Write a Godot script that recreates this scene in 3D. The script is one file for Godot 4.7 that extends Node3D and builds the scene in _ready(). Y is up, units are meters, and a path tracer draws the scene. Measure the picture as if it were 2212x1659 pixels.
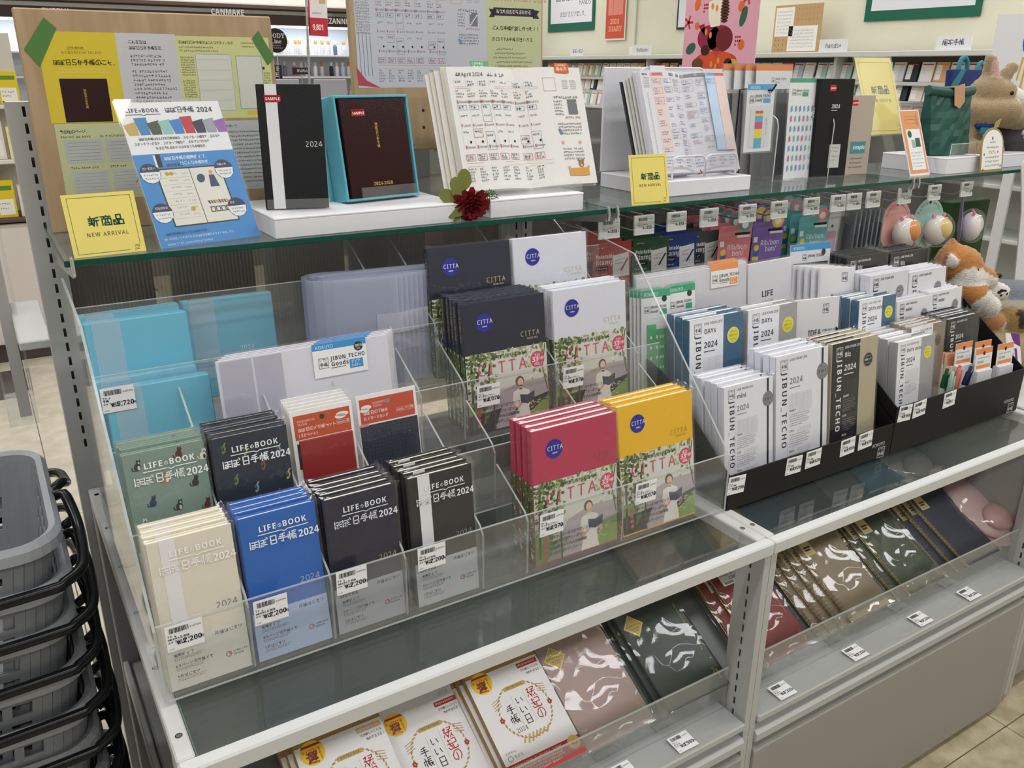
extends Node3D
# A stationery corner in a shop: gondola shelving with diaries, boards and toys.

# ---------------------------------------------------------------- mesh builder
class G:
	var v := PackedVector3Array()
	var n := PackedVector3Array()
	var c := PackedColorArray()
	var col := Color.WHITE
	var xf := Transform3D.IDENTITY
	func _p(a: Vector3, m: Vector3) -> void:
		v.append(xf * a); n.append((xf.basis * m).normalized()); c.append(col)
	func tri(a: Vector3, b: Vector3, d: Vector3) -> void:
		var m := (b - a).cross(d - a)
		_p(a, m); _p(d, m); _p(b, m)
	func tris(a, b, d, na, nb, nd) -> void:
		_p(a, na); _p(d, nd); _p(b, nb)
	func quad(a: Vector3, b: Vector3, d: Vector3, e: Vector3) -> void:
		tri(a, b, d); tri(a, d, e)
	func bb(x0: float, x1: float, y0: float, y1: float, z0: float, z1: float) -> G:
		var p := func(i, j, k): return Vector3(x1 if i else x0, y1 if j else y0, z1 if k else z0)
		quad(p.call(0, 0, 1), p.call(1, 0, 1), p.call(1, 1, 1), p.call(0, 1, 1))
		quad(p.call(1, 0, 0), p.call(0, 0, 0), p.call(0, 1, 0), p.call(1, 1, 0))
		quad(p.call(1, 0, 1), p.call(1, 0, 0), p.call(1, 1, 0), p.call(1, 1, 1))
		quad(p.call(0, 0, 0), p.call(0, 0, 1), p.call(0, 1, 1), p.call(0, 1, 0))
		quad(p.call(0, 1, 1), p.call(1, 1, 1), p.call(1, 1, 0), p.call(0, 1, 0))
		quad(p.call(0, 0, 0), p.call(1, 0, 0), p.call(1, 0, 1), p.call(0, 0, 1))
		return self
	# box with chamfered edges
	func cb(x0: float, x1: float, y0: float, y1: float, z0: float, z1: float, b := 0.002) -> G:
		var lo := Vector3(x0, y0, z0)
		var hi := Vector3(x1, y1, z1)
		b = minf(b, minf(x1 - x0, minf(y1 - y0, z1 - z0)) * 0.45)
		var p := func(s: Vector3, ax: int) -> Vector3:
			var r := Vector3(hi.x if s.x > 0 else lo.x, hi.y if s.y > 0 else lo.y, hi.z if s.z > 0 else lo.z)
			for k in 3:
				if k != ax: r[k] -= s[k] * b
			return r
		for ax in 3:
			var u := (ax + 1) % 3
			var w := (ax + 2) % 3
			for sg in [-1.0, 1.0]:
				var q := []
				for t in [[-1, -1], [1, -1], [1, 1], [-1, 1]]:
					var s := Vector3.ZERO
					s[ax] = sg; s[u] = t[0]; s[w] = t[1]
					q.append(p.call(s, ax))
				if sg > 0: quad(q[0], q[1], q[2], q[3])
				else: quad(q[3], q[2], q[1], q[0])
			for t in [[-1, -1], [1, -1], [1, 1], [-1, 1]]:
				var s0 := Vector3.ZERO
				s0[u] = t[0]; s0[w] = t[1]
				var s1 := s0
				s0[ax] = -1; s1[ax] = 1
				var a: Vector3 = p.call(s0, u); var d: Vector3 = p.call(s1, u); var e: Vector3 = p.call(s1, w); var f: Vector3 = p.call(s0, w)
				var m := (d - a).cross(e - a)
				var o := Vector3.ZERO
				o[u] = t[0]; o[w] = t[1]
				if m.dot(o) > 0: quad(a, d, e, f)
				else: quad(f, e, d, a)
		for i in 8:
			var s := Vector3(1 if i & 1 else -1, 1 if i & 2 else -1, 1 if i & 4 else -1)
			var a: Vector3 = p.call(s, 0); var d: Vector3 = p.call(s, 1); var e: Vector3 = p.call(s, 2)
			if (d - a).cross(e - a).dot(s) > 0: tri(a, d, e)
			else: tri(a, e, d)
		return self
	# polygon (counter-clockwise, x y) pushed from z0 to z1
	func prism(pts: PackedVector2Array, z0: float, z1: float) -> G:
		var ids := Geometry2D.triangulate_polygon(pts)
		var area := 0.0
		for i in pts.size():
			area += pts[i].cross(pts[(i + 1) % pts.size()])
		for i in range(0, ids.size(), 3):
			var a := pts[ids[i]]; var b := pts[ids[i + 1]]; var d := pts[ids[i + 2]]
			if (b - a).cross(d - a) < 0:
				var t := b
				b = d; d = t
			tri(Vector3(a.x, a.y, z1), Vector3(b.x, b.y, z1), Vector3(d.x, d.y, z1))
			tri(Vector3(a.x, a.y, z0), Vector3(d.x, d.y, z0), Vector3(b.x, b.y, z0))
		for i in pts.size():
			var a := pts[i]; var b := pts[(i + 1) % pts.size()]
			if area < 0:
				var t := a
				a = b; b = t
			quad(Vector3(a.x, a.y, z0), Vector3(b.x, b.y, z0), Vector3(b.x, b.y, z1), Vector3(a.x, a.y, z1))
		return self
	func tube(path: Array, r: float, seg := 8, closed := false) -> G:
		var cnt := path.size()
		var rings := []
		var up := Vector3.UP
		for i in cnt:
			var t: Vector3
			if closed: t = path[(i + 1) % cnt] - path[(i - 1 + cnt) % cnt]
			else: t = path[mini(i + 1, cnt - 1)] - path[maxi(i - 1, 0)]
			t = t.normalized()
			if absf(t.dot(up)) > 0.97: up = Vector3.RIGHT if absf(t.x) < 0.9 else Vector3.BACK
			var sx := t.cross(up).normalized()
			up = sx.cross(t).normalized()
			var ring := []
			for k in seg:
				var a := TAU * k / seg
				ring.append(sx * cos(a) + up * sin(a))
			rings.append(ring)
		for i in (cnt if closed else cnt - 1):
			var j := (i + 1) % cnt
			for k in seg:
				var l := (k + 1) % seg
				var A: Vector3 = rings[i][k]; var B: Vector3 = rings[i][l]; var C: Vector3 = rings[j][l]; var D: Vector3 = rings[j][k]
				var a: Vector3 = path[i] + A * r; var b: Vector3 = path[i] + B * r; var cc: Vector3 = path[j] + C * r; var d: Vector3 = path[j] + D * r
				tris(a, cc, b, A, C, B); tris(a, d, cc, A, D, C)
		if not closed:
			for k in seg:
				var l := (k + 1) % seg
				tri(path[0], path[0] + rings[0][k] * r, path[0] + rings[0][l] * r)
				tri(path[-1], path[-1] + rings[-1][l] * r, path[-1] + rings[-1][k] * r)
		return self
	# profile of (radius, y) turned round the y axis
	func lathe(pr: Array, seg := 16) -> G:
		var nm := []
		for i in pr.size():
			var t: Vector2 = pr[mini(i + 1, pr.size() - 1)] - pr[maxi(i - 1, 0)]
			nm.append(Vector2(t.y, -t.x).normalized())
		for k in seg:
			var a0 := TAU * k / seg
			var a1 := TAU * (k + 1) / seg
			for i in pr.size() - 1:
				var f := func(j, a): return Vector3(pr[j].x * cos(a), pr[j].y, pr[j].x * sin(a))
				var g := func(j, a): return Vector3(nm[j].x * cos(a), nm[j].y, nm[j].x * sin(a))
				tris(f.call(i, a0), f.call(i + 1, a0), f.call(i + 1, a1), g.call(i, a0), g.call(i + 1, a0), g.call(i + 1, a1))
				tris(f.call(i, a0), f.call(i + 1, a1), f.call(i, a1), g.call(i, a0), g.call(i + 1, a1), g.call(i, a1))
		return self
	# rounded body: centre, radii, with an optional dent function through noise
	func ell(o: Vector3, r: Vector3, nu := 16, nv := 10, nz: FastNoiseLite = null, amp := 0.0) -> G:
		var P := func(i: int, j: int) -> Vector3:
			var th := PI * j / nv
			var ph := TAU * i / nu
			var d := Vector3(sin(th) * cos(ph), cos(th), sin(th) * sin(ph))
			var q := 1.0
			if nz: q += amp * nz.get_noise_3dv(d * 100.0)
			return o + d * r * q
		var N := func(i: int, j: int) -> Vector3:
			var th := PI * j / nv
			var ph := TAU * i / nu
			return (Vector3(sin(th) * cos(ph), cos(th), sin(th) * sin(ph)) / r).normalized()
		for i in nu:
			for j in nv:
				tris(P.call(i, j), P.call(i + 1, j + 1), P.call(i, j + 1), N.call(i, j), N.call(i + 1, j + 1), N.call(i, j + 1))
				tris(P.call(i, j), P.call(i + 1, j), P.call(i + 1, j + 1), N.call(i, j), N.call(i + 1, j), N.call(i + 1, j + 1))
		return self
	func mesh() -> ArrayMesh:
		var a := []
		a.resize(Mesh.ARRAY_MAX)
		a[Mesh.ARRAY_VERTEX] = v; a[Mesh.ARRAY_NORMAL] = n; a[Mesh.ARRAY_COLOR] = c
		var m := ArrayMesh.new()
		m.add_surface_from_arrays(Mesh.PRIMITIVE_TRIANGLES, a)
		return m

# strokes of the Japanese signs on a ten by ten grid: pairs of digits are points, a space lifts the pen
const JP := {
	"日": "2029 208089 2989 2585", "手": "7021 1373 0595 505938", "帳": "0307 034347 2029 5055 5090 5282 5484 4696 566958 7699 9678",
	"ほ": "111519 3292 3595 62685939375798", "ぼ": "010509 2272 2575 52584929274788 8091 9192", "の": "525749382817143150708193968779",
	"新": "2021 0242 1214 3234 0444 0646 2449 2708 2748 9152 525649 5494 7479", "商": "5051 0191 3133 7173 1319 13939979 4446 6466 3777 373979 7779",
	"品": "307074343034 050949454905 0545 559599595955", "縁": "301131 3114 1444 2449 1608 3648 5090 9082 5282 4494 7255 6465 6869 5648 7799 8687", "起": "1141 2025 0444 2448 2646 0719 1999 5090 9094 5494 545999 9997",
	"い": "11162736 727386", "運": "1021 0323 2327 271899 3032 3090 9092 4282 4585 42468684 8286 4484 3696 6077", "年": "3013 2282 2555 2529 0595 5259 2225", "は": "1019 3393 70785949476798",
	"じ": "202738597897 7071 9092", "ま": "1181 1383 505838274788", "り": "1015 804739 8085", "週": "1021 0323 2327 271899 318187 3136 5154 4272 4676 4477", "間": "0009 004044 0444 0242 5054 509099 9989 5494 5292 3535 3537 6567 3565 3666 3767",
	"タ": "301446 30801759 3466", "イ": "803559 5359", "プ": "1171 718359 809091818090", "ペ": "063396 708081718070", "ー": "0595", "ジ": "1121 1323 196583 7080 9091", "方": "5051 0191 4131 4181 4208 4484795 8", "眼": "0109 013139 0939 0333 0636 5080 8083 5383 5359 5579 5585 6698",
	"メ": "8019 2377", "モ": "1181 0494 414889", "月": "2007 2719 207079 2373 2676", "曜": "0109 013139 0939 0535 5080 5282 4494 5459 4999 5696 5797 7479", "込": "1021 0424 2427 271899 5060 3777 607598", "税": "3011 1242 3039 1346 0747 5061 9081 5282 528444 5585 5565 4659 7679 7999",
	"円": "1119 119199 5155 1595 9989", "本": "0292 5059 5207 5297 3777", "体": "2003 1319 3393 6069 6238 6298 5777", "こ": "2181 15062788", "ん": "40092345364798", "な": "1141 3015 7092 62685949475798", "た": "0252 3008 5383 5047 5789", "し": "20273859788 6", "っ": "246394866859", "か": "0383 4009 1363795 8 7196", "欲": "2011 4152 2314 3345 2404 2444 0609 0649 4649 0949 6142 6181 8083 7368 7389", "使": "2003 1319 3393 4474 4244 7274 6069 3999", "え": "4060 2272 7239 5578",
	"ン": "1123 196583", "ブ": "1171 718359 8091 9092", "ク": "301446 30801759", "リ": "1116 804739", "ア": "0191 917363 5149", "カ": "0383 4009 438579", "バ": "303718 60808698 8091 9092", "5": "8020 2024 245475868859 5918", "も": "20278 9 1171 1474", "サ": "0393 2026 706649", "ズ": "1171 713908 5598 8091 9092", "用": "2008 208089 2383 2686 5059", "セ": "0494 418898 9486", "ッ": "1314 4245 8348", "ト": "3039 3486", "下": "0090 5059 5375", "敷": "0242 2027 0444 0446 4446 0747 2708 2749 7052 6393 8359 6498", "き": "1272 0585 406648 2748 68",
	"累": "2024 2060 6064 2464 2262 4044 4526 2666 6637 3868 5559 3708 6798", "計": "1020 0343 1434 1636 0848 0809 4849 0949 5494 7079", "万": "0191 4208 4484795 8", "部": "2021 0141 1213 3233 0444 0646 0609 0949 4649 5059 509082 826494 9478", "突": "5051 0191 0103 9193 3213 6284 0696 5409 5698 7482", "破": "0141 2017 1438 1546 3848 5284 5249 6059 5494 5499", "初": "2021 0242 4207 2529 3546 5191 9189 6149", "め": "2026 60072948 4227 1142638598", "て": "1191 91534647 5989", "一": "0595", "続": "2011 3114 1444 2449 1608 5191 7071 5383 4594 6669 7699", "け": "1019 3393 707759", "ら": "4061 2025 25547586 7948", "れ": "2029 0335 3307 4264 6668 9798", "毎": "2003 1282 2228 2282 8289 0595 1898", "付": "2003 1319 3393 807959 5567", "る": "2070 7017 1454869 6 7949 4847", "ワ": "1114 119147", "ス": "1171 713909 5598", "ト2": "3039", "始": "2027 0343 0919 2748 0345 7042 4294 5599 5595 5999", "ウ": "5052 1114 119159", "ィ": "603659 5458", "24": "", "時": "0109 013139 0939 0535 7073 4282 4494 4696 7679 5758", "チ": "7021 0494 515649", "ル": "303719 60688696", "軸": "0141 2029 1232 3236 1216 1636 0747 5159 519199 5595 5999 7099", "見": "205 2028 2070 7075 2575 2373 3509 5598 ", "開": "0009 004044 0444 509099 5494 3575 3777 4549 6569", "マ": "0191 913648 2537",
	"贈": "1040 1017 4047 1747 1242 1545 2718 3749 6071 9081 5293 5255 9295 5595 7275 6689 6969", "ろ": "2070 7016 1654869 7 7949", "う": "4060 2272 728459", "能": "2003 0343 1525 0509 0545 4549 0747 5054 5091 5494 5559 5696 5999", "率": "5051 0191 4123 2354 5427 1112 8182 0696 5659 2707", "他": "2003 1319 4243 4359 5999 9997 3393 6067", "そ": "2070 7013 1393 5489", "と": "3034 7415 1589", "が": "0353 3009 235348 7092", "書": "1171 7174 0292 1474 5056 0696 2879 2779", "を": "1171 4005 2565 7478 4589", "賀": "0141 2027", "、": "2739", "。": "282928", "!": "5056 5859", "×": "1189 8119",
}

var _glyphs := {}
var _fonts := {}
func glyph(fnt: String, ch: String) -> Array:
	var key := fnt + ch
	if not _glyphs.has(key):
		if not _fonts.has(fnt):
			var f := SystemFont.new()
			f.font_names = ["Droid Serif" if fnt.begins_with("serif") else "Droid Sans Mono" if fnt.begins_with("mono") else "Droid Sans"]
			f.font_weight = 700 if fnt.ends_with("b") else 400
			_fonts[fnt] = f
		var tm := TextMesh.new()
		tm.font = _fonts[fnt]; tm.font_size = 32; tm.pixel_size = 1.0 / 32.0; tm.depth = 0.0; tm.curve_step = 4.0
		tm.horizontal_alignment = HORIZONTAL_ALIGNMENT_LEFT
		tm.text = ch
		var pts: PackedVector3Array = PackedVector3Array()
		if ch != " ":
			var a := tm.get_mesh_arrays()
			var vv: PackedVector3Array = a[Mesh.ARRAY_VERTEX]
			if a[Mesh.ARRAY_INDEX] != null:
				for i in a[Mesh.ARRAY_INDEX]: pts.append(vv[i])
			else: pts = vv
		_glyphs[key] = [pts, _fonts[fnt].get_string_size(ch, HORIZONTAL_ALIGNMENT_LEFT, -1, 32).x / 32.0]
	return _glyphs[key]

# ---------------------------------------------------------------- printed matter: flat shapes in millimetres from the upper left corner of a page
class K extends G:
	var s: Node
	var z := 0.0003
	var W := 0.0
	var H := 0.0
	func _init(scene: Node, w: float, h: float, z0 := 0.0003) -> void:
		s = scene; W = w; H = h; z = z0
	func P(x: float, y: float) -> Vector3:
		return Vector3((x - W * 0.5) * 0.001, (H - y) * 0.001, z)
	func up(d := 0.00006) -> K:
		z += d
		return self
	func ink(h) -> K:
		col = (h if h is Color else Color(h)).srgb_to_linear()
		return self
	func rect(x: float, y: float, w: float, h: float) -> K:
		quad(P(x, y + h), P(x + w, y + h), P(x + w, y), P(x, y))
		return self
	func poly(pts: Array) -> K:
		var q := PackedVector2Array(pts)
		var ids := Geometry2D.triangulate_polygon(q)
		for i in range(0, ids.size(), 3):
			var a := q[ids[i]]; var b := q[ids[i + 1]]; var d := q[ids[i + 2]]
			if (b - a).cross(d - a) > 0: tri(P(a.x, a.y), P(d.x, d.y), P(b.x, b.y))
			else: tri(P(a.x, a.y), P(b.x, b.y), P(d.x, d.y))
		return self
	func oval(x: float, y: float, rx: float, ry: float, seg := 20, rot := 0.0) -> K:
		var cr := cos(rot); var sr := sin(rot)
		for i in seg:
			var a := TAU * i / seg; var b := TAU * (i + 1) / seg
			var p := Vector2(rx * cos(a), ry * sin(a)); var q := Vector2(rx * cos(b), ry * sin(b))
			tri(P(x, y), P(x + q.x * cr - q.y * sr, y + q.x * sr + q.y * cr), P(x + p.x * cr - p.y * sr, y + p.x * sr + p.y * cr))
		return self
	func ring(x: float, y: float, rx: float, ry: float, t: float, seg := 24) -> K:
		var pts := []
		for i in seg + 1: pts.append(Vector2(x + rx * cos(TAU * i / seg), y + ry * sin(TAU * i / seg)))
		return line(pts, t)
	func line(pts: Array, t: float) -> K:
		for i in pts.size() - 1:
			var a: Vector2 = pts[i]; var b: Vector2 = pts[i + 1]
			var d := (b - a)
			if d.length() < 0.0001: d = Vector2(t, 0)
			d = d.normalized()
			var e := d * t * 0.4; var m := Vector2(-d.y, d.x) * t * 0.5
			a -= e; b += e
			quad(P(a.x + m.x, a.y + m.y), P(b.x + m.x, b.y + m.y), P(b.x - m.x, b.y - m.y), P(a.x - m.x, a.y - m.y))
		return self
	func frame(x: float, y: float, w: float, h: float, t: float) -> K:
		return line([Vector2(x, y), Vector2(x + w, y), Vector2(x + w, y + h), Vector2(x, y + h), Vector2(x, y)], t)
	# Latin text, baseline at y; size is the em; quarter turns clockwise
	func txt(t: String, x: float, y: float, size: float, fnt := "sans", gap := 0.0, turn := 0, squeeze := 1.0) -> float:
		var px := 0.0
		for ch in t:
			var gl: Array = s.glyph(fnt, ch)
			var pts: PackedVector3Array = gl[0]
			for i in range(0, pts.size(), 3):
				var q := []
				for k in 3:
					var lx: float = px + pts[i + k].x * size * squeeze
					var ly: float = -(pts[i + k].y + 0.345) * size
					q.append(P(x + lx, y + ly) if turn == 0 else P(x - ly, y + lx))
				var m: Vector3 = (q[1] - q[0]).cross(q[2] - q[0])
				if m.z >= 0: tri(q[0], q[1], q[2])
				else: tri(q[0], q[2], q[1])
			px += gl[1] * size * squeeze + gap
		return px
	# Japanese text in strokes, top at y; t is the stroke width
	func jp(t: String, x: float, y: float, size: float, wt := 0.1, gap := 0.08, down := false) -> float:
		var px := 0.0
		for ch in t:
			var o := Vector2(x, y + px) if down else Vector2(x + px, y)
			var code := ch.unicode_at(0)
			if JP.has(ch):
				for st in String(JP[ch]).split(" ", false):
					var pts := []
					for i in range(0, st.length() - 1, 2):
						pts.append(o + Vector2(float(st[i]), float(st[i + 1])) * size / 9.6)
					if pts.size() > 1: line(pts, size * wt)
			elif code < 128:
				txt(ch, o.x, o.y + size * 0.92, size * 1.22, "sansb" if wt > 0.09 else "sans")
				px -= size * 0.3
			else:
				var r := RandomNumberGenerator.new()
				r.seed = code
				for k in 3:
					var yy := size * (0.12 + 0.36 * k)
					line([o + Vector2(size * r.randf_range(0.0, 0.25), yy), o + Vector2(size * r.randf_range(0.7, 0.92), yy)], size * wt)
				line([o + Vector2(size * r.randf_range(0.2, 0.7), 0), o + Vector2(size * r.randf_range(0.1, 0.8), size * 0.92)], size * wt)
			px += size * (1.0 + gap)
		return px
	# a line of small print: short strokes of unequal height
	func fine(x: float, y: float, w: float, size: float, seed_ := 1, wt := 0.13) -> K:
		var r := RandomNumberGenerator.new()
		r.seed = seed_ * 7919 + 13
		var px := 0.0
		while px < w - size * 0.6:
			var o := Vector2(x + px, y)
			for k in 2:
				var yy := size * r.randf_range(0.05, 0.95)
				line([o + Vector2(size * 0.05, yy), o + Vector2(size * 0.8, yy)], size * wt)
			var xx := size * r.randf_range(0.15, 0.7)
			line([o + Vector2(xx, 0), o + Vector2(xx + size * r.randf_range(-0.2, 0.2), size)], size * wt)
			px += size * (1.05 if r.randf() > 0.06 else 1.6)
		return self
	func bars(x: float, y: float, w: float, h: float, seed_ := 1) -> K:
		var r := RandomNumberGenerator.new()
		r.seed = seed_
		var px := 0.0
		while px < w:
			var t := w * r.randf_range(0.012, 0.05)
			rect(x + px, y, minf(t, w - px), h)
			px += t + w * r.randf_range(0.012, 0.04)
		return self

# ---------------------------------------------------------------- nodes and materials
var _names := {}
func numbered(called: String) -> String:
	var k: int = _names.get(called, 0)
	_names[called] = k + 1
	return called if k == 0 else "%s_%03d" % [called, k]

func thing(called: String, label: String, category: String, at := Vector3.ZERO, turn := Vector3.ZERO, group := "") -> Node3D:
	var o := Node3D.new()
	o.name = numbered(called)
	add_child(o)
	o.position = at; o.rotation_degrees = turn
	o.set_meta("label", label); o.set_meta("category", category)
	if group: o.set_meta("group", group)
	return o

func part(p: Node, called: String, g: G, m: Material) -> MeshInstance3D:
	var o := MeshInstance3D.new()
	o.name = called
	o.mesh = g.mesh()
	o.material_override = m
	p.add_child(o, true)
	return o

func again(p: Node, called: String, src: MeshInstance3D, at := Vector3.ZERO, turn := Vector3.ZERO) -> MeshInstance3D:
	var o := MeshInstance3D.new()
	o.name = called
	o.mesh = src.mesh; o.material_override = src.material_override
	p.add_child(o, true)
	o.position = at; o.rotation_degrees = turn
	return o

func structure(called: String, g: G, m: Material) -> MeshInstance3D:
	var o := part(self, called, g, m)
	o.set_meta("kind", "structure")
	return o

func dup(o: Node3D, label: String, at: Vector3, turn := Vector3.INF, group := "") -> Node3D:
	var r: Node3D = o.duplicate()
	var base: String = o.name
	var re := RegEx.create_from_string("_\\d{3}$")
	r.name = numbered(re.sub(base, ""))
	add_child(r)
	r.position = at
	if turn != Vector3.INF: r.rotation_degrees = turn
	r.set_meta("label", label)
	if group: r.set_meta("group", group)
	return r

var _mats := {}
func mat(h, rough := 0.5, metal := 0.0, bump := "", amount := 0.0, freq := 1.0) -> StandardMaterial3D:
	var key := "%s %s %s %s %s %s" % [h, rough, metal, bump, amount, freq]
	if not _mats.has(key):
		var m := StandardMaterial3D.new()
		m.albedo_color = Color(h) if h is String else h
		m.roughness = rough; m.metallic = metal
		if metal == 0.0: m.metallic_specular = 0.38
		if bump:
			m.normal_enabled = true
			m.normal_texture = noise(bump, true)
			m.normal_scale = amount
			m.uv1_triplanar = true
			m.uv1_scale = Vector3.ONE * freq
		_mats[key] = m
	return _mats[key]

# colours come from the mesh: printed paper and the like
func print_mat(rough := 0.5) -> StandardMaterial3D:
	var key := "print %s" % rough
	if not _mats.has(key):
		var m := StandardMaterial3D.new()
		m.vertex_color_use_as_albedo = true
		m.roughness = rough
		m.metallic_specular = 0.35
		_mats[key] = m
	return _mats[key]

func pane(h, alpha: float, rough := 0.05, bump := "", amount := 0.0, freq := 1.0) -> StandardMaterial3D:
	var key := "pane %s %s %s %s %s %s" % [h, alpha, rough, bump, amount, freq]
	if not _mats.has(key):
		var m := StandardMaterial3D.new()
		var cc := Color(h)
		cc.a = alpha
		m.albedo_color = cc
		m.transparency = BaseMaterial3D.TRANSPARENCY_ALPHA
		m.roughness = rough
		m.metallic_specular = 0.42
		if bump:
			m.normal_enabled = true
			m.normal_texture = noise(bump, true)
			m.normal_scale = amount
			m.uv1_triplanar = true
			m.uv1_scale = Vector3.ONE * freq
		_mats[key] = m
	return _mats[key]

var _noise := {}
func noise(kind: String, normal := false, ramp: Gradient = null) -> NoiseTexture2D:
	var key := kind + str(normal) + str(ramp.get_instance_id() if ramp else 0)
	if not _noise.has(key):
		var f := FastNoiseLite.new()
		f.seed = 4
		var t := NoiseTexture2D.new()
		t.width = 512; t.height = 512; t.seamless = true
		match kind:
			"fine": f.frequency = 0.08; f.fractal_octaves = 4
			"crinkle": f.noise_type = FastNoiseLite.TYPE_SIMPLEX_SMOOTH; f.frequency = 0.006; f.fractal_type = FastNoiseLite.FRACTAL_RIDGED; f.fractal_octaves = 3
			"leather": f.noise_type = FastNoiseLite.TYPE_CELLULAR; f.frequency = 0.05; f.fractal_octaves = 2
			"soft": f.frequency = 0.01; f.fractal_octaves = 3
			"fur": f.frequency = 0.05; f.fractal_octaves = 5
			"stone": f.frequency = 0.012; f.fractal_octaves = 6
		t.noise = f
		t.as_normal_map = normal
		if normal: t.bump_strength = 6.0
		if ramp: t.color_ramp = ramp
		_noise[key] = t
	return _noise[key]

func tinted(kind: String, a: String, b: String, freq: Vector3, rough := 0.5, world := false) -> StandardMaterial3D:
	var key := "tint %s %s %s %s %s" % [kind, a, b, freq, rough]
	if not _mats.has(key):
		var gr := Gradient.new()
		gr.set_color(0, Color(a)); gr.set_color(1, Color(b))
		var m := StandardMaterial3D.new()
		m.albedo_texture = noise(kind, false, gr)
		m.uv1_triplanar = true
		m.uv1_world_triplanar = world
		m.uv1_scale = freq
		m.roughness = rough
		_mats[key] = m
	return _mats[key]

const ORD := ["front", "second", "third", "fourth", "fifth", "sixth", "seventh", "eighth"]

func area(called: String, at: Vector3, sx: float, sz: float, energy: float, c := Color.WHITE) -> void:
	var t := thing(called, "", "ceiling lamp", at)
	t.set_meta("label", "slim white ceiling lamp out of view, %s row, %s of the row" % [["front", "second", "third", "fourth", "fifth", "rear"][((_names[called] - 1) / 4)], ["leftmost", "left of the middle", "right of the middle", "rightmost"][(_names[called] - 1) % 4]])
	part(t, "housing", G.new().cb(-sx / 2 - 0.02, sx / 2 + 0.02, 0.03, 0.08, -sz / 2 - 0.02, sz / 2 + 0.02, 0.006), mat("e8e8e6", 0.5))
	var e := StandardMaterial3D.new()
	e.albedo_color = Color(0.9, 0.9, 0.9); e.emission_enabled = true; e.emission = c; e.emission_energy_multiplier = 6.0
	e.resource_name = "lamp"
	part(t, "lamp_tube", G.new().cb(-sx / 2, sx / 2, 0.005, 0.03, -sz / 2, sz / 2, 0.006), e)
	var l := AreaLight3D.new()
	l.name = called + "_light"
	l.area_size = Vector2(sx, sz)
	l.light_energy = energy; l.light_color = c
	l.shadow_enabled = true
	l.area_range = 20.0
	add_child(l, true)
	l.position = at
	l.rotation_degrees = Vector3(-90, 0, 0)

func _ready() -> void:
	# camera
	var cam := Camera3D.new()
	cam.name = "camera"
	cam.fov = 48.75; cam.near = 0.02; cam.far = 60.0
	cam.position = Vector3(-0.0781, 1.4476, 1.5371)
	cam.rotation_degrees = Vector3(-20.383, -31.912, 0.346)
	add_child(cam)
	cam.current = true
	# surroundings: a closed shop, so only a faint grey outside
	var we := WorldEnvironment.new()
	we.name = "environment"
	var env := Environment.new()
	env.background_mode = Environment.BG_COLOR
	env.background_color = Color(0.08, 0.08, 0.08)
	env.tonemap_mode = Environment.TONE_MAPPER_LINEAR
	env.tonemap_exposure = 0.56
	env.sdfgi_enabled = true; env.ssao_enabled = true; env.ssil_enabled = true
	we.environment = env
	add_child(we)
	# ceiling lamps in rows
	for zz in [2.6, 1.15, -0.4, -2.2, -4.2, -6.4]:
		for xx in [-1.5, 0.35, 2.05, 3.45]:
			area("ceiling_lamp", Vector3(xx, 2.66, zz), 1.2, 0.14, 1.6, Color(0.985, 0.985, 1.0))
	room()
	gondola()
	rack_goods()
	top_goods()
	kokuyo_goods()
	hook_goods()
	tray_goods()
	baskets()
	plush_goods()
	background()

func room() -> void:
	# floor: a dark bed with square tiles laid on it
	var fl := structure("floor", G.new().bb(-4, 4.2, -0.05, -0.004, -9.5, 4), mat("5b564c", 0.8))
	var lit_tile := tinted("stone", "bdb5a2", "d8d1c0", Vector3.ONE * 1.6, 0.32, true)  # same stone as warm_tile, paler to paint in the brighter-lit left floor
	var warm_tile := tinted("stone", "9d9072", "c9bfa2", Vector3.ONE * 2.2, 0.35, true)
	var dark_tile := tinted("stone", "4c4945", "5b5752", Vector3.ONE * 0.9, 0.35, true)
	var tg := G.new().cb(-0.2238, 0.2238, -0.02, 0.0, -0.2238, 0.2238, 0.0015)
	var first: MeshInstance3D = null
	for i in range(-3, 7):
		for j in range(-11, 5):
			var at := Vector3(-0.04 + 0.45 * i + 0.225, 0, -2.8 + 0.45 * (j + 6) + 0.225)
			var m: Material = warm_tile if i > 1 else lit_tile
			if i == -1 and j == -7 or i == 1 and j == -11: m = dark_tile
			var o: MeshInstance3D
			if first == null:
				first = part(fl, "floor_tile", tg, m)
				o = first
			else: o = again(fl, "floor_tile", first)
			o.material_override = m
			o.position = at
	part(fl, "far_floor", G.new().bb(-4, 4.2, -0.02, -0.001, -9.5, -7.76).bb(-4, -1.4, -0.02, -0.001, -7.75, 4).bb(3.12, 4.2, -0.02, -0.001, -7.75, 4).bb(-1.4, 3.12, -0.02, -0.001, 2.2, 4), lit_tile)
	structure("ceiling", G.new().bb(-4, 4.2, 2.75, 2.85, -9.5, 4), mat("f2f1ec", 0.9))
	var cream := tinted("soft", "d9d6bd", "dfdcc6", Vector3.ONE * 0.4, 0.8, true)
	structure("wall_right", G.new().bb(4.1, 4.25, 0, 2.8, -9.5, 4), cream)
	structure("wall_left", G.new().bb(-4.15, -4.0, 0, 2.8, -9.5, 4), mat("e4e1d8", 0.8))
	structure("wall_back", G.new().bb(-4, 4.2, 0, 2.8, -9.65, -9.5), mat("e9e6df", 0.8))
	structure("wall_front", G.new().bb(-4, 4.2, 0, 2.8, 4, 4.15), mat("bdb9b0", 0.8))

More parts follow.
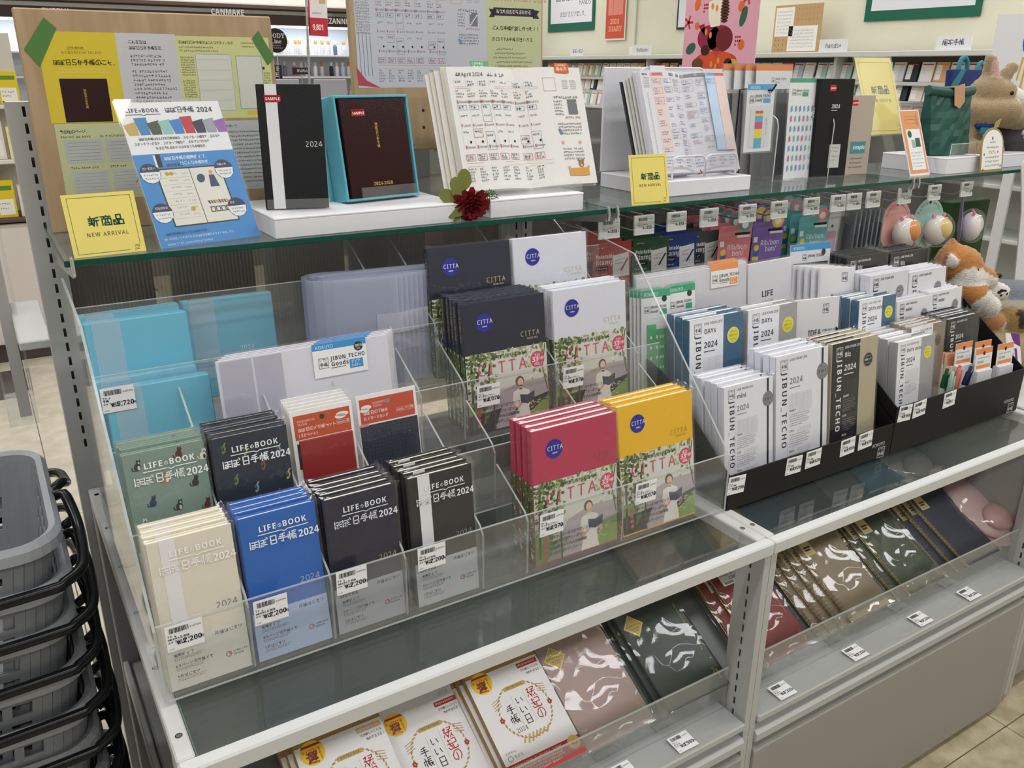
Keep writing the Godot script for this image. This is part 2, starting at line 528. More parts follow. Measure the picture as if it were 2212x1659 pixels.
# an upright with real slots in its front (+z) face
func slotted(p: Node, x0: float, x1: float, y0: float, y1: float, z0: float, z1: float, sx: float, ys: Array, m: Material) -> void:
	var g := G.new()
	var w := 0.0022
	var h := 0.0075
	g.bb(x0, sx - w, y0, y1, z1 - 0.0015, z1)
	g.bb(sx + w, x1, y0, y1, z1 - 0.0015, z1)
	var prev := y0
	for y in ys:
		g.bb(sx - w, sx + w, prev, y - h, z1 - 0.0015, z1)
		prev = y + h
	g.bb(sx - w, sx + w, prev, y1, z1 - 0.0015, z1)
	g.bb(x0, x0 + 0.0015, y0, y1, z0, z1 - 0.0015)
	g.bb(x1 - 0.0015, x1, y0, y1, z0, z1 - 0.0015)
	g.bb(x0, x1, y1 - 0.001, y1, z0, z1 - 0.0015)
	part(p, "slotted_face", g, m)
	part(p, "back_plate", G.new().bb(x0 + 0.0015, x1 - 0.0015, y0, y1 - 0.002, z0, z0 + 0.0012), m)

func gondola() -> void:
	var steel := mat("b9bab8", 0.38, 0.0, "fine", 0.03, 6.0)
	var panel := mat("9b9a95", 0.42, 0.0, "fine", 0.05, 8.0)
	var white := mat("cecfcd", 0.35)
	var ys := []
	for i in 23: ys.push_front(1.383 - 0.025 * i)
	# back uprights
	var post_labels := ["slotted grey steel upright at the left end, behind the wooden board", "slotted grey upright left of the seam behind the glass shelf joint", "slotted grey upright right of the seam behind the glass shelf joint", "slotted grey upright behind the pink and mint hamster packs", "slotted grey upright beyond the lilac hamster pack"]
	var px := [[-0.02, 0.024, 0.0037], [0.872, 0.8995, 0.888], [0.9005, 0.928, 0.912], [1.772, 1.7995, 1.788], [1.8005, 1.828, 1.812]]
	for i in 5:
		var t := thing("shelf_upright", post_labels[i], "upright", Vector3.ZERO, Vector3.ZERO, "slotted back uprights")
		slotted(t, px[i][0], px[i][1], 0.0, 1.397, -0.04, 0.0, px[i][2], ys, steel)
	# ribbed translucent back panels
	for u in 3:
		var x0: float = [0.026, 0.93, 1.83][u]
		var x1: float = [0.87, 1.77, 2.68][u]
		var t := thing("ribbed_back_panel", ["smoky ribbed plastic back panel behind the clear tiered rack", "smoky ribbed plastic back panel behind the hanging packs", "smoky ribbed plastic back panel at the far right end"][u], "panel", Vector3.ZERO, Vector3.ZERO, "ribbed back panels")
		var g := G.new()
		var x := x0
		while x < x1 - 0.001:
			var e := minf(x + 0.0065, x1)
			var mid := (x + e) / 2
			g.quad(Vector3(x, 0.76, -0.028), Vector3(mid, 0.76, -0.0255), Vector3(mid, 1.365, -0.0255), Vector3(x, 1.365, -0.028))
			g.quad(Vector3(mid, 0.76, -0.0255), Vector3(e, 0.76, -0.028), Vector3(e, 1.365, -0.028), Vector3(mid, 1.365, -0.0255))
			x = e
		g.quad(Vector3(x1, 0.76, -0.032), Vector3(x0, 0.76, -0.032), Vector3(x0, 1.365, -0.032), Vector3(x1, 1.365, -0.032))
		part(t, "ribs", g, pane("8c8a86", 0.5, 0.16))
	# glass shelves
	for u in 3:
		var x0: float = [0.002, 0.903, 1.803][u]
		var x1: float = [0.8985, 1.7985, 2.62][u]
		var t := thing("glass_shelf", ["thick glass shelf carrying the wooden boards and black notebook", "thick glass shelf carrying the white stand with an open planner", "thick glass shelf carrying the rabbit and the green bag"][u], "shelf", Vector3.ZERO, Vector3.ZERO, "glass shelves")
		var edge := mat("0d4a3c", 0.12)
		part(t, "glass_plate", G.new().bb(x0, x1, 1.2017, 1.2097, 0.012, 0.3045), pane("9fb0aa", 0.16, 0.03))
		part(t, "front_edge", G.new().cb(x0, x1, 1.2015, 1.2099, 0.3045, 0.3068, 0.0008), edge)
		part(t, "side_edge", G.new().bb(x0 - 0.001, x0, 1.2017, 1.2097, 0.012, 0.3045), edge)
		for sx in [x0 + 0.008, x1 - 0.008]:
			part(t, "bracket", G.new().prism(PackedVector2Array([Vector2(0.0, 1.15), Vector2(0.3, 1.185), Vector2(0.31, 1.2), Vector2(0.31, 1.215), Vector2(0.305, 1.215), Vector2(0.303, 1.2), Vector2(0.0, 1.2)]), -0.0015, 0.0015), mat("b9bab8", 0.3, 0.6)).transform = Transform3D(Basis(Vector3(0, 0, 1), Vector3(0, 1, 0), Vector3(-1, 0, 0)), Vector3(sx, 0, 0))
			part(t, "clip", G.new().tube([Vector3(sx, 1.19, 0.3115), Vector3(sx, 1.2, 0.313), Vector3(sx, 1.213, 0.3105)], 0.0028, 8), mat("d8dad8", 0.15, 0.9))
	# display cabinets under the racks
	for u in 2:
		var X: float = 0.9005 * u
		var x0: float = -0.006 if u == 0 else X
		var x1: float = 0.8995 if u == 0 else 1.806
		var t := thing("display_cabinet", ["grey steel display cabinet under the clear diary rack, glass top", "grey steel display cabinet under the black planner boxes, glass top"][u], "cabinet", Vector3.ZERO, Vector3.ZERO, "display cabinets")
		var D := 0.745
		var fr := part(t, "top_frame", G.new().cb(x0, x1, 0.7215, D, 0.742, 0.762, 0.0025).cb(x0, x0 + 0.02, 0.7215, D, 0.0, 0.7415, 0.002).cb(x1 - 0.02, x1, 0.7215, D, 0.0, 0.7415, 0.002).cb(x0 + 0.02, x1 - 0.02, 0.7215, D, 0.0, 0.02, 0.002), white)
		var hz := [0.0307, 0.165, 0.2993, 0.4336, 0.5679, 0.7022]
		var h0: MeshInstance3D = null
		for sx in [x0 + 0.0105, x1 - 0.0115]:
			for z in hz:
				if h0 == null: h0 = part(fr, "dark_hole_disc", G.new().lathe([Vector2(0, 0.0), Vector2(0.0032, 0.0), Vector2(0.0034, 0.0003), Vector2(0.0042, 0.0003)], 12), mat("17171a", 0.7))  # flat dark disc; the shade inside the opening is painted as its colour
				else: again(fr, "dark_hole_disc", h0)
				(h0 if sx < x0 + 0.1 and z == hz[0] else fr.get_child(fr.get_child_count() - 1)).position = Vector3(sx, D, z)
		part(t, "glass_top", G.new().bb(x0 + 0.021, x1 - 0.021, 0.736, 0.741, 0.021, 0.741), pane("7f8c88", 0.1, 0.03))
		part(t, "glass_edge", G.new().bb(x0 + 0.021, x1 - 0.021, 0.736, 0.741, 0.7395, 0.7413).bb(x0 + 0.021, x0 + 0.0225, 0.736, 0.741, 0.021, 0.741), mat("7f9a93", 0.2))
		# front posts, slots in their inner faces
		var sl := []
		for i in 23: sl.push_front(0.6918 - 0.025 * i)
		for sd in 2:
			var pn := Node3D.new()
			pn.name = "front_post"
			t.add_child(pn, true)
			var wdt := 0.0135
			slotted(pn, -0.757, -0.70, 0.02, 0.7215, -wdt, 0.0, -0.7287, sl, steel)
			# turned so that the slotted face looks into the cabinet
			if sd == 0: pn.transform = Transform3D(Basis(Vector3(0, 0, -1), Vector3(0, 1, 0), Vector3(1, 0, 0)), Vector3(x0 + wdt, 0, 0))
			else:
				pn.transform = Transform3D(Basis(Vector3(0, 0, -1), Vector3(0, 1, 0), Vector3(-1, 0, 0)), Vector3(x1 - wdt, 0, 0))
		for lx in [x0, x1 - 0.03]: part(t, "back_leg", G.new().cb(lx, lx + 0.03, 0.0, 0.7215, 0.0, 0.04, 0.002), steel)
		part(t, "back_sheet", G.new().bb(x0 + 0.02, x1 - 0.02, 0.02, 0.72, 0.004, 0.012), panel)
		for sd in 2:
			if u == 0 and sd == 0: part(t, "side_bar", G.new().cb(x0 + 0.002, x0 + 0.012, 0.36, 0.40, 0.04, 0.70, 0.002).cb(x0 + 0.002, x0 + 0.012, 0.05, 0.09, 0.04, 0.70, 0.002), steel)
			elif u == 1 and sd == 1:
				var sx: float = x0 + 0.004 if sd == 0 else x1 - 0.006
				part(t, "side_sheet", G.new().bb(sx, sx + 0.002, 0.03, 0.72, 0.04, 0.70), panel)
		var sh := part(t, "lower_shelf", G.new().cb(x0 + 0.016, x1 - 0.016, 0.376, 0.392, 0.04, 0.762, 0.003), steel)
		part(sh, "white_strip", G.new().bb(x0 + 0.02, x1 - 0.02, 0.3922, 0.3932, 0.685, 0.712), mat("e6e7e5", 0.4))
		part(sh, "clear_rail", G.new().bb(x0 + 0.02, x1 - 0.02, 0.3935, 0.3955, 0.716, 0.761), pane("c8ccc8", 0.12, 0.06))
		# slanting tray with a clear front lip
		var tr := part(t, "slanted_tray", G.new().prism(PackedVector2Array([Vector2(0.704, 0.4), Vector2(0.704, 0.408), Vector2(0.2, 0.684), Vector2(0.2, 0.676)]), x0 + 0.018, x1 - 0.018), mat("5d615c", 0.25))
		tr.transform = Transform3D(Basis(Vector3(0, 0, 1), Vector3(0, 1, 0), Vector3(1, 0, 0)), Vector3.ZERO)
		part(t, "tray_lip", G.new().bb(x0 + 0.02, x1 - 0.02, 0.394, 0.478, 0.712, 0.715), pane("c4c9c6", 0.2, 0.06))
		part(t, "tray_lip_edge", G.new().bb(x0 + 0.02, x1 - 0.02, 0.478, 0.4795, 0.712, 0.715), mat("b9bfbb", 0.3))
		# drawer with a folded grip edge
		var dr := part(t, "drawer", G.new().prism(PackedVector2Array([Vector2(0.762, 0.02), Vector2(0.762, 0.312), Vector2(0.757, 0.3185), Vector2(0.735, 0.3225), Vector2(0.735, 0.02)]), x0 + 0.015, x1 - 0.015), panel)
		dr.transform = Transform3D(Basis(Vector3(0, 0, 1), Vector3(0, 1, 0), Vector3(1, 0, 0)), Vector3.ZERO)
		var gp := part(dr, "grip", G.new().prism(PackedVector2Array([Vector2(0.735, 0.333), Vector2(0.757, 0.333), Vector2(0.7635, 0.338), Vector2(0.7635, 0.352), Vector2(0.757, 0.358), Vector2(0.735, 0.361)]), x0 + 0.015, x1 - 0.015), steel)
		part(t, "drawer_back", G.new().bb(x0 + 0.02, x1 - 0.02, 0.02, 0.372, 0.70, 0.733), mat("3a3a38", 0.7))
		gp.name = "grip"
	# the next cabinet beyond the right end
	var nx := thing("end_cabinet", "grey steel cabinet side beyond the right end of the drawers", "cabinet")
	part(nx, "side_post", G.new().cb(1.83, 1.85, 0.02, 0.745, 0.70, 0.75, 0.003).cb(1.855, 1.87, 0.02, 0.745, 0.70, 0.748, 0.003), steel)
	part(nx, "front", G.new().cb(1.873, 2.7, 0.05, 0.36, 0.6, 0.742, 0.004).cb(1.873, 2.7, 0.37, 0.4, 0.02, 0.742, 0.004), panel)
	part(nx, "top_board", G.new().cb(1.83, 2.7, 0.72, 0.742, 0.0, 0.755, 0.003), white)
	tier_rack()

# clear stepped rack: five tiers across the whole left unit
func tier_rack() -> void:
	var t := thing("clear_tiered_rack", "clear acrylic stepped rack holding the diaries under the glass shelf", "display rack")
	var ac := pane("d6dcda", 0.045, 0.04)
	var edge := pane("c9cfcd", 0.5, 0.3)
	var cuts := [0.004, 0.108, 0.212, 0.314, 0.432, 0.506, 0.681, 0.849, 0.896]
	for i in 5:
		var y := 0.757 + 0.0713 * i
		var z := 0.648 - 0.092 * i
		part(t, "tier_floor", G.new().bb(0.004, 0.896, y - 0.004, y - 0.001, z - 0.09, z - 0.003), ac)
		var lip := part(t, "tier_lip", G.new().bb(0.004, 0.896, y - 0.006, y + 0.097, z - 0.003, z), ac)
		part(lip, "lip_edge", G.new().bb(0.004, 0.896, y + 0.097, y + 0.0978, z - 0.003, z).bb(0.004, 0.896, y - 0.0066, y - 0.006, z - 0.003, z + 0.0005), edge)
		for k in cuts.size():
			if i == 0 and k == 7 or i > 2 and k in [1, 2, 3]: continue
			var x: float = cuts[k]
			if k == 0 or k == cuts.size() - 1: continue
			var pl := PackedVector2Array([Vector2(z - 0.09, y), Vector2(z - 0.003, y), Vector2(z - 0.003, y + 0.085), Vector2(z - 0.012, y + 0.097), Vector2(z - 0.09, y + 0.14)])
			var d := part(t, "divider", G.new().prism(pl, x - 0.0012, x + 0.0012), ac)
			d.transform = Transform3D(Basis(Vector3(0, 0, 1), Vector3(0, 1, 0), Vector3(1, 0, 0)), Vector3.ZERO)
			var e := G.new()
			for j in range(1, 4):
				var a := pl[j]; var b := pl[j + 1]
				var q := (b - a).normalized().orthogonal() * 0.0006
				e.prism(PackedVector2Array([a, b, b - q, a - q]), x - 0.0013, x + 0.0013)
			part(d, "divider_edge", e, edge)
	for sx in [0.002, 0.898]:
		var pl := PackedVector2Array([Vector2(0.20, 0.751), Vector2(0.65, 0.751), Vector2(0.65, 0.85), Vector2(0.38, 1.14), Vector2(0.20, 1.165)])
		var s := part(t, "side_sheet", G.new().prism(pl, sx - 0.0015, sx + 0.0015), ac)
		s.transform = Transform3D(Basis(Vector3(0, 0, 1), Vector3(0, 1, 0), Vector3(1, 0, 0)), Vector3.ZERO)
		var e := G.new()
		for j in range(1, 4):
			var a := pl[j]; var b := pl[j + 1]
			var q := (b - a).normalized().orthogonal() * 0.0009
			e.prism(PackedVector2Array([a + q, b + q, b - q * 0.2, a - q * 0.2]), sx - 0.0017, sx + 0.0017)
		part(s, "sheet_edge", e, edge)

# ---------------------------------------------------------------- diaries in the clear rack
const FILM_Z := 0.0009
func film() -> StandardMaterial3D:
	return pane("f4f6f8", 0.02, 0.06, "crinkle", 0.5, 5.0)

# a bound book: front face at z = 0, foot at y = 0, spine on the left
func book(called: String, label: String, category: String, w: float, h: float, t: float, cover: Material, pages: Material, k: K, group := "", wrapped := true, pr := 0.45) -> Node3D:
	var o := thing(called, label, category, Vector3.ZERO, Vector3.ZERO, group)
	var a := w / 2
	var g := G.new()
	g.cb(-a, a, 0, h, -0.0016, 0, 0.0006)
	g.cb(-a, a, 0, h, -t, -t + 0.0016, 0.0006)
	g.cb(-a - 0.0005, -a + 0.0018, 0, h, -t + 0.0003, -0.0003, 0.0008)
	part(o, "cover", g, cover)
	part(o, "pages", G.new().bb(-a + 0.0018, a - 0.002, 0.002, h - 0.0022, -t + 0.0016, -0.0016), pages)
	if k and k.v.size(): part(o, "print", k, print_mat(pr))
	if wrapped:
		var f := G.new()
		var e := 0.003
		var q := func(x, y, z): return Vector3(x, y, z)
		# a slack film bag: front, top and sides
		f.quad(q.call(-a - e, -0.0005, FILM_Z), q.call(a + e, -0.0005, FILM_Z), q.call(a + e, h + e, FILM_Z), q.call(-a - e, h + e, FILM_Z))
		f.quad(q.call(-a - e, h + e, FILM_Z), q.call(a + e, h + e, FILM_Z), q.call(a, h + 0.001, -t), q.call(-a, h + 0.001, -t))
		f.quad(q.call(a + e, -0.0005, FILM_Z), q.call(a, -0.0005, -t), q.call(a, h + 0.001, -t), q.call(a + e, h + e, FILM_Z))
		f.quad(q.call(-a, -0.0005, -t), q.call(-a - e, -0.0005, FILM_Z), q.call(-a - e, h + e, FILM_Z), q.call(-a, h + 0.001, -t))
		# a pinched corner of film standing up
		f.tri(q.call(a - 0.012, h + e, FILM_Z), q.call(a + e, h + e, FILM_Z), q.call(a + 0.001, h + 0.009, -0.002))
		f.tri(q.call(a + e, h + e - 0.01, FILM_Z), q.call(a + 0.009, h + 0.002, -0.001), q.call(a + e, h + e, FILM_Z))
		f.tri(q.call(-a + 0.01, h + e, FILM_Z), q.call(-a - 0.006, h + 0.006, -0.002), q.call(-a - e, h + e, FILM_Z))
		part(o, "film_wrap", f, film())
	return o

func stack(o: Node3D, n: int, step: float, tail: String, r0 := 0.0) -> void:
	var r := RandomNumberGenerator.new()
	r.seed = int(o.position.x * 1000) + 77
	for i in range(1, n):
		var tr := o.rotation_degrees + Vector3(r.randf_range(-1, 1), 0, r.randf_range(-0.4, 0.4)) * r0
		dup(o, "%s %s" % [ORD[i], tail], o.position + Vector3(r.randf_range(-0.002, 0.002) * r0, r.randf_range(0, 0.002) * r0, -step * i), tr)

func life_title(k: K, x: float, y: float, sc: float, c) -> void:
	k.ink(c)
	var px := k.txt("LIFE", x, y, 9.6 * sc, "sansb", 0.5 * sc)
	px += k.jp("の", x + px + 0.6 * sc, y - 4.6 * sc, 4.2 * sc, 0.15) + 1.2 * sc
	px += k.txt("BOOK", x + px, y, 9.6 * sc, "sansb", 0.5 * sc)
	var m := x + px * 0.52
	k.line([Vector2(x - 1, y + 3.4 * sc), Vector2(m - 4 * sc, y + 3.4 * sc), Vector2(m, y + 5.2 * sc), Vector2(m + 4 * sc, y + 3.4 * sc), Vector2(x + px + 1, y + 3.4 * sc)], 1.0 * sc)

func weeks(label: String, colour: String, strip: String, band: String, yr: String, ink_c: String, extra := "") -> Node3D:
	var k := K.new(self, 95, 188)
	if strip:
		k.ink(strip).rect(13.5, 0, 17.5, 188)
	k.up()
	var r := RandomNumberGenerator.new()
	r.seed = 5
	if extra == "cats":
		var kind := [["3d3a40", "d6c9b8"], ["5d2a26", "5d2a26"], ["e4ddcb", "33302e"], ["b9763f", "efe6d8"], ["2a2c31", "2a2c31"], ["2e3a5c", "2e3a5c"]]
		for i in 14:
			var c: Array = kind[i % 6]
			var x: float = [16, 64, 92, 45, 78, 26, 55, 88, 12, 38, 70, 20, 60, 90][i]
			var y: float = [18, 12, 20, 40, 52, 66, 78, 84, 92, 108, 112, 132, 140, 120][i]
			k.ink(c[0]).oval(x, y, 4.2, 5.0, 9).oval(x + 1.6, y - 6, 2.7, 2.5, 8)
			k.poly([Vector2(x - 0.6, y - 7), Vector2(x - 0.4, y - 10), Vector2(x + 1.4, y - 8.2)]).poly([Vector2(x + 2.0, y - 8.2), Vector2(x + 3.9, y - 9.8), Vector2(x + 4.0, y - 6.8)])
			k.line([Vector2(x - 3, y + 4), Vector2(x - 6, y + 3), Vector2(x - 6.5, y)], 1.2)
			k.up(0.00002).ink(c[1]).oval(x + 1.4, y + 1.0, 1.7, 3.0, 7).oval(x + 1.9, y - 5.4, 1.2, 1.0, 6)
	elif extra == "seahorse":
		for i in 13:
			var x: float = [14, 40, 82, 60, 24, 90, 48, 74, 12, 34, 66, 88, 20][i]
			var y: float = [14, 22, 30, 46, 58, 66, 74, 90, 96, 112, 118, 134, 140][i]
			var c: String = ["6b8a4a", "b9ad5a", "8aa3a8", "a8433c"][i % 4]
			k.ink(c).line([Vector2(x + 2, y - 6), Vector2(x, y - 3), Vector2(x + 1.4, y + 1), Vector2(x, y + 5), Vector2(x - 1.8, y + 6.5), Vector2(x - 2.4, y + 4.8)], 2.0)
			k.ink("3f6b3a").oval(x - 2.2, y - 1, 1.6, 2.6, 7)
	k.up().ink(yr).txt("2024", 64, 101, 11, "sans", 0.2)
	k.up().ink(band).rect(0.3, 124, 94.4, 63.6)
	k.up().ink("2a2b31")
	k.jp("月曜はじまり", 58, 129, 4.6, 0.13, 0.2)
	var y0 := 142.0
	for ln in ["週間タイプ", "69ページの方眼メモ", "1月はじまり"]:
		k.jp(ln, 9, y0, 3.9, 0.14, 0.18)
		k.line([Vector2(8.5, y0 + 5.2), Vector2(42, y0 + 5.2)], 0.35)
		k.fine(9, y0 + 6.4, 31, 2.1, int(y0))
		y0 += 13.6
	k.txt("weeks", 6, 137.5, 8, "sansb")
	k.ink("b5323a").ring(70, 163, 3.2, 3.2, 1.0, 14).line([Vector2(70, 163), Vector2(72, 163), Vector2(70.5, 161)], 0.9)
	k.ink("2a2b31").txt("LONG LIFE", 75, 162.2, 3.4, "sansb")
	k.txt("DESIGN", 75, 166.4, 3.4, "sansb")
	# white lettering on the film
	k.z = 0.0012
	life_title(k, 22, 22, 1.07, ink_c)
	k.jp("ほぼ日手帳", 9, 30.5, 10.8, 0.125, 0.1)
	k.txt("2024", 69.5, 41, 13, "sansb", 0.0, 0, 0.9)
	var o := book("weekly_diary", label, "diary", 0.095, 0.188, 0.0115, mat(colour, 0.42, 0, "fine", 0.08, 8.0), mat("efe9d6", 0.8), k, "slim weekly diaries in the clear rack", true, 0.4)
	return o

# small shelf price ticket: foot-centre at the origin, faces +z
func ticket(label: String, at: Vector3, turn: Vector3, price: String, name_: String, w := 42.0, h := 34.0, back := "f3f3f4", group := "price tickets on the racks") -> Node3D:
	var o := thing("price_ticket", label, "price tag", at, turn, group)
	part(o, "card", G.new().bb(-w * 0.0005, w * 0.0005, 0, h * 0.001, -0.0006, 0), mat(back, 0.5))
	var k := K.new(self, w, h)
	k.ink("26262a").bars(w * 0.1, h * 0.09, w * 0.52, h * 0.2, int(w * 7 + price.hash() % 97))
	k.fine(w * 0.66, h * 0.18, w * 0.3, h * 0.07, 3)
	k.fine(w * 0.04, h * 0.36, w * 0.26, h * 0.08, 9)
	k.jp(name_, w * 0.04, h * 0.46, h * 0.1, 0.13)
	k.fine(w * 0.04, h * 0.59, w * 0.6, h * 0.08, 5)
	k.jp("税込", w * 0.26, h * 0.64, h * 0.14, 0.13, 0.02)
	k.txt(price, w * 0.43, h * 0.78, h * 0.27, "sansb", 0, 0, 0.92)
	k.jp("円", w * 0.9, h * 0.66, h * 0.12, 0.13)
	k.fine(w * 0.05, h * 0.88, w * 0.14, h * 0.05, 6)
	part(o, "print", k, print_mat(0.5))
	return o

func citta(label: String, colour: String, gold: String, spine_ink: String) -> Node3D:
	var k := K.new(self, 152, 212)
	# photograph on the jacket: foliage, a pale lane, grass and a woman reading
	var r := RandomNumberGenerator.new()
	r.seed = 11
	k.ink("d6d8ce").rect(0.4, 82, 151.2, 127)
	k.up().ink("b4abb0").poly([Vector2(20, 209), Vector2(60, 150), Vector2(100, 138), Vector2(151, 140), Vector2(151, 170), Vector2(90, 209)])
	k.ink("8aa24b").poly([Vector2(88, 209), Vector2(110, 172), Vector2(151.6, 165), Vector2(151.6, 209)]).poly([Vector2(0.4, 209), Vector2(0.4, 158), Vector2(34, 160), Vector2(24, 209)])
	k.ink("6f8f3c").poly([Vector2(0.4, 209), Vector2(0.4, 180), Vector2(60, 176), Vector2(46, 209)])
	k.up().ink("4c4a34").line([Vector2(47, 209), Vector2(46, 150), Vector2(40, 120), Vector2(46, 84)], 3).line([Vector2(8, 200), Vector2(10, 100), Vector2(22, 84)], 4).line([Vector2(150, 160), Vector2(142, 120), Vector2(149, 84)], 2)
	k.up()
	var gs := ["44522c", "5d7038", "7f8f4c", "a9b57a", "39442a", "c7cfb0", "e3e5dc", "8fa35a"]
	for i in 620:
		var x := r.randf_range(1, 150)
		var y := 83.0 + pow(r.randf(), 1.5) * 84.0
		var dens := 1.0 if x < 52 else 0.45 if x > 112 else 0.5
		if y > 118 and x > 60 and x < 118: continue
		if y > 140 and x > 40: continue
		if r.randf() > dens: continue
		if x > 48 and y > 94 and y < 120 and r.randf() < 0.72: continue
		var pick: int = [0, 1, 1, 2, 7, 4][r.randi() % 6] if x < 40 else [1, 2, 3, 5, 7, 3, 6][r.randi() % 7]
		k.ink(gs[pick]).oval(x, y, minf(r.randf_range(1.6, 4.6), minf(x - 0.2, 151.8 - x)), r.randf_range(1.2, 3.6), 6, r.randf() * 3)
		k.z += 0.0000002
	for i in 24:
		k.ink(["9fb45c", "b9c87e", "748f3c"][i % 3]).oval(r.randf_range(100, 146), r.randf_range(172, 200), r.randf_range(2, 5), r.randf_range(0.8, 1.6), 6)
	k.up()
	# the woman
	k.ink("5a3a2c").oval(97, 138, 8.2, 8.8, 14)
	k.up().ink("e7bfa6").oval(98, 140, 5.6, 7.2, 12).rect(95, 145, 6, 7)
	k.ink("efebe6").poly([Vector2(84, 154), Vector2(95, 149.5), Vector2(102, 149.5), Vector2(114, 155), Vector2(117, 176), Vector2(112, 182), Vector2(116, 209), Vector2(82, 209), Vector2(88, 182), Vector2(80, 176)])
	k.up().ink("e0b398").line([Vector2(82, 172), Vector2(88, 184), Vector2(100, 174)], 4.5).line([Vector2(118, 170), Vector2(121, 182), Vector2(112, 172)], 4.5)
	k.ink("b8584e").line([Vector2(96, 144), Vector2(98.4, 145), Vector2(100.5, 143.8)], 0.8)
	k.up().ink("232a4c").poly([Vector2(96, 160), Vector2(110, 163), Vector2(124, 158), Vector2(123, 173), Vector2(110, 178), Vector2(97, 174)])
	k.up().ink("4a4a40").jp("初めて一年間使い続けられた手帳", 24, 88.5, 5.6, 0.11, 0.07)
	k.line([Vector2(120, 95), Vector2(123, 87)], 0.5)
	var px := 20.0
	k.ink("d2506e")
	for ch in ["C", "I", "T", "T", "A"]:
		px += k.txt(ch, px, 118, 25, "sans") + (9.0 if ch == "I" else 6.0)
	k.ink("cf4a63").oval(133, 107, 13.4, 13.4, 26)
	k.up().ink("fbeef0").jp("累計", 127, 97.5, 5.4, 0.12)
	k.txt("33", 122.5, 111, 11, "sansb")
	k.jp("万部", 134.5, 104, 5.2, 0.12)
	k.jp("突破!", 127, 112.5, 5.2, 0.12)
	var lines := ["毎月付いているワクワクリスト", "月曜始まりのウィークリー", "24時間バーチカルの時間軸", "2カ月見開きマンスリー"]
	for i in 4:
		k.ink("cf4a63").oval(18, 172 + i * 8.6, 3.4, 3.4, 12)
		k.ink("38352c").jp(lines[i], 25, 169.5 + i * 8.6, 5.2, 0.12, 0.05)
	# coloured cover with round seal and foil name
	k.z = 0.0007
	k.ink("1b1f96").oval(38, 33, 14.6, 14.6, 30)
	k.up().ink("f2f2f8").txt("CITTA", 25.6, 35, 9, "sans", 1.0)
	k.txt("DIARY", 34.4, 40.4, 3, "sansb")
	k.ink(gold).txt("CITTA", 103, 66, 11, "sans", 2.0)
	k.txt("DIARY 2024", 115, 71.5, 3.6, "serifb")
	var o := book("page_diary", label, "diary", 0.152, 0.212, 0.0135, mat(colour, 0.4, 0, "fine", 0.06, 8.0), mat("f0ede4", 0.8), k, "diaries with photo jackets in the clear rack", true, 0.42)
	# spine of the jacket in leaf green, name on the cover spine
	var s := K.new(self, 13.5, 212)
	s.ink("55663a").rect(0.3, 82, 12.8, 127)
	for i in 70:
		s.up(0.0000005).ink(gs[r.randi() % 7]).oval(r.randf_range(2, 11.5), r.randf_range(84, 200), r.randf_range(0.8, 1.8), r.randf_range(0.8, 3.6), 5)
	s.up().ink(spine_ink).txt("CITTA DIARY 2024", 4.6, 8, 6.2, "sans", 0.2, 1)
	var sp := part(o, "spine_print", s, print_mat(0.42))
	sp.transform = Transform3D(Basis(Vector3(0, 0, 1), Vector3(0, 1, 0), Vector3(-1, 0, 0)), Vector3(-0.0768, 0, -0.00675))
	return o

func tier(i: int, x: float, tilt: float, back := 0.0) -> Transform3D:
	return Transform3D(Basis.from_euler(Vector3(deg_to_rad(-tilt), 0, 0)), Vector3(x, 0.757 + 0.0713 * i, 0.648 - 0.092 * i - 0.0075 - back))

func put(o: Node3D, tr: Transform3D) -> Node3D:
	o.transform = tr
	return o

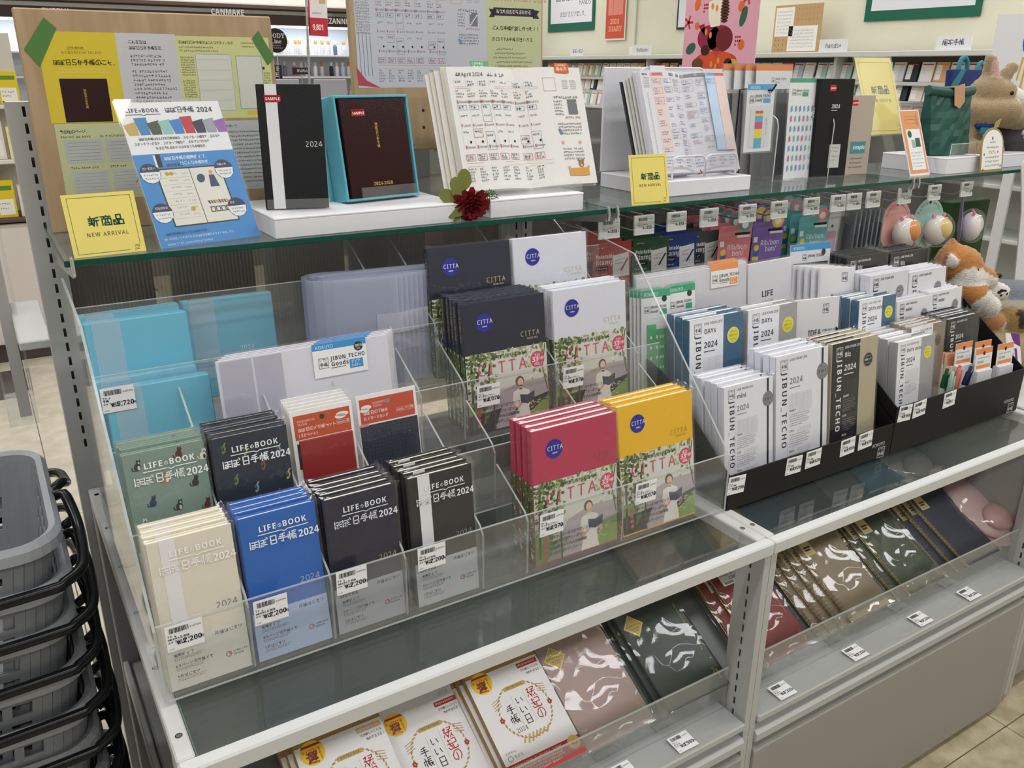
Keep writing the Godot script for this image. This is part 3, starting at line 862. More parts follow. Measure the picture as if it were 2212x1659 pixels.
func rack_goods() -> void:
	# front row: four slim diaries
	var c := put(weeks("ivory slim diary, front of its stack at the rack's left end", "e3dcca", "e9e7e6", "dedcd2", "8a8578", "f6f4ee"), tier(0, 0.0585, 8))
	stack(c, 4, 0.0135, "ivory slim diary from the front at the rack's left end", 0.6)
	c = put(weeks("bright blue slim diary, front of its stack", "1e62b8", "", "a9bede", "a8c0d8", "eef3fb"), tier(0, 0.162, 9))
	stack(c, 4, 0.0135, "bright blue slim diary from the front of its stack", 0.6)
	c = put(weeks("dark navy slim diary, front of its stack beside the blue one", "191a30", "", "a4a8b0", "a89a6a", "e6eaf2"), tier(0, 0.266, 6))
	stack(c, 5, 0.0135, "dark navy slim diary from the front of its stack", 0.6)
	c = put(weeks("black slim diary with white stripe, front of its stack", "23221f", "e6e6e8", "b6bac0", "8d8d8d", "eceef0"), tier(0, 0.380, 6))
	stack(c, 5, 0.0135, "black slim diary with white stripe from the front", 0.6)
	# second row
	c = put(weeks("sage green slim diary patterned with cats, front of its stack", "7d9488", "", "b7c2bc", "c9cfc6", "f2f6f3", "cats"), tier(1, 0.0575, 8, 0.004))
	stack(c, 4, 0.0135, "sage green cat diary from the front of its stack", 0.8)
	c = put(weeks("dark navy slim diary patterned with seahorses, front of its stack", "1d2836", "", "a7adb3", "8f9aa2", "eaf0f2", "seahorse"), tier(1, 0.160, 7))
	stack(c, 5, 0.013, "dark seahorse diary from the front of its stack", 0.8)
	memo_packs()
	cyan_boxes()
	cover_packs()
	# photo-jacket diaries
	c = put(citta("pink diary with photo jacket, front of its stack", "b93255", "9a5a58", "c07a6a"), tier(0, 0.600, 5))
	stack(c, 4, 0.0155, "pink photo-jacket diary from the front of its stack", 0.5)
	c = put(citta("yellow diary with photo jacket, front of its stack", "eab71c", "b98a1e", "b98a1e"), tier(0, 0.765, 9))
	stack(c, 3, 0.0155, "yellow photo-jacket diary from the front of its stack", 0.5)
	c = put(citta("navy diary with photo jacket, front of its stack in the middle row", "131c33", "c9b878", "b9a05e"), tier(2, 0.594, 7))
	stack(c, 5, 0.0145, "navy photo-jacket diary from the front of the middle row stack", 0.6)
	dup(c, "single navy diary with photo jacket in the back row", Vector3(0.584, 0.757 + 0.0713 * 3, 0.366), Vector3(-7, 0, 0))
	c = put(citta("white diary with photo jacket, front of its stack in the middle row", "d9dce6", "d8cfa6", "8d8a88"), tier(2, 0.762, 7))
	stack(c, 3, 0.0155, "white photo-jacket diary from the front of the middle row stack", 0.6)
	dup(c, "single white diary with photo jacket in the back row", Vector3(0.742, 0.757 + 0.0713 * 3, 0.366), Vector3(-7, 0, 0))
	# price tickets on the lips
	var tk := ["ivory", "bright blue", "dark navy", "black striped"]
	for i in 4:
		ticket("price ticket on the clear lip below the %s diaries" % tk[i], Vector3([0.0335, 0.1335, 0.2375, 0.3505][i], [0.818, 0.816, 0.822, 0.820][i], 0.6492), Vector3(0, 0, 0), "2,200", "weeks・本体", 41, 34)
	ticket("price ticket on the clear lip in front of the pink diaries", Vector3(0.5445, 0.812, 0.6492), Vector3.ZERO, "4,070", "チッタダイアリー", 41, 36)
	ticket("price ticket on the clear lip in front of the yellow diaries", Vector3(0.7215, 0.815, 0.6492), Vector3.ZERO, "4,070", "チッタダイアリー", 41, 36)
	ticket("price ticket on the clear lip in front of the middle navy diaries", Vector3(0.5465, 0.950, 0.4652), Vector3.ZERO, "4,070", "チッタダイアリー", 41, 36)
	ticket("price ticket on the clear lip in front of the middle white diaries", Vector3(0.710, 0.950, 0.4652), Vector3.ZERO, "4,070", "チッタダイアリー", 41, 36)
	ticket("price ticket peeking out above the front light-blue box", Vector3(0.031, 1.02, 0.381), Vector3.ZERO, "5,720", "手帳", 41, 34)

func memo_packs() -> void:
	var k := K.new(self, 88, 190)
	k.ink("f2f1ee").rect(0, 0, 88, 190)
	k.up().ink("c4502a").rect(4, 7, 80, 34)
	k.up().ink("3b2a20").oval(44, 14, 3.6, 3.6, 14)
	k.ink("f6ece6").oval(73, 16, 9, 3.4).oval(70, 19, 8, 3.2)
	k.ink("f6ece6").txt("HOBONICHI", 9, 17, 4, "sans", 0.3)
	k.txt("TECHO", 9, 21.5, 4, "sans", 0.3)
	k.jp("ほぼ日のメモ帳セット", 9, 25, 5.0, 0.12)
	k.jp("(3冊セット)", 9, 33, 4.2, 0.12)
	k.frame(64, 24, 18, 5.5, 0.3)
	k.txt("weeks", 65, 28.4, 4.2, "sans")
	k.jp("用", 78, 25, 3.6, 0.12)
	k.up().ink("231f3a").rect(5, 46, 4, 36)
	k.ink("8f1d1c").rect(8, 42, 76, 146)
	var o := thing("memo_set_pack", "white card pack with orange header and red memo book, front of its stack", "memo pack", Vector3.ZERO, Vector3.ZERO, "memo book packs")
	part(o, "card", G.new().cb(-0.044, 0.044, 0, 0.19, -0.003, 0, 0.0006), mat("efeae6", 0.5))
	part(o, "print", k, print_mat(0.45))
	part(o, "memo_book", G.new().cb(-0.036, 0.040, 0.002, 0.148, 0.0004, 0.004, 0.001), mat("96201d", 0.4))
	part(o, "film_wrap", G.new().bb(-0.047, 0.047, 0, 0.194, -0.0036, 0.0046), film())
	put(o, tier(1, 0.2665, 9, 0.028))
	for i in range(1, 5): dup(o, "%s white card memo pack, behind the one with red book" % ORD[i], o.position + Vector3(0, 0.0015 * i, -0.0085 * i))
	# writing board pack
	k = K.new(self, 92, 190)
	k.ink("f1f0ee").rect(0, 0, 92, 190)
	k.up().ink("c64a30").rect(4, 6, 84, 36)
	k.up().ink("f3e9e4").oval(14, 18, 8, 3.4).oval(11, 22, 7, 3)
	k.txt("HOBONICHI", 24, 15, 4, "sans", 0.3)
	k.txt("TECHO", 24, 19.5, 4, "sans", 0.3)
	k.ink("8a8580").oval(48, 14, 3.8, 3.8, 14)
	k.ink("f3e9e4").jp("ほぼ日の下敷き", 9, 24, 5.0, 0.12)
	k.jp("ネイビー×ピンク", 9, 32, 4.4, 0.12)
	k.frame(59, 27, 27, 5.5, 0.3)
	k.txt("weeks", 60, 31.4, 4.2, "sans")
	k.jp("サイズ用", 73, 28, 3.0, 0.12)
	var b := thing("writing_board_pack", "clear pack with orange header and navy grid writing board", "stationery pack", Vector3.ZERO, Vector3.ZERO)
	part(b, "card", G.new().cb(-0.046, 0.046, 0, 0.19, -0.002, 0, 0.0006), mat("efeeec", 0.5))
	part(b, "print", k, print_mat(0.45))
	part(b, "board", G.new().cb(-0.0445, 0.0445, 0.002, 0.146, 0.0004, 0.0016, 0.0006), mat("1f2535", 0.3))
	var gk := K.new(self, 89, 146, 0.0019)
	gk.ink("4a5266")
	for i in 16: gk.rect(4 + i * 5.4, 3, 0.22, 140)
	for i in 26: gk.rect(3, 4 + i * 5.4, 83, 0.22)
	gk.up().ink("d98aa0").rect(-1, -3, 14, 4)
	part(b, "grid_print", gk, print_mat(0.35))
	part(b, "film_wrap", G.new().bb(-0.05, 0.05, 0, 0.196, -0.0026, 0.003), pane("f4f6f8", 0.03, 0.05, "crinkle", 0.35, 6.0))
	put(b, tier(1, 0.366, 9, 0.036))

func cyan_boxes() -> void:
	var sky := mat("72b8cf", 0.45)
	var o := thing("diary_gift_box", "light-blue diary box, front of the pair in the third row", "box", Vector3.ZERO, Vector3.ZERO, "light-blue diary boxes")
	part(o, "box_body", G.new().cb(-0.0655, 0.0655, 0.001, 0.149, -0.033, -0.012, 0.0012), sky)
	part(o, "box_lid", G.new().cb(-0.067, 0.067, 0, 0.151, -0.024, 0, 0.0012), sky)
	var k := K.new(self, 134, 151)
	k.ink("e9f3f6")
	for i in 5: k.txt(str(2024 + i), 76, 84 + i * 9.0, 8.6, "serif", 0.6)
	part(o, "print", k, print_mat(0.5))
	part(o, "tape_strip", G.new().bb(-0.058, -0.022, 0.03, 0.1512, 0.0002, 0.0004).bb(-0.058, -0.022, 0.1511, 0.1513, -0.02, 0.0004), pane("d9eef5", 0.22, 0.2, "crinkle", 0.15, 6.0))
	put(o, tier(2, 0.083, 8, 0.06))
	dup(o, "light-blue diary box, rear of the pair in the third row", o.position + Vector3(-0.006, 0.003, -0.036), Vector3(-9, 1.5, 0.6))
	dup(o, "light-blue diary box, front of the left pair in the back row", Vector3(0.078, 0.757 + 0.0713 * 3, 0.316), Vector3(-7, 0, 0))
	dup(o, "light-blue diary box, rear of the left pair in the back row", Vector3(0.077, 0.757 + 0.0713 * 3 + 0.003, 0.279), Vector3(-7, 0, 0.6))
	dup(o, "light-blue diary box standing alone in the back row, right of the pair", Vector3(0.216, 0.757 + 0.0713 * 3, 0.262), Vector3(-8, 0, -0.4))

# folded vinyl covers: a leaf, a round fold on the left and a second leaf
func cover_packs() -> void:
	var frost := StandardMaterial3D.new()
	frost.albedo_color = Color("bcc3d8"); frost.albedo_color.a = 0.42
	frost.transparency = BaseMaterial3D.TRANSPARENCY_ALPHA
	frost.roughness = 0.32
	var y0 := 0.757 + 0.0713 * 3
	for i in 8:
		var o := thing("vinyl_cover", "%s frosted vinyl cover of the folded bundle, beside the blue boxes" % ["outermost", "second outermost", "third outermost", "fourth outermost", "fifth outermost", "sixth outermost", "seventh outermost", "innermost"][i], "vinyl cover", Vector3(0.30, y0, 0.30), Vector3(-3, -8, 0), "frosted vinyl covers")
		var g := G.new()
		var r := 0.040 - 0.0042 * i
		var xs := 0.016 + 0.004 * i + r
		var front := 0.155 + 0.0095 * i
		var path := [Vector2(front, r)]
		path.append(Vector2(xs + 0.05, r * 1.0))
		for k in 9:
			var a := PI / 2 + PI * k / 8.0
			path.append(Vector2(xs + r * 0.62 * cos(a) * 1.6, r * sin(a)))
		path.append(Vector2(xs + 0.05, -r * 0.9)); path.append(Vector2(0.235 - 0.003 * i, -r * 0.7 - 0.012))
		var h := 0.176 - 0.001 * (i % 3)
		for k in path.size() - 1:
			var a: Vector2 = path[k]; var b: Vector2 = path[k + 1]
			var q := (b - a).normalized().orthogonal() * 0.0005
			g.quad(Vector3(b.x + q.x, 0, b.y + q.y), Vector3(a.x + q.x, 0, a.y + q.y), Vector3(a.x + q.x, h, a.y + q.y), Vector3(b.x + q.x, h, b.y + q.y))
			g.quad(Vector3(a.x - q.x, 0, a.y - q.y), Vector3(b.x - q.x, 0, b.y - q.y), Vector3(b.x - q.x, h, b.y - q.y), Vector3(a.x - q.x, h, a.y - q.y))
			g.quad(Vector3(a.x + q.x, h, a.y + q.y), Vector3(a.x - q.x, h, a.y - q.y), Vector3(b.x - q.x, h, b.y - q.y), Vector3(b.x + q.x, h, b.y + q.y))
		part(o, "sheet", g, frost)
		part(o, "pen_loop", G.new().bb(front - 0.036, front + 0.006, 0.085, 0.117, r + 0.0008, r + 0.0018), pane("d4d8e6", 0.4, 0.2))
	# flat clear cover packs with a blue header card
	var k := K.new(self, 82, 50)
	k.ink("f4f4f4").rect(0, 0, 82, 50)
	k.up().ink("2f95d4").rect(0, 0, 82, 10)
	k.up().ink("e8f2f8").txt("KOKUYO", 5, 8, 6.4, "sans", 0.4)
	k.ink("17181a").oval(70, 12, 7, 7, 20)
	goods_mark(k, 8, 20, "2f95d4", "クリア", "カバー")
	k.up().ink("f0f0f0").txt("mini", 64.4, 12.6, 6, "sansb")
	k.jp("専用", 67, 14, 2.6, 0.12)
	var p := thing("clear_cover_pack", "white clear-cover pack with blue header card, front of its row", "cover pack", Vector3.ZERO, Vector3.ZERO, "clear cover packs in the clear rack")
	part(p, "sheet", G.new().cb(-0.126, 0.126, 0, 0.176, -0.0025, 0, 0.0006), mat("dcdbe4", 0.3, 0, "crinkle", 0.1, 4.0))
	part(p, "flap", G.new().bb(-0.075, -0.036, 0.002, 0.174, 0.0003, 0.0008).bb(-0.122, -0.078, 0.002, 0.174, 0.0003, 0.0007), pane("cfcfdf", 0.3, 0.15, "crinkle", 0.1, 4.0))
	var hc := part(p, "header_card", G.new().bb(0.008, 0.090, 0.128, 0.178, 0.0012, 0.0016), mat("f3f3f3", 0.4))
	var kp := part(hc, "print", k, print_mat(0.4))
	kp.position = Vector3(0.049, 0.128, 0.0016)
	part(p, "film_wrap", G.new().bb(-0.1275, 0.1275, 0, 0.179, -0.003, 0.0022), pane("f4f6f8", 0.03, 0.06, "crinkle", 0.25, 4.0))
	put(p, tier(2, 0.280, 8, 0.028))
	for i in range(1, 4): dup(p, "%s white clear-cover pack behind the one with blue header" % ORD[i], p.position + Vector3(0.006 * i, 0, -0.007 * i))

# small square emblem and name of the planner goods
func emblem(k: K, x: float, y: float, s: float, c) -> void:
	k.ink(c).frame(x, y, s, s * 1.05, s * 0.05)
	k.jp("ジブン", x + s * 0.07, y + s * 0.08, s * 0.27, 0.13, 0.08)
	k.jp("手帳", x + s * 0.07, y + s * 0.48, s * 0.41, 0.12, 0.06)

func goods_mark(k: K, x: float, y: float, c: String, a: String, b: String) -> void:
	k.up()
	emblem(k, x, y + 2, 14, "26282c")
	k.txt("JIBUN_TECHO", x + 18, y + 7, 8.2, "sansb", 0.5, 0, 0.9)
	k.txt("Goods", x + 18, y + 15.6, 8.6, "sansb", 0.3)
	k.line([Vector2(x + 18, y + 18), Vector2(x + 40, y + 18)], 0.9)
	k.ink(c).rect(x + 46, y + 10, 21, 13)
	k.up().ink("f3f6f6").jp(a, x + 49, y + 11.4, 4.4, 0.13)
	k.jp(b, x + 49, y + 17, 4.4, 0.13)

# ---------------------------------------------------------------- things on the glass shelf
const GL := 1.2098

func riser(label: String, x0: float, x1: float, z0: float, z1: float, h: float) -> Node3D:
	var t := thing("white_riser", label, "display riser", Vector3((x0 + x1) / 2, GL, (z0 + z1) / 2), Vector3.ZERO, "white display risers")
	var a := (x1 - x0) / 2; var b := (z1 - z0) / 2
	part(t, "top_board", G.new().cb(-a, a, h - 0.004, h, -b, b, 0.0012), mat("ececef", 0.4))
	part(t, "skirt", G.new().cb(-a + 0.0006, a - 0.0006, 0, h - 0.004, -b + 0.0006, b - 0.0006, 0.001), mat("e2e2e6", 0.45))
	return t

func arrival_card(label: String, w: float, h: float, at: Vector3, turn: Vector3) -> Node3D:
	var t := thing("new_arrival_card", label, "sign card", at, turn, "yellow new arrival cards")
	part(t, "card", G.new().bb(-w / 2000, w / 2000, 0, h / 1000, -0.0008, 0), mat("e9d875", 0.5))
	var k := K.new(self, w, h)
	var s := w / 92.0
	k.ink("4a4a30").line([Vector2(86 * s, h * 0.86), Vector2(86 * s, h * 0.06), Vector2(6 * s, h * 0.06), Vector2(6 * s, h * 0.955), Vector2(72 * s, h * 0.955)], 0.5 * s)
	k.line([Vector2(86 * s, h * 0.86), Vector2(83 * s, h * 0.9), Vector2(79 * s, h * 0.91), Vector2(80 * s, h * 0.88), Vector2(85 * s, h * 0.9), Vector2(82 * s, h * 0.95), Vector2(78 * s, h * 0.965), Vector2(79 * s, h * 0.935), Vector2(84 * s, h * 0.955)], 0.4 * s)
	var v := h * 0.37
	k.ink("1d5240").jp("新商品", 27 * s, v, 13.5 * s, 0.13, 0.16)
	var wd := k.txt("NEW ARRIVAL", 200, 0, 0.001)
	k.ink("2c3a30").txt("NEW ARRIVAL", 21 * s, v + 27 * s, 7.2 * s, "sans", 0.9 * s)
	part(t, "print", k, print_mat(0.5))
	return t

func clear_foot(t: Node3D, w: float, h: float, d := 0.04) -> void:
	var a := w / 2
	part(t, "clear_stand", G.new().bb(-a, a, 0, h, -0.0034, -0.001).bb(-a, a, 0, 0.002, -d, -0.0034).bb(-a, a, 0, 0.014, 0.004, 0.006).bb(-a, a, 0, 0.002, -0.001, 0.006), pane("dfe5e3", 0.05, 0.04))
	part(t, "stand_edge", G.new().bb(-a, a, 0.014, 0.0147, 0.004, 0.006).bb(-a, -a + 0.0006, 0, h, -0.0034, -0.001).bb(a - 0.0006, a, 0, h, -0.0034, -0.001), pane("e8ecea", 0.6, 0.3))

func top_goods() -> void:
	wooden_boards()
	arrival_card("large yellow arrival card before the left wooden board", 91, 83, Vector3(0.0605, GL, 0.2885), Vector3(-18, 5, 0))
	arrival_card("yellow arrival card before the white planner stand", 85, 92, Vector3(0.9985, GL, 0.3005), Vector3(-13, -6, 0))
	var y3 := arrival_card("tall yellow arrival card in a clear stand, beyond the black notebook", 150, 208, Vector3(2.03, GL + 0.08, 0.055), Vector3(-23, 0, 0))
	part(y3, "clear_sleeve", G.new().bb(-0.078, 0.078, -0.004, 0.213, 0.001, 0.003).bb(-0.078, 0.078, -0.004, 0.213, -0.004, -0.002).bb(-0.02, 0.02, -0.085, 0.0, -0.0035, -0.0015), pane("eef2f0", 0.05, 0.03))
	blue_poster()
	riser("long white riser under the black notebook and blue box", 0.284, 0.597, 0.10, 0.293, 0.031)
	riser("short white riser under the open handwritten diary", 0.653, 0.848, 0.12, 0.291, 0.031)
	riser("white riser under the green paper bag", 1.957, 2.100, 0.10, 0.283, 0.039)
	riser("white riser under the dark grey plush toy", 2.12, 2.55, 0.06, 0.262, 0.034)
	sample_books()
	flower()
	open_diary()
	planner_stand()
	right_cluster()

func wooden_boards() -> void:
	var wood := tinted("soft", "a58a67", "b79d7b", Vector3(6, 0.9, 6), 0.55)
	# left board
	var t := thing("wooden_board", "wooden board with yellow diary posters, left end of the glass shelf", "notice board", Vector3(0.190, GL, 0.082), Vector3(-1.5, 0, 0), "wooden notice boards")
	part(t, "board", G.new().cb(-0.182, 0.182, 0, 0.315, -0.012, 0, 0.002), wood)
	var k := K.new(self, 364, 315)
	k.ink("d9c23e").rect(24, 30, 104, 126)
	k.ink("c9c9cc").rect(128, 30, 85, 126)
	k.ink("cfcf92").rect(213, 32, 144, 122)
	k.ink("c4c79a").rect(27, 157, 122, 112)
	k.ink("bfc1c0").rect(149, 158, 206, 110)
	k.up()
	k.ink("3c3418")
	life_title(k, 61, 53, 0.4, "4a4118")
	k.txt("HOBONICHI TECHO", 53, 60, 5, "sans", 0.6)
	k.ink("2e2a16").jp("ほぼ日5年手帳のこと。", 40, 68, 7.6, 0.13, 0.05)
	k.ink("e9dc86").fine(46, 80, 62, 2, 3).fine(42, 84, 72, 2, 4)
	k.ink("34201e").rect(44, 94, 64, 61)
	k.up().ink("c8a24a").jp("ほぼ日5年手帳", 74, 108, 3.6, 0.13, 0.1, true)
	k.ink("3a3a40").jp("こんにちは。", 145, 40, 4.8, 0.13)
	k.jp("ほぼ日5年手帳です。", 145, 48, 4.8, 0.13)
	for i in 3: k.fine(145, 60 + i * 6, [44, 48, 46][i], 3.6, i + 20)
	for i in 11: k.fine(145, 82 + i * 6.2, [50, 54, 56, 44, 62, 46, 54, 50, 48, 60, 36][i], 3.6, i + 30)
	k.ink("55532e").jp("「ほぼ日5年手帳」はこんなデザインです。", 217, 39, 4.3, 0.12, 0.02)
	k.fine(217, 47, 52, 2.6, 8).fine(217, 52, 60, 2.6, 9).fine(312, 40, 40, 2.4, 10).fine(312, 45, 38, 2.4, 11)
	k.ink("d3d4c8").rect(240, 58, 54, 84).rect(302, 60, 40, 80)
	k.up().ink("8f97a4").frame(240, 58, 54, 84, 0.5)
	k.ink("5f86b4").frame(302, 60, 40, 80, 0.7).ring(231, 128, 9, 11, 0.5)
	for i in 5: k.ink("9a9a90").rect(243, 66 + i * 15, 48, 0.4)
	for i in 8:
		k.ink("5a583a").fine(217, 62 + i * 3.6, 20, 2.2, i + 50).fine(217, 96 + i * 3.4, 18, 2.2, i + 60).fine(344, 84 + i * 4, 11, 2.4, i + 70)
	k.ink("d9c23e").rect(312, 143, 38, 6)
	k.ink("2c2c28").rect(343, 76, 3.4, 4)
	k.ink("4b4d38").jp("その他のページ。", 33, 166, 4.8, 0.13, 0.04)
	k.fine(33, 174, 40, 3, 81).fine(86, 174, 50, 3, 82).fine(40, 219, 38, 3, 83).fine(94, 219, 24, 3, 84)
	k.ink("b9bcb8").rect(36, 180, 52, 34).rect(92, 180, 50, 34).rect(40, 225, 50, 34).rect(96, 225, 46, 34)
	k.up().ink("8e918f")
	for i in 6:
		k.rect(40, 184 + i * 5, 44, 0.5).rect(96, 184 + i * 5, 42, 0.4).rect(44, 229 + i * 5, 42, 0.4).rect(100, 229 + i * 5, 38, 0.4)
	k.ink("9d3a4c").line([Vector2(128, 246), Vector2(133, 238), Vector2(137, 242), Vector2(133, 246), Vector2(140, 239), Vector2(147, 237)], 1.2)
	k.ink("5a5c5e")
	for i in 14: k.fine(156, 164 + i * 7.2, 60, 3.4, i + 90)
	k.jp("「ほぼ日」について。", 250, 164, 4.4, 0.12)
	for i in 13: k.fine(250, 174 + i * 6.6, 92, 2.8, i + 120)
	part(t, "posters", k, print_mat(0.35))
	var g: K
	for q in [[Vector2(6, 55), Vector2(38, 12), Vector2(52, 26), Vector2(22, 78)], [Vector2(330, 34), Vector2(342, 22), Vector2(364, 62), Vector2(352, 74)], [Vector2(24, 262), Vector2(36, 272), Vector2(36, 290), Vector2(20, 276)]]:
		g = K.new(self, 364, 315, 0.0009)
		g.ink("557f45").poly(q)
		part(t, "green_tape", g, print_mat(0.6))
	# right board hangs a little above the glass on a clear easel
	t = thing("wooden_board", "wooden board with handwritten weekly sheet, behind the open diary", "notice board", Vector3(0.7165, 1.305, 0.052), Vector3(-1.5, 0, 0), "wooden notice boards")
	part(t, "board", G.new().cb(-0.2, 0.2, 0, 0.32, -0.012, 0, 0.002), wood)
	var hk := K.new(self, 400, 320, 0.0002)
	hk.ink("3b3026")
	for i in 2: hk.oval(134, 250 + i * 30, 3, 3, 10)
	hk.oval(30, 250, 3, 3, 10)
	part(t, "peg_hole", hk, print_mat(0.8))
	k = K.new(self, 400, 320)
	k.ink("c4c6ce").rect(10, 0, 262, 210)
	k.ink("c3c99e").rect(272, 6, 124, 200)
	k.up().ink("2c2f78").txt("5", 22, 37, 40, "serifb")
	k.ink("50505a")
	for i in 17: k.fine(12, 48 + i * 4.4, 26, 2.8, i + 200)
	for i in 4: k.fine(14 + i * 7, 120, 3.5, 3, 220 + i).line([Vector2(15.5 + i * 7, 124), Vector2(16.5 + i * 7, 190)], 0.8)
	weekly(k, 50, 36, 212, 168)
	k.ink("c4716a").txt("CITTA DIARY 2024", 289, 57, 12, "serif", 0.8)
	k.ink("3a3440").rect(288, 69, 90, 14).poly([Vector2(278, 72), Vector2(290, 72), Vector2(290, 86), Vector2(278, 86), Vector2(283, 79)]).poly([Vector2(376, 70), Vector2(391, 72), Vector2(386, 79), Vector2(391, 86), Vector2(376, 86)])
	k.up().ink("e6e8d8").jp("あなたの未来を予約する", 294, 72.5, 6.6, 0.12, 0.08)
	k.ink("2e3226").jp("こんな手帳が欲しかった!!", 286, 101, 7.4, 0.13, 0.1)
	k.jp("「CITTA手帳の使い方」", 284, 121, 6.6, 0.11, 0.2)
	k.ink("5a5f48")
	for i in 9: k.fine(294 - (i % 3) * 4, 140 + i * 7.6, [36, 66, 74, 80, 76, 74, 50, 84, 66][i], 3.2, 300 + i)
	k.ink("b64e5c").poly([Vector2(-1, 6), Vector2(14, -1), Vector2(22, -1), Vector2(8, 18)]).poly([Vector2(372, -1), Vector2(402, -1), Vector2(402, 36), Vector2(392, 24)]).poly([Vector2(8, 176), Vector2(26, 198), Vector2(52, 210), Vector2(10, 206)])
	part(t, "posters", k, print_mat(0.4))
	part(t, "easel", G.new().bb(-0.12, -0.117, -0.095, 0.08, -0.05, -0.016).bb(0.117, 0.12, -0.095, 0.08, -0.05, -0.016), pane("e2e8e6", 0.08, 0.04))

# a handwritten week: columns of boxes, rules and pen strokes
func weekly(k: K, x: float, y: float, w: float, h: float) -> void:
	var r := RandomNumberGenerator.new()
	r.seed = int(w)
	k.ink("3a3c48").txt("4", x + w * 0.02, y + h * 0.045, h * 0.045, "sans")
	k.jp("月", x + w * 0.04, y + h * 0.015, h * 0.03, 0.12)
	k.txt("April 2024", x + w * 0.065, y + h * 0.045, h * 0.045, "sans")
	k.ink("4a5a78").fine(x + w * 0.26, y + h * 0.015, w * 0.14, h * 0.03, 7)
	k.ink("9c9ea8").rect(x, y + h * 0.075, w * 0.44, 0.35).rect(x, y + h * 0.135, w * 0.66, 0.35)
	for i in 8:
		var cx := x + (w * 0.088) * i + (w * 0.03 if i > 4 else 0.0)
		if i == 7: continue
		k.ink("9c9ea8").rect(cx, y + h * 0.075, 0.3, h * 0.06)
		k.ink("4c5468").fine(cx + w * 0.01, y + h * 0.085, w * 0.05, h * 0.018, i + 3)
		if i in [1, 2, 5, 6]: k.ink("3c4c8c").fine(cx + w * 0.01, y + h * 0.11, w * 0.055, h * 0.022, i + 13)
		k.ink("b5485a").fine(cx, y + h * 0.165, w * 0.03, h * 0.016, i + 23)
		k.ink("45464e").fine(cx, y + h * 0.19, w * 0.06, h * 0.016, i + 33).fine(cx, y + h * 0.215, w * 0.055, h * 0.016, i + 43)
		k.ink("c86a6a").rect(cx, y + h * 0.255, w * 0.01, h * 0.03)
		k.ink("4a4a52").txt("Breakfast" if i < 6 else "Brunch", cx + w * 0.014, y + h * 0.28, h * 0.028, "sans")
		k.ink("b9bac4").rect(cx, y + h * 0.24, 0.3, h * 0.44)
		k.ink("5b6fae").frame(cx, y + h * 0.3, w * 0.066, h * (0.15 if i == 2 else 0.04), 0.5)
		k.ink("30323c").fine(cx + w * 0.008, y + h * 0.307, w * 0.05, h * 0.024, i + 53)
		k.ink("4a4a52").fine(cx + w * 0.01, y + h * 0.385, w * 0.05, h * 0.016, i + 63)
		k.ink("c86a6a").rect(cx + w * 0.005, y + h * 0.465, w * 0.008, h * 0.022)
		k.ink("4a4a52").txt("Lunch", cx + w * 0.02, y + h * 0.487, h * 0.026, "sans")
		if i in [1, 5]:
			k.ink("b5485a").frame(cx, y + h * (0.51 if i == 1 else 0.57), w * 0.066, h * 0.075, 0.6)
			k.ink("30323c").fine(cx + w * 0.008, y + h * (0.525 if i == 1 else 0.585), w * 0.05, h * 0.022, i + 73)
		elif i in [2, 6]:
			k.ink("5b6fae").frame(cx, y + h * 0.54, w * 0.066, h * 0.16, 0.5)
			k.ink("30323c").fine(cx + w * 0.006, y + h * 0.56, w * 0.05, h * 0.02, i + 83)
		else: k.ink("4a4a52").fine(cx + w * 0.008, y + h * 0.53, w * 0.05, h * 0.018, i + 93)
		k.ink("2a2c36").oval(cx + w * 0.055, y + h * 0.625, w * 0.008, h * 0.012, 8)
		k.ink("c86a6a").rect(cx + w * 0.01, y + h * 0.655, w * 0.01, h * 0.03)
		k.ink("4a4a52").txt("Dinner", cx + w * 0.024, y + h * 0.68, h * 0.026, "sans")
		k.ink("b5485a").frame(cx, y + h * 0.735, w * 0.068, h * 0.055, 0.6)
		k.ink("30323c").fine(cx + w * 0.008, y + h * 0.742, w * 0.05, h * 0.02, i + 103).fine(cx + w * 0.008, y + h * 0.766, w * 0.05, h * 0.018, i + 113)
		for j in 5: k.ink("45464e").fine(cx, y + h * (0.855 + 0.026 * j), w * r.randf_range(0.03, 0.065), h * 0.017, i * 9 + j + 200)
	k.ink("c86a78").rect(x, y + h * 0.15, w * 0.66, 0.4).rect(x, y + h * 0.81, w * 0.68, 0.4)
	k.ink("d9b45a").rect(x, y + h * 0.84, w * 0.68, 0.5)
	var nx := x + w * 0.73
	k.ink("6a6c78").fine(nx + w * 0.13, y + h * 0.08, w * 0.05, h * 0.014, 5).fine(nx + w * 0.2, y + h * 0.08, w * 0.05, h * 0.014, 6)
	for j in 4: k.fine(nx + w * 0.13, y + h * (0.1 + 0.018 * j), w * 0.05, h * 0.01, j + 7).fine(nx + w * 0.2, y + h * (0.1 + 0.018 * j), w * 0.05, h * 0.01, j + 17)
	k.ink("c86a78").frame(nx - w * 0.03, y + h * 0.06, w * 0.1, h * 0.12, 0.5)
	k.ink("45464e").fine(nx + w * 0.04, y + h * 0.23, w * 0.2, h * 0.024, 31)
	for j in 5: k.fine(nx + w * 0.03, y + h * (0.27 + 0.03 * j), w * 0.07, h * 0.018, j + 32)
	k.ink("787a82").rect(nx + w * 0.15, y + h * 0.26, w * 0.08, h * 0.14)
	k.up()
	k.ink("eceef0")
	for j in 7: k.rect(nx + w * (0.155 + 0.012 * (j * 5 % 6)), y + h * (0.265 + 0.0185 * j), w * 0.011, h * 0.016)
	k.ink("b5485a").fine(nx + w * 0.11, y + h * 0.42, w * 0.14, h * 0.02, 44)
	k.ink("45464e")
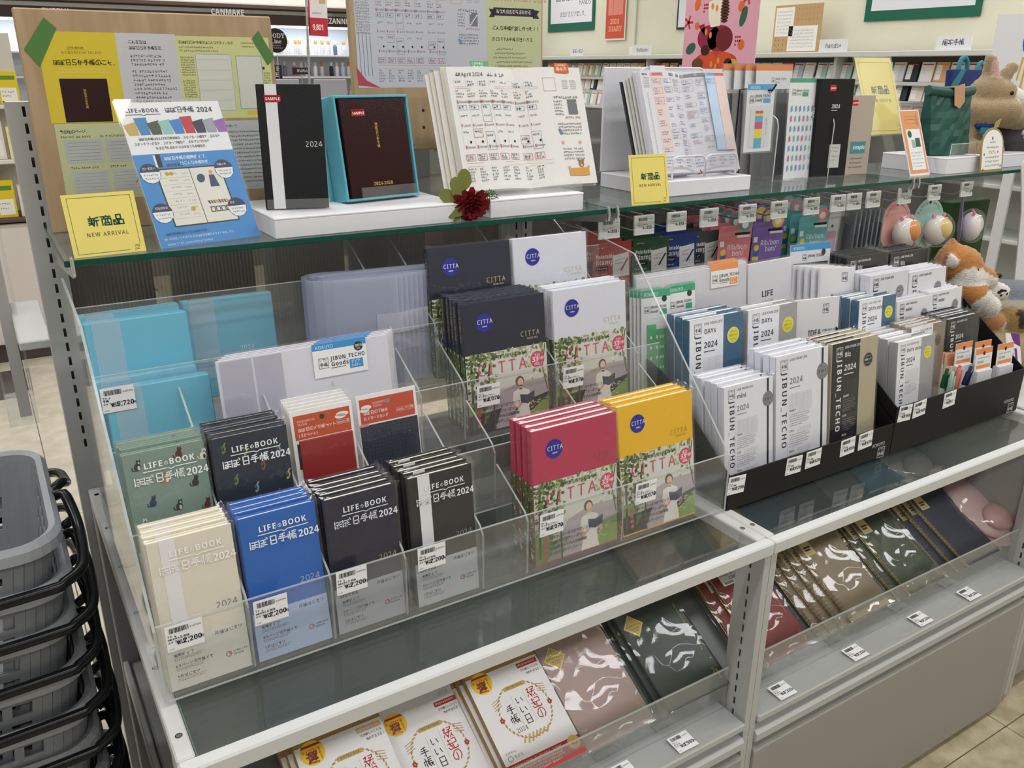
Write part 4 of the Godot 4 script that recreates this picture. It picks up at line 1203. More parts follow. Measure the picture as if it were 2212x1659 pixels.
	for j in 4: k.fine(nx + w * 0.04, y + h * (0.48 + 0.03 * j), w * 0.2, h * 0.018, j + 52)
	k.ink("6f94c8").poly([Vector2(nx + w * 0.03, y + h * 0.54), Vector2(nx + w * 0.05, y + h * 0.53), Vector2(nx + w * 0.07, y + h * 0.58), Vector2(nx + w * 0.05, y + h * 0.59)])

func blue_poster() -> void:
	var t := thing("diary_poster", "blue and white diary poster in a clear stand, beside the big yellow card", "poster", Vector3(0.199, GL, 0.270), Vector3(-26, 12, 0))
	part(t, "card", G.new().bb(-0.075, 0.075, 0, 0.212, -0.001, 0), mat("eeeff0", 0.4))
	var k := K.new(self, 150, 212)
	k.ink("2f8bd0").rect(0, 76, 150, 136)
	k.up()
	life_title(k, 9, 15, 0.86, "1e2340")
	k.jp("ほぼ日手帳", 66, 8, 8.2, 0.125, 0.05)
	k.txt("2024", 113, 16.4, 10.5, "sansb")
	var cs := ["c9a85e", "2f86c0", "46472e", "8ec9be", "3a7fd0", "c22a36", "1f2747", "9fa5ad", "9a5fb5"]
	for i in 9:
		var x := 1.0 + i * 16.4
		var dy: float = [10.0, 0.0, 8.0, 6.0, 5.0, 0.0, 8.0, 6.0, 8.0][i]
		k.ink(cs[i]).poly([Vector2(x, 23 + dy), Vector2(x + 18, 22 + dy * 0.6), Vector2(x + 18, 48), Vector2(x + 4, 48)])
		k.up(0.000008)
	k.ink("33353c").jp("ほぼ日手帳は『LIFEのBOOK』。スケジュール帳でも、日記でも、", 16, 52, 4.0, 0.11, 0.02)
	k.jp("スケッチブックでも、スクラップ帳でも、写真アルバムでも", 8, 59, 4.0, 0.11, 0.02)
	k.jp("持つ人それぞれが自由に使える手帳です。", 36, 66, 4.0, 0.11, 0.02)
	k.ink("e9f3fa").rect(28, 78, 3, 18)
	k.ink("15161a").rect(31, 77, 7, 19)
	k.ink("f0f7fb").jp("ほぼ日手帳の週間タイプ、", 43, 81, 5.2, 0.12, 0.05)
	k.ink("17202c").txt("weeks", 43, 96, 8, "sansb")
	k.ink("f0f7fb").jp("はこんな手帳です。", 64, 89.5, 5.0, 0.12, 0.05)
	k.ink("16181c").poly([Vector2(24, 98), Vector2(122, 98), Vector2(126, 184), Vector2(28, 184)])
	k.up().ink("e6e5da").poly([Vector2(26, 100), Vector2(73, 100), Vector2(76, 182), Vector2(30, 182)]).poly([Vector2(74, 100), Vector2(120, 100), Vector2(124, 182), Vector2(77, 182)])
	k.up()
	for i in 7: k.ink("8a8a80").rect(30, 112 + i * 10, 42, 0.3).fine(40, 105 + i * 10, 14, 2.6, i + 3).fine(60, 106 + i * 10, 11, 2.4, i + 13)
	k.ink("27406e").oval(87, 116, 6, 7, 12, 0.5).poly([Vector2(100, 112), Vector2(108, 112), Vector2(112, 130), Vector2(98, 130)])
	k.ink("d9a36e").oval(104, 108, 3, 3.4, 10)
	for i in 8: k.ink(["27406e", "b5433a", "3a7a4a", "c79a3a"][i % 4]).poly([Vector2(86 + i * 4, 150), Vector2(89 + i * 4, 150), Vector2(91 + i * 4, 155), Vector2(88 + i * 4, 155)])
	k.ink("2c2c30")
	for i in 4: k.frame(88 + i * 8, 160, 6, 7, 1.4)
	k.ink("c9a83a").oval(40, 106, 3, 3).oval(46, 106, 3, 3).oval(62, 160, 3.4, 3.4)
	for b in [[17, 104, "使いやすい", "左にスケジュール"], [17, 162, "日々の言葉", "ほぼ日刊新聞"], [126, 105, "方眼メモ", "文字はもちろん"], [128, 164, "ミニ", "見開きの週を"]]:
		k.z = 0.0009
		k.ink("1f2750").oval(b[0], b[1], 14.5, 14.5, 24)
		k.up().ink("eef1f2").poly([Vector2(b[0] - 14.2, b[1] - 2), Vector2(b[0] + 14.2, b[1] - 2), Vector2(b[0] + 12.4, b[1] + 7), Vector2(b[0] + 7, b[1] + 12.4), Vector2(b[0], b[1] + 14.2), Vector2(b[0] - 7, b[1] + 12.4), Vector2(b[0] - 12.4, b[1] + 7)])
		k.up().ink("e8ecf4").jp(b[2], b[0] - 9, b[1] - 9, 3.4, 0.12)
		k.ink("2c3350").fine(b[0] - 10, b[1] + 1, 20, 2.6, b[0]).fine(b[0] - 9, b[1] + 6, 18, 2.6, b[1])
	k.ink("1c3d68").jp("ほぼ日手帳やオリジナル文具が充実!", 12, 191, 3.6, 0.12, 0.04)
	k.ink("dcebf6").jp("使い方のヒントも見られる「ほぼ日手帳公式サイト」はこちら", 8, 198, 3.6, 0.11, 0.02)
	k.txt("www.1101.com/store/techo/", 10, 209, 4.6, "sans", 0.3)
	part(t, "print", k, print_mat(0.35))
	part(t, "clear_sleeve", G.new().bb(-0.077, 0.077, 0, 0.216, 0.0016, 0.003).bb(-0.077, 0.077, 0, 0.216, -0.004, -0.002).bb(-0.077, 0.077, 0, 0.003, -0.05, -0.004), pane("eef2f2", 0.03, 0.03))

func sticker(p: Node, x: float, y: float, z: float, w := 24.0) -> void:
	var k := K.new(self, w, w * 0.42)
	k.ink("d8343a").rect(0, 0.6, w, w * 0.42 - 1.2).rect(0.6, 0, w - 1.2, w * 0.42)
	k.up().ink("f8eeee").txt("SAMPLE", w * 0.08, w * 0.31, w * 0.24, "sansb", 0, 0, 0.98)
	part(p, "sample_sticker", k, print_mat(0.35)).position = Vector3(x, y, z)

func sample_books() -> void:
	var y := GL + 0.031
	var k := K.new(self, 95, 184)
	k.ink("dfe1e4").rect(12, 0, 17.5, 184)
	k.up().ink("c9ccd0").txt("2024", 66, 92, 11, "sans", 0.3)
	var o := book("sample_diary", "black grained sample diary with white stripe on the long riser", "diary", 0.095, 0.184, 0.014, mat("18191b", 0.36, 0, "leather", 0.28, 22.0), mat("e9dfc6", 0.8), k, "", false, 0.4)
	o.position = Vector3(0.341, y + 0.002, 0.232); o.rotation_degrees = Vector3(-9, -18, 0)
	sticker(o, -0.025, 0.158, 0.0008)
	part(o, "clear_stand", G.new().bb(-0.045, 0.05, -0.002, 0, -0.03, 0.016).bb(-0.045, 0.05, 0, 0.014, 0.012, 0.0145).bb(-0.045, 0.05, 0.0, 0.12, -0.0175, -0.0155), pane("e2e8e6", 0.06, 0.04))
	# five-year diary in its open light-blue box
	var b := thing("open_gift_box", "light-blue box standing open around the brown sample diary", "box", Vector3(0.494, y + 0.002, 0.200), Vector3(-10, 9, 0))
	var sky := mat("5fb0c4", 0.5)
	part(b, "tray", G.new().cb(-0.07, 0.075, 0, 0.165, -0.032, -0.029, 0.0008), sky)
	part(b, "walls", G.new().cb(-0.07, -0.066, 0, 0.165, -0.029, 0.012, 0.0008).cb(0.071, 0.075, 0, 0.165, -0.029, 0.006, 0.0008).cb(-0.066, 0.071, 0, 0.004, -0.029, 0.012, 0.0008).cb(-0.066, 0.071, 0.161, 0.165, -0.029, 0.012, 0.0008), sky)
	part(b, "lid_behind", G.new().cb(-0.078, 0.07, 0.002, 0.168, -0.05, -0.034, 0.0012), mat("6dbccf", 0.5))
	part(b, "clear_stand", G.new().bb(-0.065, 0.065, -0.002, 0, -0.05, 0.022).bb(-0.045, 0.06, 0, 0.02, 0.018, 0.0205), pane("e2e8e6", 0.06, 0.04))
	k = K.new(self, 124, 156)
	k.ink("c8a555").jp("ほぼ日5年手帳", 61, 38, 5.2, 0.12, 0.12, true)
	k.txt("2024-2028", 44, 138, 7.2, "serifb", 0.3)
	o = book("brown_diary", "dark brown glossy sample diary standing in the light-blue box", "diary", 0.124, 0.156, 0.022, mat("2e1517", 0.2, 0, "fine", 0.06, 7.0), mat("e9e2cd", 0.8), k, "", false, 0.35)
	o.position = b.position + Basis.from_euler(b.rotation) * Vector3(0.003, 0.0045, 0.009)
	o.rotation = b.rotation
	sticker(o, -0.03, 0.128, 0.0008, 25)

func flower() -> void:
	var t := thing("artificial_flower", "deep red artificial flower with green leaves between the white risers", "flower", Vector3(0.618, GL, 0.286), Vector3(0, 0, 0))
	var r := RandomNumberGenerator.new()
	r.seed = 21
	var pet := mat("7c1622", 0.7)
	var pet2 := mat("94202c", 0.7)
	var o := Vector3(-0.004, 0.028, 0.006)
	var bend := Basis.from_euler(Vector3(deg_to_rad(38), deg_to_rad(-18), 0))
	# overlapping petals round the head
	var pg := G.new()
	pg.quad(Vector3(-0.003, 0, 0), Vector3(0.003, 0, 0), Vector3(0.0058, 0.012, 0.0025), Vector3(-0.0058, 0.012, 0.0025))
	pg.quad(Vector3(-0.0058, 0.012, 0.0025), Vector3(0.0058, 0.012, 0.0025), Vector3(0.0025, 0.0195, 0.0015), Vector3(-0.0025, 0.0195, 0.0015))
	pg.quad(Vector3(0.003, 0, -0.0012), Vector3(-0.003, 0, -0.0012), Vector3(-0.0058, 0.012, 0.0018), Vector3(0.0058, 0.012, 0.0018))
	pg.quad(Vector3(0.0058, 0.012, 0.0018), Vector3(-0.0058, 0.012, 0.0018), Vector3(-0.0025, 0.0195, 0.001), Vector3(0.0025, 0.0195, 0.001))
	var first: MeshInstance3D = null
	for ringi in 7:
		var n: int = [5, 8, 11, 13, 14, 14, 12][ringi]
		for j in n:
			var el := deg_to_rad(8 + ringi * 15.5 + r.randf_range(-6, 6))
			var az := TAU * (j + 0.5 * (ringi % 2)) / n + r.randf_range(-0.1, 0.1)
			var d := Vector3(sin(el) * cos(az), sin(el) * sin(az), cos(el))
			var sc := 0.62 + ringi * 0.08
			var up := (d + Vector3(cos(az), sin(az), 0) * 0.25).normalized()
			var sidev := up.cross(Vector3(0.1, 0.2, 1)).normalized()
			var bs := Basis(sidev, up, sidev.cross(up).normalized())
			var p: MeshInstance3D
			if first == null:
				first = part(t, "petal", pg, pet)
				p = first
			else: p = again(t, "petal", first)
			p.material_override = pet if (j + ringi) % 3 else pet2
			p.transform = Transform3D(bend * bs * Basis.from_scale(Vector3.ONE * sc), o + bend * d * 0.012)
	part(t, "flower_core", G.new().ell(o, Vector3.ONE * 0.0115, 10, 7), pet)
	var leaf := mat("6f7434", 0.6)
	for a in [[-0.024, 0.048, 0.0, 8.0], [-0.036, 0.034, -0.002, 42.0], [-0.012, 0.06, -0.004, -14.0], [-0.034, 0.012, 0.004, 80.0], [-0.028, 0.02, 0.008, 100.0]]:
		var pts := PackedVector2Array()
		for i in 12:
			var th := TAU * i / 12
			pts.append(Vector2(0.0125 * cos(th) * (1.0 + 0.12 * cos(3 * th)), 0.019 * sin(th) + 0.006))
		var l := part(t, "leaf", G.new().prism(pts, -0.0006, 0.0006), leaf)
		l.transform = Transform3D(Basis.from_euler(Vector3(-0.3, -0.3, deg_to_rad(a[3]))), Vector3(a[0], a[1], a[2]))
	var fern := mat("3f6a2c", 0.6)
	for i in 7:
		var g := G.new()
		var a := deg_to_rad(-50 + i * 21)
		var d := Vector3(cos(a) * 0.9, sin(a) * 0.7 + 0.2, -0.1)
		var tip := d * r.randf_range(0.024, 0.034)
		g.tube([Vector3.ZERO, tip * 0.5 + Vector3(0, 0.003, 0), tip], 0.0006, 5)
		for j in 9:
			var q := tip * (0.2 + 0.09 * j)
			var sd := Vector3(-d.y, d.x, 0.3 if j % 2 else -0.3).normalized() * 0.007 * (1 if j % 2 else -1)
			g.tube([q, q + sd + d * 0.004], 0.0006, 4)
		part(t, "fern_sprig", g, fern).position = Vector3(0.026, 0.022, 0.0)

# one leaf of an open book, bulging towards the gutter
func leaf_block(w: float, h: float, thick: float, sgn: float) -> G:
	var g := G.new()
	var n := 10
	for i in n:
		var a := float(i) / n; var b := float(i + 1) / n
		var f := func(u: float) -> float: return thick * (1.0 - pow(1.0 - u, 3.0)) + 0.004 * sin(PI * minf(u * 1.3, 1.0))
		var x0 := sgn * w * a; var x1 := sgn * w * b
		var z0: float = f.call(a); var z1: float = f.call(b)
		if sgn < 0:
			var t := x0
			x0 = x1; x1 = t
			t = z0
			z0 = z1; z1 = t
		g.quad(Vector3(x0, 0, z0), Vector3(x1, 0, z1), Vector3(x1, h, z1), Vector3(x0, h, z0))
		g.quad(Vector3(x0, h, z0), Vector3(x1, h, z1), Vector3(x1, h, 0), Vector3(x0, h, 0))
		g.quad(Vector3(x0, 0, 0), Vector3(x1, 0, 0), Vector3(x1, 0, z1), Vector3(x0, 0, z0))
	var e := sgn * w
	if sgn > 0: g.quad(Vector3(e, 0, thick), Vector3(e, 0, 0), Vector3(e, h, 0), Vector3(e, h, thick))
	else: g.quad(Vector3(e, 0, 0), Vector3(e, 0, thick), Vector3(e, h, thick), Vector3(e, h, 0))
	return g

# bends flat print onto the two bulging leaves of an open book
func on_leaves(k: K, w: float, thick: float) -> K:
	for i in k.v.size():
		var u := clampf(absf(k.v[i].x) / w, 0, 1)
		k.v[i].z += thick * (1.0 - pow(1.0 - u, 3.0)) + 0.004 * sin(PI * minf(u * 1.3, 1.0))
	return k

func open_diary() -> void:
	var t := thing("open_diary", "open handwritten weekly diary with orange tab on the short riser", "open diary", Vector3(0.770, GL + 0.037, 0.238), Vector3(-21, -3, 0))
	var page := mat("e9e8e4", 0.7)
	part(t, "cover", G.new().cb(-0.140, 0.140, -0.002, 0.218, -0.004, 0, 0.001), mat("d8cfbe", 0.6))
	part(t, "left_pages", leaf_block(0.135, 0.214, 0.012, -1), page)
	part(t, "right_pages", leaf_block(0.135, 0.214, 0.012, 1), page)
	for i in 3: part(t, "loose_leaf", G.new().bb(-0.15 - 0.007 * i, 0.0, 0.0, 0.214 - 0.002 * i, -0.007 - 0.004 * i, -0.0065 - 0.004 * i), mat(["e6e4de", "dfd9cb", "e9e7e2"][i], 0.7))
	var k := K.new(self, 270, 214, 0.0008)
	weekly(k, 10, 8, 252, 196)
	k.up().ink("d9a24e").rect(212, 185, 44, 14)
	k.ink("a2765c").oval(241, 177, 6, 7, 14).oval(236, 171, 2.4, 2.4, 8).oval(246, 171, 2.4, 2.4, 8)
	k.up().ink("e2c9b0").oval(241, 180, 2.6, 2.0, 8)
	k.ink("e0a09a").oval(213, 184, 3, 3, 10).oval(255, 184, 3, 3, 10).oval(208, 138, 3, 3, 10).oval(246, 138, 3, 3, 10)
	for i in 4: k.ink("4a4b55").fine(206, 148 + i * 6, 20, 3.4, i).fine(230, 148 + i * 6, 20, 3.4, i + 9)
	part(t, "print", on_leaves(k, 0.135, 0.012), print_mat(0.6))
	var tg := K.new(self, 30, 18, 0.0146)
	tg.ink("d9682a").rect(0, 0, 30, 18)
	tg.up().ink("f4e6da").jp("この手帳の", 3, 2, 4.2, 0.12)
	tg.jp("書き方", 4, 8, 7, 0.13)
	part(t, "orange_tab", tg, print_mat(0.5)).position = Vector3(0.095, 0.203, 0)
	tg = K.new(self, 36, 18, -0.006)
	tg.ink("6aa57c").rect(0, 0, 36, 18)
	tg.up().ink("e6f0e6").jp("この手帳の", 3, 2, 4.2, 0.12)
	tg.jp("書き方", 4, 8, 7, 0.13)
	part(t, "green_tab", tg, print_mat(0.5)).position = Vector3(-0.06, 0.213, 0)
	tg = K.new(self, 60, 8, -0.006)
	tg.ink("8fb79c").rect(0, 0, 26, 8).ink("d9958a").rect(26, 0, 34, 8)
	part(t, "far_tab", tg, print_mat(0.5)).position = Vector3(-0.008, 0.212, 0)
	var e := thing("clear_easel", "clear acrylic easel holding the open handwritten diary", "stand", Vector3(0.770, GL + 0.0312, 0.238), Vector3(0, -3, 0))
	part(e, "foot", G.new().bb(-0.09, 0.09, 0, 0.0025, -0.09, 0.03), pane("e2e8e6", 0.06, 0.04))
	part(e, "lip", G.new().bb(-0.09, 0.09, 0.0025, 0.018, 0.026, 0.0285), pane("e2e8e6", 0.08, 0.04))

func planner_stand() -> void:
	var t := thing("white_stand", "white L-shaped stand behind and under the open week planner", "display stand", Vector3(1.197, GL, 0.14))
	var wm := mat("e4e4e8", 0.4)
	part(t, "base", G.new().cb(-0.124, 0.124, 0, 0.0305, -0.095, 0.104, 0.0015), wm)
	part(t, "back_plate", G.new().cb(-0.124, 0.124, 0.0305, 0.243, -0.1, -0.094, 0.0015), wm)
	var w := thing("white_wire_easel", "white wire easel gripping the open week planner", "wire easel", Vector3(1.197, GL + 0.0335, 0.212))
	var wire := mat("dcdde2", 0.3)
	var loop := func(x0: float, x1: float, y1: float, z: float) -> Array:
		return [Vector3(x0, 0, z), Vector3(x0, y1 - 0.012, z), Vector3(x0 + 0.004, y1 - 0.004, z), Vector3(x0 + 0.012, y1, z), Vector3(x1 - 0.012, y1, z), Vector3(x1 - 0.004, y1 - 0.004, z), Vector3(x1, y1 - 0.012, z), Vector3(x1, 0, z)]
	part(w, "front_loop", G.new().tube(loop.call(-0.088, 0.0, 0.042, 0.020), 0.0022, 8).tube(loop.call(0.0, 0.088, 0.042, 0.020), 0.0022, 8), wire)
	var bk: Array = loop.call(-0.088, 0.088, 0.208, 0.0)
	for i in bk.size(): bk[i] += Vector3(0, 0, -0.018 - bk[i].y * 0.38)
	part(w, "back_loop", G.new().tube(bk, 0.0022, 8), wire)
	part(w, "foot_wire", G.new().tube([Vector3(-0.088, 0, 0.02), Vector3(-0.088, 0, -0.06)], 0.0022, 8).tube([Vector3(0.088, 0, 0.02), Vector3(0.088, 0, -0.06)], 0.0022, 8), wire)
	var o := thing("open_planner", "open week planner with blue handwriting on the white stand", "open planner", Vector3(1.200, GL + 0.037, 0.205), Vector3(-21, 0, 0))
	part(o, "cover", G.new().cb(-0.122, 0.122, -0.002, 0.212, -0.004, 0, 0.001), mat("c9c9d2", 0.4))
	part(o, "left_pages", leaf_block(0.117, 0.208, 0.014, -1), mat("dfdfe6", 0.7))
	part(o, "right_pages", leaf_block(0.117, 0.208, 0.010, 1), mat("dfdfe6", 0.7))
	for i in 4: part(o, "loose_leaf", G.new().bb(-0.126 - 0.005 * i, -0.01, 0.0, 0.205 - 0.002 * i, -0.008 - 0.005 * i, -0.0073 - 0.005 * i), mat(["dcdcd6", "cfd0ca", "e2e2dc", "3a3f48"][i], 0.6))
	var k := K.new(self, 234, 208, 0.0008)
	var x := [26.0, 54.0, 82.0, 117.0, 145.0, 173.0, 201.0]
	var head := ["d07a6a", "8a8c96", "8a8c96", "8a8c96", "8a8c96", "7fa6d6", "d07a6a"]
	for i in 7:
		k.ink(head[i]).rect(x[i], 4, 27.4, 6)
		if i in [0, 6]: k.ink("e9d3cc").rect(x[i], 10, 27.4, 156)
		if i == 5: k.ink("c4d8ee").rect(x[i], 10, 27.4, 156)
	k.up().ink("c3c5ce")
	for j in 42: k.rect(24, 13 + j * 4.5, 204, 0.18)
	k.ink("3e3f48").txt("2024", 4, 9, 6, "sansb")
	k.fine(8, 13, 12, 3, 4)
	for j in 5: k.fine(5, 18 + j * 3.4, 16, 1.8, j)
	for j in 26: k.frame(10, 44 + j * 5.6, 2.6, 3, 0.25)
	var r := RandomNumberGenerator.new()
	r.seed = 3
	for i in 7:
		k.ink("f0e8e4").txt(str(8 + i), x[i] + 1, 9, 6, "sansb")
		var y := 16.0
		while y < 160 and not (i == 5 and y > 30):
			var hh := r.randf_range(8, 22)
			if r.randf() > 0.35: k.ink("4a5572").frame(x[i] + 2, y, 22, hh * 0.7, 0.35)
			for j in int(hh * 0.6 / 5.0) + 1: k.ink("3c4c94" if r.randf() > 0.12 else "b8484a").fine(x[i] + 4, y + 1.5 + j * 4.4, r.randf_range(8, 18), 2.8, r.randi() % 900)
			y += hh + r.randf_range(0, 7)
		for j in 4: k.ink("3c4c94").fine(x[i] + 2, 174 + j * 6.4, r.randf_range(8, 20), 2.8, r.randi() % 900)
	part(o, "print", on_leaves(k, 0.117, 0.0135), print_mat(0.6))
	part(o, "ribbon", G.new().tube([Vector3(0.005, 0.004, 0.008), Vector3(0.002, -0.003, 0.014), Vector3(-0.014, -0.006, 0.018)], 0.0012, 6), mat("a8343a", 0.6))
	part(o, "paper_clip_tab", G.new().bb(-0.07, -0.03, 0.2, 0.226, -0.006, -0.005), mat("d4d6dc", 0.5))

func right_cluster() -> void:
	# sticky note pouch on a black hook
	var t := thing("film_note_pouch", "clear hanging pouch of striped film notes with blue header", "stationery pack", Vector3(1.302, 1.291, 0.27), Vector3(-2, 4, 0))
	part(t, "backing_card", G.new().bb(-0.042, 0.042, 0, 0.131, -0.001, 0), mat("dcdee2", 0.4))
	var k := K.new(self, 84, 131)
	k.ink("3f9fd0").rect(0, 0, 84, 11)
	k.up().ink("e2eef4").txt("KOKUYO", 9, 9, 7, "sans", 0.3)
	k.ink("5a5c60").ring(70, 13, 4, 4, 2.0)
	emblem(k, 8, 22, 13, "3a3c40")
	k.txt("JIBUN_TECHO", 24, 25, 7.6, "sansb", 0.3, 0, 0.9)
	k.txt("Goods", 24, 33, 7.4, "sansb")
	k.ink("3f9fd0").rect(50, 27, 22, 9)
	k.up().ink("b9bdc4")
	for i in 17: k.rect(6, 42 + i * 5, 72, 0.2)
	for i in 13: k.rect(8 + i * 5.6, 41, 0.2, 84)
	k.ink("d4d6da").rect(14, 48, 58, 74)
	var cs := ["c23a72", "e2cf2c", "4aa2c4", "c23a72", "e2cf2c", "4aa2c4"]
	var hs := [5.0, 5.0, 12.0, 13.0, 18.0, 20.0]
	var y := 51.0
	k.up()
	for i in 6:
		k.ink(cs[i]).rect(28, y, 24, hs[i])
		y += hs[i]
	k.ink("4a4c54").txt("JIBUN_TECHO", 62, 66, 5, "sans", 0.2, 1)
	part(t, "print", k, print_mat(0.4))
	part(t, "film_pouch", G.new().bb(-0.045, 0.045, -0.003, 0.134, -0.004, 0.003), pane("e9eef0", 0.06, 0.06, "crinkle", 0.15, 5.0))
	var h := thing("black_display_hook", "short black hook rising behind the film note pouch", "hook", Vector3(1.33, GL, 0.21))
	part(h, "hook_rod", G.new().tube([Vector3(0, 0.001, -0.03), Vector3(0, 0.2, -0.03), Vector3(0.0, 0.203, 0.0), Vector3(-0.008, 0.2, 0.066), Vector3(-0.012, 0.212, 0.078)], 0.002, 8), mat("1d1d20", 0.35))
	part(h, "hook_base", G.new().cb(-0.02, 0.02, 0, 0.004, -0.05, 0.0, 0.001), mat("1d1d20", 0.35))
	# grey plastic envelopes with orange headers behind
	for i in 4:
		var e := thing("plastic_envelope", "%s clear grey envelope with orange header, behind the note pouch" % ORD[i], "plastic envelope", Vector3(1.528 - 0.028 * i, GL, 0.105 - 0.006 * i), Vector3(-3, 6, 0), "clear envelopes with orange headers")
		part(e, "sheet", G.new().bb(-0.07, 0.07, 0, 0.253, -0.0012, 0), pane("9a9a9c", 0.35, 0.12, "crinkle", 0.1, 4.0))
		part(e, "dark_sheet", G.new().bb(-0.06, 0.066, 0.002, 0.19, -0.0028, -0.0016), mat("3b3d40", 0.4))
		var kk := K.new(self, 140, 253)
		kk.ink("df8a54").rect(2, 2, 136, 13)
		kk.ink("dadbdc").rect(2, 15, 136, 40)
		kk.up()
		emblem(kk, 60, 30, 11, "5a5c60")
		kk.txt("JIBUN_TECHO", 74, 35, 6.4, "sansb")
		kk.txt("Goods", 74, 42, 6, "sans")
		part(e, "header_print", kk, print_mat(0.4))
	# clear holders with a sheet of index stickers, a black and a beige diary
	for i in 4:
		var x: float = [1.50, 1.612, 1.69, 1.80][i]
		var hd := thing("clear_book_holder", ["clear bent holder left of the index stickers", "clear bent holder between the stickers and the black diary", "clear bent holder between the black and the beige diary", "clear bent holder right of the beige diary"][i], "holder", Vector3(x, GL, 0.10), Vector3(0, -20, 0), "clear book holders")
		var pts := PackedVector2Array([Vector2(-0.05, 0), Vector2(0.07, 0), Vector2(0.07, 0.12), Vector2(0.062, 0.135), Vector2(0.045, 0.142), Vector2(-0.05, 0.142)])
		var m := part(hd, "sheet", G.new().prism(pts, -0.0012, 0.0012), pane("dfe5e3", 0.06, 0.04))
		m.rotation_degrees = Vector3(0, -90, 0)
		var ed := part(hd, "edge", G.new().tube([Vector3(0, 0, 0.07), Vector3(0, 0.12, 0.07), Vector3(0, 0.135, 0.062), Vector3(0, 0.142, 0.045), Vector3(0, 0.142, -0.05)], 0.0012, 6), pane("eef1ef", 0.7, 0.3))
		part(hd, "foot", G.new().bb(0, 0.06, 0, 0.0024, -0.05, 0.07), pane("dfe5e3", 0.06, 0.04))
	t = thing("index_sticker_sheet", "tall sheet of coloured index stickers with green header", "sticker sheet", Vector3(1.585, GL, 0.15), Vector3(-3, 0, 0))
	part(t, "backing_card", G.new().bb(-0.056, 0.056, 0, 0.222, -0.001, 0), mat("e6e8ea", 0.4))
	k = K.new(self, 112, 222)
	k.ink("2f9a78").rect(0, 0, 112, 9)
	k.up()
	emblem(k, 10, 24, 12, "4a4c50")
	k.txt("JIBUN_TECHO", 24, 29, 6.4, "sansb")
	k.txt("Goods", 24, 36, 6, "sans")
	k.ink("2f9a78").rect(44, 30, 20, 9)
	for j in 7:
		for i in 7:
			k.ink(["6f9fd0", "8a8f98", "5aa594", "c86a90", "7a86c0", "6bb0c8"][(i * 2 + j * 3) % 6]).poly([Vector2(8 + i * 14, 62 + j * 22), Vector2(14 + i * 14, 58 + j * 22), Vector2(16 + i * 14, 70 + j * 22), Vector2(9 + i * 14, 74 + j * 22)])
	part(t, "print", k, print_mat(0.4))
	part(t, "film_pouch", G.new().bb(-0.058, 0.058, 0, 0.225, -0.003, 0.003), pane("e9eef0", 0.06, 0.06, "crinkle", 0.12, 4.0))
	k = K.new(self, 106, 220)
	k.ink("c2302c").rect(32, 12, 18, 14)
	k.up().ink("f0e6e4").txt("pepte", 34, 21, 6, "sansb")
	k.ink("dcdcdc").txt("2024", 42, 64, 12, "serifb", -0.6)
	k.rect(42, 68, 18, 1.4)
	k.ink("c9c9c4").rect(48, 146, 34, 54)
	k.up().ink("4a4a48").fine(52, 152, 26, 4, 4).fine(52, 160, 24, 3, 5).fine(52, 172, 27, 3, 6).fine(52, 180, 20, 3, 7)
	var o := book("black_year_diary", "black diary with small red label in the clear holder", "diary", 0.106, 0.221, 0.02, mat("191a1c", 0.38), mat("d9d6cc", 0.7), k, "", false)
	o.position = Vector3(1.668, GL, 0.165); o.rotation_degrees = Vector3(-2, -8, 0)
	var sk := K.new(self, 20, 221)
	sk.ink("e8e8e8").txt("2024", 6, 62, 10, "sansb", 0, 1)
	part(o, "spine_print", sk, print_mat(0.5)).transform = Transform3D(Basis(Vector3(0, 0, 1), Vector3(0, 1, 0), Vector3(-1, 0, 0)), Vector3(-0.0538, 0, -0.01))
	k = K.new(self, 94, 184)
	k.ink("c2302c").rect(22, 10, 18, 13)
	k.up().ink("f0e6e4").txt("pepte", 24, 18.6, 6, "sansb")
	k.ink("4f8f94").rect(30, 106, 48, 28)
	k.up().ink("e6eeee").txt("simple", 38, 124, 12, "sansb")
	k.ink("6a625a").fine(32, 144, 44, 4, 3).fine(32, 154, 40, 4, 4).fine(32, 164, 46, 4, 5)
	o = book("beige_year_diary", "beige diary with red label and teal patch in the clear holder", "diary", 0.094, 0.184, 0.018, mat("b5a89a", 0.5), mat("d9d2c4", 0.7), k, "", false)
	o.position = Vector3(1.752, GL, 0.17); o.rotation_degrees = Vector3(-2, -8, 0)
	# small orange information card
	t = thing("orange_info_card", "narrow orange framed information card beside the green bag", "info card", Vector3(1.888, GL, 0.262), Vector3(-22, 0, 0))
	part(t, "card", G.new().bb(-0.039, 0.039, 0, 0.162, -0.002, 0), mat("e9e6e2", 0.4))
	k = K.new(self, 78, 162)
	k.ink("df9a6a").rect(3, 3, 72, 154)
	k.up().ink("ececec").rect(14, 48, 54, 100)
	k.ink("6a4a34").txt("ASANO", 60, 12, 9, "sans", 0.2, 1)
	k.frame(18, 17, 42, 18, 0.5).fine(20, 22, 38, 4, 3)
	k.up().ink("2f5f50").oval(26, 60, 8, 9).poly([Vector2(44, 70), Vector2(62, 70), Vector2(62, 92), Vector2(42, 92)])
	k.ink("a9acb4").rect(28, 74, 14, 20)
	k.ink("4a7a88").fine(18, 104, 44, 4, 5).fine(18, 112, 40, 3, 6).fine(18, 120, 46, 3, 7).fine(18, 130, 44, 3, 8).fine(18, 138, 36, 3, 9)
	part(t, "print", k, print_mat(0.4))
	part(t, "back_leg", G.new().bb(-0.02, 0.02, 0.0, 0.1, -0.0045, -0.0025), mat("cfcac4", 0.6))
	# rolled green paper bag with a kraft label
	t = thing("green_paper_bag", "dark green rolled-top paper bag with tan leather tag", "gift bag", Vector3(2.035, GL + 0.039, 0.215), Vector3(-4, -6, 0))
